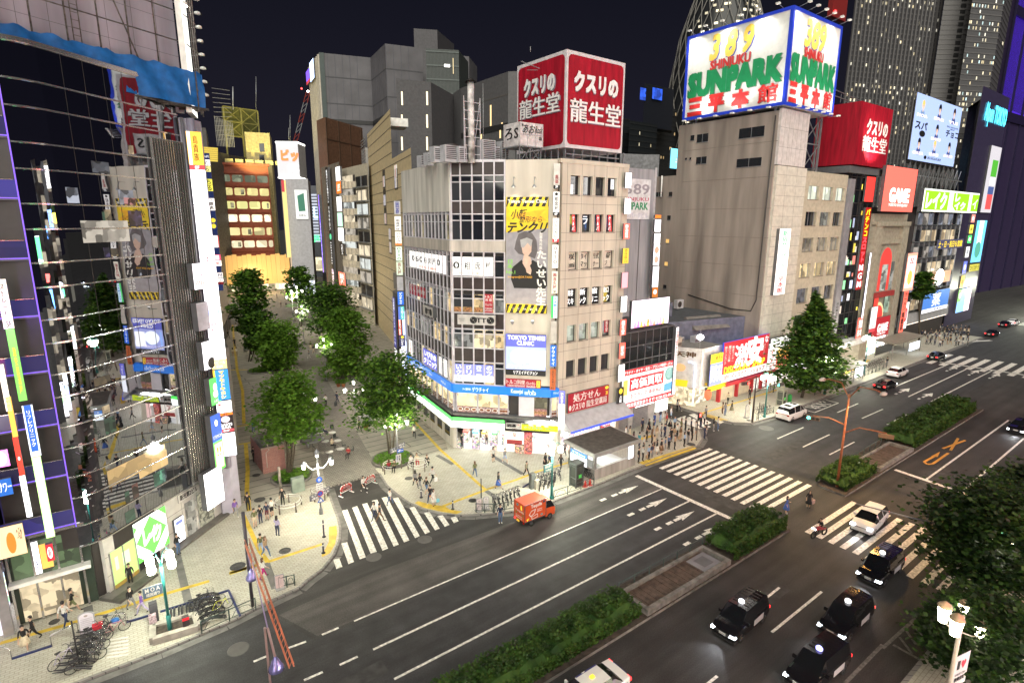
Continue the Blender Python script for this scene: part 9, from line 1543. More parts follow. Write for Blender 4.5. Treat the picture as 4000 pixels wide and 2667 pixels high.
def rack(lb,a,b,n,gp):
 a,b=Vc(a),Vc(b);d=(b-a).normalized();s=Vc((d.y,-d.x,0));t=thg('bicycle_rack',lb,'bicycle rack',(a+b)/2,gp)
 for k in range(n):
  q=a.lerp(b,k/max(1,n-1));m=MB()
  for w_ in(-.09,.09):m.tube([q+d*w_+s*-.9+P((0,0,.12)),q+d*w_+s*-.4+P((0,0,.32)),q+d*w_+P((0,0,.42)),q+d*w_+s*.5+P((0,0,.28)),q+d*w_+s*.95+P((0,0,.34))],[.05,.06,.05,.055,.03],pm((.03,.03,.035),.45),6)
  m.bd('slot',t)
rack('black sloping bicycle rack full width at the lower left kerb',gz_(zA,830,1130),gz_(zA,640,1480),7,'black bicycle racks on the left pavement');rack('black sloping bicycle rack by the guard rail near the tall dark pole',gz_(zA,1770,850),gz_(zA,1830,1050),6,'black bicycle racks on the left pavement');rack('empty low bicycle rack stands inside the blue frame',gz_(zA,1500,1000),gz_(zA,1700,940),4,'black bicycle racks on the left pavement')
t=thg('planter','low concrete planter round the teal lamp on the left kerb','planter',gz_(zA,1470,1120));m=MB();A_=[Vc(gz_(zA,*q))for q in((1330,1230),(1330,1110),(1690,1010),(1720,1110))]
for q,r_ in zip(A_,A_[1:]+A_[:1]):m.bar(q+P((0,0,.22)),r_+P((0,0,.22)),.35,.45,pm((.36,.34,.30),.8,noise=.25))
m.bd('rim',t);m=MB();m.add([q+P((0,0,.3))for q in A_],[(0,1,2,3)],SOIL);m.bd('soil',t)
def aboard(lb,c,w_,h,bgm,tx_,round_=True):
 c=Vc(c);f=Face((c.x-w_/2,c.y),(c.x+w_/2,c.y-.1));t=thg('notice_board',lb,'notice board',c);m=MB();n=10;top=[f.pt(w_/2+w_/2*cos(pi*k/n),c.z+h-w_/2*.6+w_/2*.6*sin(pi*k/n),.04)for k in range(n+1)]if round_ else[f.pt(w_,c.z+h,.04),f.pt(0,c.z+h,.04)]
 F_=[f.pt(0,c.z+.1,.04),f.pt(w_,c.z+.1,.04)]+top;B_=[q-f.n*.08 for q in F_];k=len(F_);m.add(F_+B_,[tuple(range(k)),tuple(range(2*k-1,k-1,-1))]+[(i,k+i,k+(i+1)%k,(i+1)%k)for i in range(k)],pm((.35,.35,.38),.4,.3));m.bd('frame',t);m=MB();q_=[f.pt(w_/2+(v-f.pt(w_/2,v.z,.04)).dot(f.e)*.86,c.z+.1+(v.z-c.z-.1)*.95+.02,.05)for v in F_];m.add(q_,[tuple(range(k))],bgm);put_texts(m,f,(0,w_,c.z+.1,c.z+h),.06,tx_);m.bd('board',t)
 m=MB();m.box(c.x-w_*.5,c.x+w_*.5,c.y-.3,c.y+.3,c.z,c.z+.1,pm((.3,.3,.3),.6));m.bd('foot',t)
tl=lambda n:[('='*14,.15,.3+k*.09,.85,.33+k*.09,pm((.3,.28,.35),.6))for k in range(n)]+[('@',.38,.12,.62,.22,pm((.35,.3,.3),.6))]
aboard('white round-topped information board by the left bicycle racks',gz_(zA,770,1130),.85,1.5,pm((.66,.62,.70),.5),tl(5));aboard('white round-topped information board on the corner plaza',gz_(zF,1113,1320),.55,1.3,pm((.7,.68,.68),.5),tl(5));aboard('white square notice board with pink text on the corner plaza',gz_(zF,1052,1335),.5,1.25,pm((.7,.62,.62),.5),tl(6),False);aboard('pink square notice board on the left plaza beside the guard rail',gz_(zC,768,1560),.6,1.1,pm((.65,.5,.5),.5),tl(6),False);aboard('white round-topped board at the far side of the alley crossing',gz_(zJ,1155,965),.8,1.9,pm((.7,.68,.62),.5),tl(5));aboard('green menu board on the side street near the dark trees',gz_(zK,420,440),.8,1.4,pm((.4,.55,.42),.5),tl(5),False)
for k,(a,b)in enumerate(((1985,1120),(2025,1108))):
 q=Vc(gz_(zF,a,b));t=thg('traffic_cone','red traffic cone by the stair entrance, %s the phone booth'%('nearer' if not k else 'farther from'),'cone',q,'red traffic cones');m=MB();m.lathe([(.16,.04),(.04,.68),(.01,.7)],q,pm((.6,.04,.03),.5),12);m.bd('cone',t);m=MB();m.box(q.x-.2,q.x+.2,q.y-.2,q.y+.2,q.z,q.z+.05,pm((.5,.04,.03),.5));m.bd('base',t)
def shelter(lb,c,L_,d,h):
 t=thg('bus_shelter',lb,'shelter',c);c=Vc(c);m=MB();m.hexa([(c.x-.3,c.y-.2,h),(c.x+L_+.3,c.y-.2,h),(c.x+L_+.3,c.y+d,h+.25),(c.x-.3,c.y+d,h+.25),(c.x-.3,c.y-.2,h+.15),(c.x+L_+.3,c.y-.2,h+.15),(c.x+L_+.3,c.y+d,h+.4),(c.x-.3,c.y+d,h+.4)],pm((.22,.21,.17),.6));m.bd('canopy',t);m=MB()
 for x in(0,L_/2,L_):
  for y in(.3,d-.3):m=MB();m.tube([(c.x+x,c.y+y,.14),(c.x+x,c.y+y,h+.1)],.07,pm((.3,.3,.28),.5),6);m.bd('post',t)
 m=MB();m.box(c.x+L_*.6,c.x+L_*.95,c.y+.25,c.y+.4,.8,2.3,em((.8,.88,1),2.6));m.bd('lit_panel',t);m=MB();m.box(c.x,c.x+L_*.55,c.y+d-.4,c.y+d-.35,.5,2.2,glass((.06,.06,.06),.1));m.bd('glass',t)
p=G(*zE(500,270),.14);shelter('bus shelter with a lit panel just past the cone-shaped tree',(p.x,p.y,.14),7,2.4,2.7);p=G(*zU(1030,1370),.14);shelter('stair-entrance shelter with lit panels far along the avenue',(p.x-3,p.y,.14),14,3.5,3.2)
for(p,q,z0,z1),bgm,tx_,lab in(((zH(693,730),zH(878,630),0,0),pm((.66,.62,.5),.5),[('#',0,0,1,.2,YELE),('路上喫煙禁止!',.03,.28,.97,.92,pm((.55,.03,.03),.5),.03)],'white no-smoking placard with red characters on the median rail'),((zH(1138,480),zH(1295,390),0,0),pm((.6,.62,.7),.5),[('#',0,0,.3,1,em((.1,.35,.8),.3)),('ポイ捨て禁止!',.12,.2,.97,.85,pm((.55,.03,.03),.5),.03)],'blue and white no-littering placard on the median rail'),((zE(795,940),zE(880,890),0,0),pm((.6,.62,.7),.5),[('#',0,0,.3,1,em((.1,.35,.8),.3)),('ポイ捨て禁止!',.12,.2,.97,.85,pm((.55,.03,.03),.5),.03)],'blue and white placard on the far median rail'),((zE(328,1160),zE(436,1105),0,0),pm((.6,.5,.45),.5),[('路上喫煙禁止!',.05,.2,.95,.85,pm((.55,.03,.03),.5),.03)],'pale red-lettered placard against the orange signal pole')):
 f=Face((0,23.05),(100,23.05));a,b=f.s_(*p),f.s_(*q);z=(f.z(*p)+f.z(*q))/2;sign(f,None,lab,bgm,tx_,rc=(a,b,z-.12,z+.45),dpt=.04)
def table(lb,c,r=.42):
 c=Vc(c);t=thg('cafe_table',lb,'table',c,'white round cafe tables');m=MB();m.lathe([(r,.7),(r,.73)],c,pm((.6,.6,.58),.4),16);m.bd('table_top',t);m=MB()
 for k in range(3):a=2*pi*k/3;m.tube([c+P((.3*cos(a),.3*sin(a),0)),c+P((-.1*cos(a),-.1*sin(a),.7))],.016,CHR,5)
 m.bd('leg',t)
ch0=None
def chair(lb,c,rz):
 global ch0
 if ch0:return dup(ch0,c,rz,lb,'dark cafe chairs')
 t=thg('cafe_chair',lb,'chair',(0,0,0),'dark cafe chairs');m=MB();m.box(-.22,.22,-.22,.22,.43,.47,pm((.04,.045,.045),.6));m.bd('seat',t);m=MB();m.box(-.22,.22,.19,.23,.47,.88,pm((.04,.045,.045),.6));m.bd('backrest',t)
 for x in(-.2,.2):
  for y in(-.2,.2):m=MB();m.tube([(x,y,0),(x,y,.45)],.015,CHR,5);m.bd('leg',t)
 t.location=c;t.rotation_euler=(0,0,rz);ch0=t;return t
for k,(a,b)in enumerate(((1305,1310),(1360,1395),(1390,1480),(1275,1510),(1235,1400),(1180,1310))):table('white round cafe table, %s of the terrace by the side street'%('farthest one','second from the back','one nearest the red-clad sitter','nearest one','one beside the grey umbrella','one under the far umbrella')[k],gz_(zK,a,b+25))
for k,(a,b,r_)in enumerate(((1305,1245,0),(1340,1340,.4),(1425,1420,1.2),(1285,1550,3.1),(1200,1330,1.5),(1500,1470,4.5))):chair('dark cafe chair '+('behind the farthest round table','behind the second round table','right of the third round table','in front of the nearest round table','under the far grey umbrella','of the red-clad seated person')[k],gz_(zK,a,b+25),r_)
for k,(a,b)in enumerate(((1110,1430),(1100,1330))):
 c=Vc(gz_(zK,a,b+90));t=thg('parasol',('large grey parasol over the near cafe tables','dark grey parasol over the far cafe tables')[k],'parasol',c,'grey cafe parasols');m=MB();m.tube([c,c+P((0,0,2.5))],.03,CHR,6);m.bd('pole',t);m=MB();m.lathe([(1.35,1.95),(1.0,2.15),(.5,2.38),(.04,2.5)],c,pm((.10,.10,.11),.7),8);m.bd('canopy',t)
c=Vc(gz_(zK,900,60));t=thg('parasol','green and white parasol at the far cafe of the side street','parasol',c);m=MB();m.tube([c,c+P((0,0,2.6))],.04,CHR,6);m.bd('pole',t);m=MB();m.lathe([(2.2,2.0),(1.2,2.5),(.05,2.8)],c,pm((.22,.33,.16),.7),8);m.bd('canopy',t)
for k,(a,b)in enumerate(((1365,800),(1415,800),(1645,1240))):
 c=Vc(gz_(zK,a,b+10));t=thg('flower_pot','terracotta pot of leaves, %s'%('left one under the wide drooping tree','right one under the wide drooping tree','by the man in a dark suit')[k],'flower pot',c,'terracotta pots');m=MB();m.lathe([(.22,0),(.33,.5),(.36,.52)],c,pm((.4,.14,.06),.7),12);m.bd('pot',t);m=MB();leaves(m,c+P((0,0,.8)),(.4,.4,.4),220,.16,(LF2,LF1),random.Random(k));m.bd('plant',t)
t=thg('vending_rack','bright snack shelf standing at the shop front by the left picture edge','display shelf',gz_(zA,340,975));c=Vc(gz_(zA,330,965));m=MB();m.box(c.x-.4,c.x+.4,c.y,c.y+.5,c.z,c.z+1.9,WHT);m.bd('frame',t);m=MB()
for k in range(5):m.box(c.x-.36,c.x+.36,c.y-.06,c.y-.0,c.z+.2+k*.34,c.z+.42+k*.34,lit((1,.7,.4),1.0,9,.3,'shop'))
m.bd('goods',t)
# people
CLR=dict(white=(.62,.61,.58),black=(.012,.012,.014),navy=(.02,.03,.075),grey=(.22,.22,.23),olive=(.13,.14,.06),tan=(.40,.28,.17),cream=(.58,.50,.36),blue=(.05,.11,.38),denim=(.08,.14,.27),brown=(.15,.085,.045),red=(.40,.03,.04),magenta=(.5,.02,.2),lilac=(.36,.32,.5),teal=(.05,.28,.32),maroon=(.13,.03,.04),camo=(.17,.15,.10),skyblue=(.30,.42,.62),violet=(.17,.08,.36))
SKN,HAR,HBR=pm((.52,.34,.25),.55,0,0),pm((.012,.010,.010),.5,0,0),pm((.11,.055,.03),.5,0,0)
def cloth(c):return pm(CLR[c],.85,0,.18,6)
def figure(pose):
 st={'W':1,'V':-1}.get(pose,0);J={};sit=pose=='T';cr=pose=='C';dz=-.42 if sit else-.5 if cr else-.03*abs(st);ly=-.1 if cr else 0.
 def j(n,x,y,z,r,p,part):J[n]=(Vc((x,y,z)),r,p,part)
 j('pelvis',0,0,.95+dz,.135,None,'b');j('waist',0,ly*.5,1.08+dz,.118,'pelvis','t');j('chest',0,ly-.02,1.30+dz,.142,'waist','t');j('neck',0,ly-.01,1.47+dz,.056,'chest','s');j('head',0,ly-.03,1.60+dz,.088,'neck','s');j('crown',0,ly-.02,1.695+dz,.078,'head','s')
 for s in(-1,1):
  k='LR'[s>0];sw=-st*s;j('sh'+k,s*.175,ly,1.41+dz,.062,'chest','t')
  if pose in 'PTC' and(s>0 or pose!='P'):el,wr=(s*.23,ly-.08,1.14+dz),(s*.10,ly-.29,1.20+dz)
  elif pose=='A':el,wr=(s*.25,-.06,1.15),(-s*.08,-.2,1.17)
  else:el,wr=(s*.235,ly+.02-sw*.10,1.13+dz),(s*.25,ly-.06-sw*.24,.89+dz)
  j('el'+k,*el,.045,'sh'+k,'t');j('wr'+k,*wr,.029,'el'+k,'s');d=(Vc(wr)-Vc(el)).normalized();w=Vc(wr);u=Vc((1,0,0))if abs(d.x)<.7 else Vc((0,1,0));j('pm'+k,*(w+d*.06),.03,'wr'+k,'s')
  for q in range(4):e=w+d*(.085+.012*(q in(1,2)))+u*(-.03+.02*q);j('k%d'%q+k,*e,.0095,'pm'+k,'s');e2=e+d*.05+Vc((0,-.02,0));j('f%d'%q+k,*e2,.008,'k%d'%q+k,'s')
  j('th'+k,*(w+d*.06+Vc((-s*.045,-.03,0))),.01,'wr'+k,'s')
  if sit:kn,an,to=(s*.12,-.42,.52),(s*.12,-.40,.10),(s*.13,-.58,.05)
  elif cr:kn,an,to=(s*.16,-.36,.50),(s*.13,-.05,.10),(s*.15,-.22,.05)
  else:f=st*s;kn=(s*.10,-.04-f*.16,.50);an=(s*.10,.02-f*.34,.10+(.07 if f<0 else 0));to=(s*.11,an[1]-.17,.05+(.02 if f<0 else 0))
  j('hp'+k,s*.09,0,.88+dz,.095,'pelvis','b');j('kn'+k,*kn,.062,'hp'+k,'b');j('sn'+k,*Vc(kn).lerp(Vc(an),.4),.056,'kn'+k,'c');j('an'+k,*an,.042,'sn'+k,'c');j('to'+k,*to,.038,'an'+k,'f')
 N=list(J);me=bpy.data.meshes.new('person');me.from_pydata([J[n][0]for n in N],[(N.index(J[n][2]),i)for i,n in enumerate(N)if J[n][2]],[]);o=bpy.data.objects.new('person',me);COL.objects.link(o);sk=o.modifiers.new('s','SKIN');sk.use_smooth_shade=True
 for i,n in enumerate(N):v=me.skin_vertices[0].data[i];v.radius=(J[n][1],)*2;v.use_root=n=='pelvis'
 o.modifiers.new('d','SUBSURF').levels=1;dg=bpy.context.evaluated_depsgraph_get();r=bpy.data.meshes.new_from_object(o.evaluated_get(dg));bpy.data.objects.remove(o)
 for v in r.vertices:
  if 1.0+dz<v.co.z<1.5+dz and abs(v.co.x)<.24:v.co.y=ly+(v.co.y-ly)*.78
 r.materials.clear();S_='tbcfs'
 for q in S_:r.materials.append(SKN)
 for p in r.polygons:n=min(N,key=lambda n:((J[n][0]+(J[J[n][2]][0]if J[n][2]and J[n][3]in 'tbc' else J[n][0]))/2-p.center).length-J[n][1]);p.material_index=S_.index(J[n][3])
 return r,J['head'][0]
FIG={}
def person(pose,top,bot,lb,loc,rz=0.,h=1.,style='t',hair=0,gp=None):
 if pose not in FIG:
  r,hd=figure(pose);hm=[MB(),MB()]
  for k in(0,1):
   A=[(.055,.125),(.098,.085),(.108,.02),(.102,-.03)]+([(.11,-.12),(.10,-.25)]if k else[(.07,-.07)]);vs=[];n=12
   for i,(q,z)in enumerate(A):
    for a in range(n):t=2*pi*a/n;f=-sin(t);yy=q*1.12*sin(t);vs.append((hd.x+q*cos(t),hd.y+.012+(yy if yy>-.05 or z>.03 else-.05 if k==0 or abs(cos(t))>.5 else-.03),hd.z+.055+z+(.05 if f>.4 and z<0 else 0)))
   hm[k].add(vs,[(i*n+a,i*n+a+n,i*n+(a+1)%n+n,i*n+(a+1)%n)for i in range(len(A)-1)for a in range(n)]+[tuple(range(n))],HAR,True)
  fm=MB()
  for s in(-1,1):fm.box(hd.x+s*.033-.014,hd.x+s*.033+.014,hd.y-.095,hd.y-.08,hd.z+.03,hd.z+.04,HAR);fm.box(hd.x+s*.093-.012,hd.x+s*.093+.012,hd.y-.01,hd.y+.03,hd.z,hd.z+.05,SKN)
  fm.add([(hd.x-.014,hd.y-.085,hd.z-.01),(hd.x+.014,hd.y-.085,hd.z-.01),(hd.x,hd.y-.115,hd.z-.008),(hd.x,hd.y-.086,hd.z+.035)],[(0,1,2),(0,2,3),(2,1,3)],SKN);fm.box(hd.x-.022,hd.x+.022,hd.y-.092,hd.y-.08,hd.z-.038,hd.z-.03,pm((.3,.1,.09),.5,0,0))
  sk=MB();z0=hd.z-.68;sk.lathe([(.13,.05),(.19,-.1),(.25,-.32),(.29,-.5)],(0,0,z0+.04),SKN,14);me_=[]
  for m,n in((hm[0],'hair'),(hm[1],'hair'),(fm,'face'),(sk,'skirt')):o=m.bd(n);me_.append(o.data);bpy.data.objects.remove(o)
  FIG[pose]=(r,*me_)
 F=FIG[pose];o=bpy.data.objects.new('person',F[0]);COL.objects.link(o);tag(o,lb,'person',gp);o.location=loc;o.rotation_euler=(0,0,rz);o.scale=(h,h,h)
 for i,m in enumerate((cloth(top),cloth(bot),cloth(bot)if style=='t' else SKN,cloth('white')if(len(lb)+hair)%3==0 else cloth('black'),SKN)):o.material_slots[i].link='OBJECT';o.material_slots[i].material=m
 for n,d,m in(('hair',F[1+(hair>1)],HBR if hair%2 else HAR),('face',F[3],None))+((('skirt',F[4],cloth(bot)),)if style=='k' else()):
  c=bpy.data.objects.new(n,d);COL.objects.link(c);c.parent=o
  if m:c.material_slots[0].link='OBJECT';c.material_slots[0].material=m
 return o
ZF=dict(A=zA,C=zC,F=zF,D=zD,K=zK,Y=zY,E=zE,U=zU,J=zJ)
PPL='''left plaza
C 318 825 W violet grey t 0 passing under the big glowing entrance sign
C 447 772 S black black t 0 standing on the tactile strip behind the tall dark pole
C 515 940 S olive cream s 0 holding a phone in the group by the round bench
C 575 905 P black navy t 0 with white-toned shoes next to the man in cream shorts
C 640 862 S navy maroon s 0 wearing sunglasses in the group by the round bench
C 692 830 P white black s 0 perched on the round bench
C 800 718 S black black t 0 with a round emblem on the back beyond the round bench
C 745 1030 P lilac navy t 2 alone with a phone in the left plaza middle
C 580 1200 W olive skyblue t 0 hurrying past the round manhole, pale loose trousers
C 628 1238 W tan denim t 3 hurrying past with a raised phone
C 600 1462 W white magenta t 3 striding by the orange lattice arm
C 508 270 A black black t 0 with folded arms beside the brick hut
K 498 1272 S teal denim t 2 at the far corner of the brick hut
roadway and zebra at the street mouth
C 1622 578 W white black t 2 walking past the second street barrier
C 1735 857 W white navy t 2 crossing the corner zebra beside a person in brown
C 1790 886 V black brown t 0 crossing the corner zebra beside a person in white
C 1893 712 V white denim t 0 stepping off the kerb at the corner zebra
F 1242 1438 S navy denim t 0 standing in the road behind the red truck
lower left pavement
A 228 1278 W black cream k 0 in front of the hoop rail, arm out
A 300 1195 V black black t 0 in a dark cap just behind the person in a pale skirt
A 575 1078 W white navy t 0 with a dark backpack by the round-topped board
A 640 955 V black olive s 0 overtaking beyond the person in the white shirt
A 1145 938 W black grey t 0 with arm linked to a companion in violet
A 1240 965 V violet lilac t 0 leaning on a companion near the ticket machine
A 1138 715 S black black t 0 against the white tiled wall by the glass door
A 1548 452 P black denim t 0 leaning by the lit panel beside the green poster
corner plaza
F 490 698 W white black t 0 under the green and white fascia side wall
F 905 783 P black black t 0 looking at a phone in the store doorway
F 460 935 T white black t 0 seated leftmost on the corner plaza round bench
F 512 930 T cream red t 3 seated second on the corner plaza round bench
F 597 935 C black black t 1 crouched on the round bench of the corner plaza
F 270 985 T red navy t 3 seated with a red backpack by the drooping-tree lamp
F 318 985 T olive black t 0 seated beside the red backpack by the drooping-tree lamp
F 500 1122 W grey black t 2 leading the group walking to the zebra
F 540 1148 V black grey t 2 in the middle of the group walking to the zebra
F 597 1182 W black denim s 1 in shorts in the group walking to the zebra
F 650 1090 W white black t 0 carrying a white bag behind the group
F 630 1258 V black navy t 0 with an orange bag near the tactile patch
F 658 1288 S white white k 2 in a white dress and hat with a blue bag
F 1020 1032 W olive denim t 3 crossing the middle of the corner plaza
F 1180 905 S white black s 2 standing outside the corner store posters
F 1282 915 W grey skyblue s 0 drinking outside the corner store posters
F 1225 1140 W black blue k 2 in a long blue skirt on the corner plaza
F 1470 1032 W camo black t 0 walking by the tall ticket machine
F 1635 952 S black black k 2 by the lime sign entrance, in a long dress
F 1672 957 W navy olive t 0 by the lime sign entrance behind the teal lamp
F 1770 970 W black black t 3 with a red bag walking towards the stair entrance
F 1805 850 V grey black t 1 before the pharmacy front
F 1842 940 W white cream t 3 beside the stair entrance wall
F 1915 885 S skyblue navy t 0 half hidden behind the stair entrance canopy
F 1088 722 S black black t 0 inside the corner store, left one
F 1122 757 S brown black t 0 inside the corner store, right one
people waiting at the crossing
D 482 767 S black black t 0 nearest the stair entrance post
D 522 748 A white black t 0 with folded arms in the front row
D 580 735 S skyblue black t 0 holding a paper bag in the front row
D 612 722 S navy grey t 2 beside the pale blue shirt in the front row
D 660 682 S black white k 2 in a white skirt in the front row
D 702 676 S black brown k 0 with brown bag and boots in the front row
D 740 648 S denim grey t 0 in the front row behind the tactile strip
D 775 634 A denim black t 1 with fair hair in the front row
D 832 636 A tan black t 0 in a tan jacket in the front row
D 925 607 A skyblue black t 2 alone at the right of the front row
D 962 572 S black grey t 0 close to the dark manhole
D 1000 557 S black black t 2 with a white mask by the signal pole
D 632 642 S cream black s 0 in the second row
D 532 642 P white black t 0 with a backpack in the second row
D 488 612 S teal navy t 0 with a pale blue pack at the left end
D 358 542 S white black t 0 by the tax-free sign
D 396 546 S cream cream k 2 in a cream dress behind the canopy
D 518 462 S navy black t 0 facing the closed shutter
D 582 472 S black black k 2 with a white bag by the shutter
D 636 407 S blue blue t 0 in a blue suit against the lit panel
D 692 372 S navy skyblue t 0 in a printed shirt against the wall
D 626 472 S black tan t 0 in the middle of the crowd, dark fringe
D 658 532 S tan cream t 2 in the middle of the crowd, beige dress
D 702 512 S grey navy t 0 in a white cap
D 610 580 S brown black t 3 with a shoulder bag in the second row
D 797 562 S black black t 0 with a dark jacket open over white
D 855 522 P white black t 0 raising a phone
D 888 548 S brown tan s 2 with a large paper bag
D 788 442 S grey black k 2 with a mask and a black dress
D 832 444 S skyblue navy t 0 in a blue shirt at the back
D 896 462 S olive olive t 3 in an olive outfit at the back
D 936 457 P black black t 0 bowed over a phone at the back
D 992 462 S navy black t 0 with a big backpack
D 1036 492 S white grey s 0 in pale shorts beside the signal pole
D 1084 432 S black navy t 0 in the huddle right of the signal pole
D 1122 532 P navy navy t 0 at the kerb edge right of the signal pole
D 1140 500 S black grey t 0 behind the person at the kerb edge
D 1120 400 S white black t 0 in the huddle on the alley zebra
D 1210 457 P black grey t 2 standing off to the right in wide trousers
D 1252 452 S white denim t 0 in a dark vest, farthest right of the crowd
D 1135 332 S grey navy t 0 on the far side of the alley zebra
D 755 402 S red black t 3 in red by the lit panel
D 738 390 S white cream t 2 near the red-dressed person
D 797 338 S white skyblue t 3 under the bright lit box
D 856 270 S white black t 2 in the alley mouth, left of a pair
D 872 262 W cream navy t 0 in the alley mouth, right of a pair
D 432 600 S maroon black t 2 behind the stair entrance canopy
D 560 560 S black black t 3 in a dark cap in the second row
D 735 520 S navy navy t 0 in the middle of the crowd, navy outfit
D 830 500 S black tan k 2 in the third row with a tan skirt
block past the alley
D 1298 292 S tan brown t 3 of a blurred pair at the kerb corner, left
D 1322 305 S grey denim t 2 of a blurred pair at the kerb corner, right
D 1350 192 W cream black t 0 before the cream shutter
D 1386 282 W black camo k 0 in a patterned skirt
D 1562 146 S black black t 0 with a shoulder bag facing the red posts
D 1556 262 S brown black t 0 behind the round-topped board
J 1358 742 S cream grey t 0 under the bistro sign, left
J 1392 747 S black black t 0 under the bistro sign, right
E 682 82 S black black t 0 by the far shelter, next to a teal lamp
E 903 78 S black grey t 0 by the far bicycle rack
U 832 1312 W tan cream t 0 by the arcade entrance
U 900 1316 W olive brown k 2 in a long coat by the arcade entrance
U 932 1284 V white grey t 0 by the ramen sign
U 770 1290 S black black t 0 under the teal lamp at the arcade
side street
K 240 312 W black black t 2 on the tactile strip far up the left side
K 308 400 S navy navy t 0 with back turned, over a couple in pale clothes
K 220 525 W navy black t 0 just past the little zebra
K 290 503 S cream tan t 2 of the pale couple, left
K 328 496 S white cream t 0 of the pale couple, right
K 250 797 S cream navy t 0 carrying a white bag near the sign columns
K 1238 1012 A white black t 0 with arms crossed behind the multi-stemmed tree
K 1352 975 W navy navy t 0 pulling a dark suitcase
K 1580 1282 W black black t 0 in a dark suit and pale shirt by the low wall
K 1082 432 W black cream k 2 of three walkers between the trees, first
K 1112 470 W black cream s 3 of three walkers between the trees, second
K 1066 530 V grey white t 0 of three walkers between the trees, nearest
K 322 245 S white black t 0 half hidden by the dark tree
K 208 112 W black black t 0 by the red awning
K 1215 1300 T navy navy t 0 seated under the far parasol in navy
K 1300 1445 T cream black t 0 seated at the table in a cap
K 1470 1535 T red black t 0 slumped on a chair in red
Y 738 1352 W navy black t 0 on the far zebra
Y 780 1440 W black black t 0 near the tall far banner, left
Y 832 1445 S black brown t 0 near the tall far banner, right
Y 760 1242 W red black t 0 at the amber shopfront, left
Y 800 1248 W black grey t 0 at the amber shopfront, middle
Y 832 1250 W white black t 0 at the amber shopfront, right
Y 240 1430 W white tan t 2 in the pale crowd far up the left side
Y 275 1420 W red white t 0 in pink red far up the left side
median gap
D 1915 1258 P blue blue k 2 in a blue dress waiting on the median
D 2132 1200 S black black k 2 in a black dress with a pale shopping bag on the median'''
ACT=dict(W='walking',V='walking',S='standing',P='standing with a raised hand',A='standing',T='sitting',C='crouching');rp=random.Random(12);grp=''
for ln in PPL.split('\n'):
 q=ln.split()
 if len(q[0])>1 or not q[1].isdigit():grp=ln;continue
 zf,pose,road=ZF[q[0]],q[3],grp.startswith(('roadway','median'))
 c=G(*zf(int(q[1]),int(q[2])),0 if road else .14);bot=dict(t='trousers',s='shorts',k='skirt')[q[6]];wh=' '.join(q[8:])
 rz=rp.uniform(-.8,.8)+(radians(-35)if grp.startswith('people')else pi if rp.random()<.35 else 0)
 if pose in 'WV':rz=rp.choice((-1.2,1.9,.3,2.8))+rp.uniform(-.3,.3)
 if grp.startswith('people'):rz=radians(20)+rp.uniform(-.5,.9)
 person(pose,q[4],q[5],('person in %s and %s %s %s'%(q[4],q[5],bot,wh)).replace(' and '+q[4]+' ',' '),c,rz,rp.uniform(.95,1.05),q[6],int(q[7]),grp)
for k in range(44):
 a,b=1290+(k%11)*40+rp.uniform(-14,14),1105+(k//11)*48+rp.uniform(-12,12);person(rp.choice('SWV'),rp.choice(('white','black','navy','grey','cream')),rp.choice(('black','navy','grey','tan')),'distant pedestrian in the crowd at the far crossing',G(*zU(a,b)),rp.uniform(0,6),1,'t',k%4,'distant crowd at the far crossing')
for k in range(12):person(rp.choice('SW'),rp.choice(('white','black','navy')),'black','distant pedestrian in front of the glazed corner building',G(*zU(1130+(k%6)*28,1085+(k//6)*80),.14),rp.uniform(0,6),1,'t',k%4,'distant people outside the glazed building')
m_=MOTO;c=m_.location;o=person('T','black','black','person in dark jacket riding the red motorbike',c+Vc((.1,0,.36)),m_.rotation_euler.z+pi/2,.95,'t',0)
def bag(name,lb,p,w_,h,mat,handle=True,z=.25):t=thg(name,lb,name.replace('_',' '),p);p=Vc(p);m=MB();m.hexa([p+Vc(v)for v in((-w_/2,-.08,z),(w_/2,-.08,z),(w_/2,.08,z),(-w_/2,.08,z),(-w_*.55,-.07,z+h),(w_*.55,-.07,z+h),(w_*.55,.07,z+h),(-w_*.55,.07,z+h))],mat);m.bd('body',t);m=MB();m.tube([p+Vc((-w_*.25,0,z+h)),p+Vc((0,0,z+h+.18)),p+Vc((w_*.25,0,z+h))],.012,mat,4);m.bd('handle',t)
P2=lambda zf,a,b:tuple(G(*zf(a,b),.14));KR_=pm((.45,.32,.2),.7)
for a in(('paper_bag','brown paper bag held in the front row of the crossing crowd',P2(zD,566,738),.34,.36,KR_),('paper_bag','large tan paper bag held in the third row of the crowd',P2(zD,878,552),.42,.38,KR_),('handbag','white bag carried behind the group on the corner plaza',P2(zF,678,1092),.3,.34,WHT),('handbag','orange bag by the tactile patch of the corner plaza',P2(zF,632,1225),.3,.26,pm((.6,.2,.04),.6)),('handbag','pale blue bag beside the person in the white dress',P2(zF,694,1275),.3,.26,pm((.2,.55,.7),.6)),('suitcase','dark wheeled suitcase pulled along the side street',P2(zK,1338,1010),.38,.6,pm((.05,.055,.06),.5),True,.05),('shopping_bag','pale pink shopping bag carried on the median',P2(zD,2175,1185),.45,.35,pm((.5,.36,.34),.6)),('handbag','cream tote bag beside the person by the brick hut',P2(zC,480,262),.34,.34,pm((.6,.55,.42),.7)),('handbag','white carrier bag carried near the sign columns',P2(zK,270,785),.28,.34,WHT)):bag(*a)
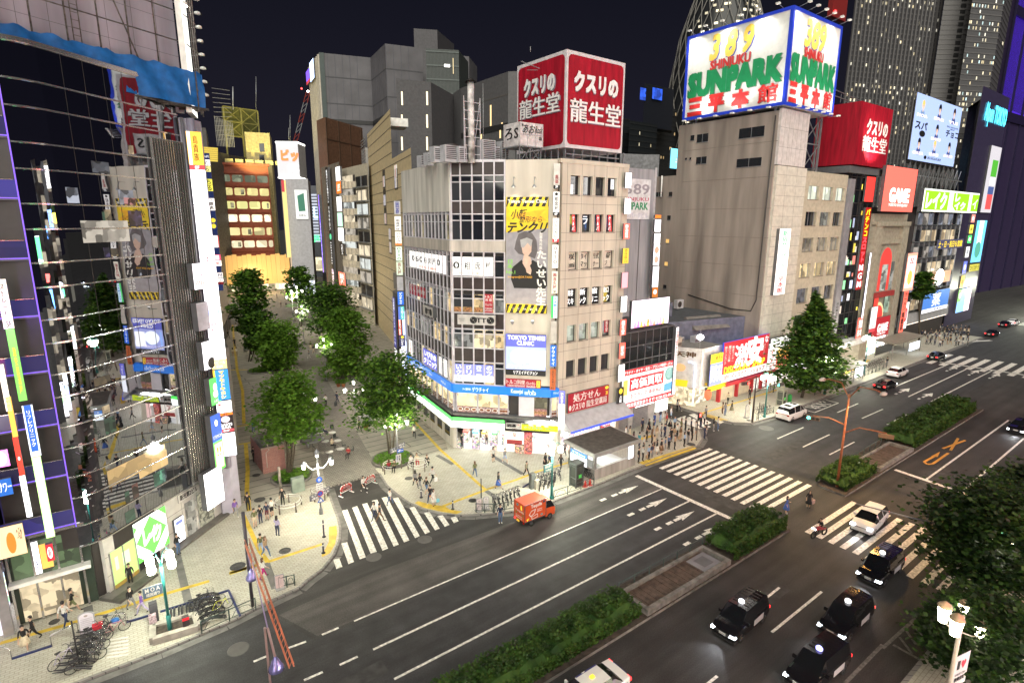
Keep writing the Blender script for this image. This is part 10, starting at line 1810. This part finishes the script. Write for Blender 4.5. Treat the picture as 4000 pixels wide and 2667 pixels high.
# near side of the avenue (seen only in the mirror glass)
FNs=Face((110,-1.6),(-60,-1.6));NS=(((8,30),24,(.3,.29,.31)),((30.5,52),33,(.2,.2,.22)),((52.5,74),28,(.34,.3,.27)),((74.5,100),36,(.22,.22,.25)),((-30,-9),30,(.3,.28,.3)))
rn=random.Random(31);LN=('opposite the corner building','opposite the zebra crossing','opposite the taupe building','opposite the arcade','opposite the mirror building')
for k,((x0,x1),h,c)in enumerate(NS):
 t=thg('shop_building','sign-covered shop building across the avenue, '+LN[k],'building',((x0+x1)/2,-6,0));m=MB();m.prism([(x0,-14),(x1,-14),(x1,-1.7),(x0,-1.7)],0,h,pm(c,.6),ROOF);m.bd('wall',t);a0=110-x1;W_=x1-x0;m=MB();FNs.box(m,a0+.3,a0+W_-.3,.2,3.6,0,.1,DARK,lit((1,.93,.85),4.5,.8,.45,'shop'));m.bd('shop_interior',t)
 for i in range(int(h/3.6)-1):
  m=MB();FNs.box(m,a0+W_*.35,a0+W_*.95,5.2+i*3.6,7.2+i*3.6,0,.1,DARK,lit((1,.85,.6),1.2,.5,.2)if rn.random()<.6 else DG1);m.bd('window',t)
 for i in range(16):m=MB();s,z=rn.uniform(.02,.9),rn.uniform(4,h-3);FNs.box(m,a0+W_*s,a0+W_*s+rn.uniform(.8,2.4),z,z+rn.uniform(.8,3),.1,.5,CASE,em(rn.choice([(1,.1,.08),(1,.8,.1),(.95,.95,1),(.15,.4,1),(.1,.85,.3),(1,.3,.7)]),rn.uniform(6.2,9)));m.bd('reflection_panel',t)  # random panels added as extra sources for the mirror reflections
 for i,(s,w_,z0,z1,col,p,tx)in enumerate(((.03,.10,6,h*.85,(1,.06,.05),7,'居酒屋カラオケ'),(.15,.08,9,h*.75,(1,.95,.9),9,'焼肉ホルモン'),(.25,.07,5,h*.6,(1,.7,.08),7,'ラーメン'),(.4,.5,3.8,5.0,(.95,.97,1),8,'新宿'),(.5,.35,h*.86,h*.97,((.1,.8,.2),(1,.1,.08),(.2,.4,1),(1,.95,.9),(1,.3,.7))[k],7,'歌舞伎町'))):
  sign(FNs,None,'%s sign %s on the building %s'%(('red vertical','white vertical','amber vertical','long white fascia','big rooftop')[i],('of a tavern','of a grill','of a noodle bar','over the shopfront','panel')[i],LN[k]),em(col,p),[(V(tx)if i<3 else tx,.2,.06,.8,.94,BLK if i in(1,3)else WHTE)],rc=(a0+W_*s,a0+W_*(s+w_),z0,z1),dpt=.5)
for x in(18,46,70,-14):globe_lamp('teal street lamp with four globes on the near pavement',Vc((x,7.4,.14)),5.2,900)  # lamps out of view, added to brighten the avenue
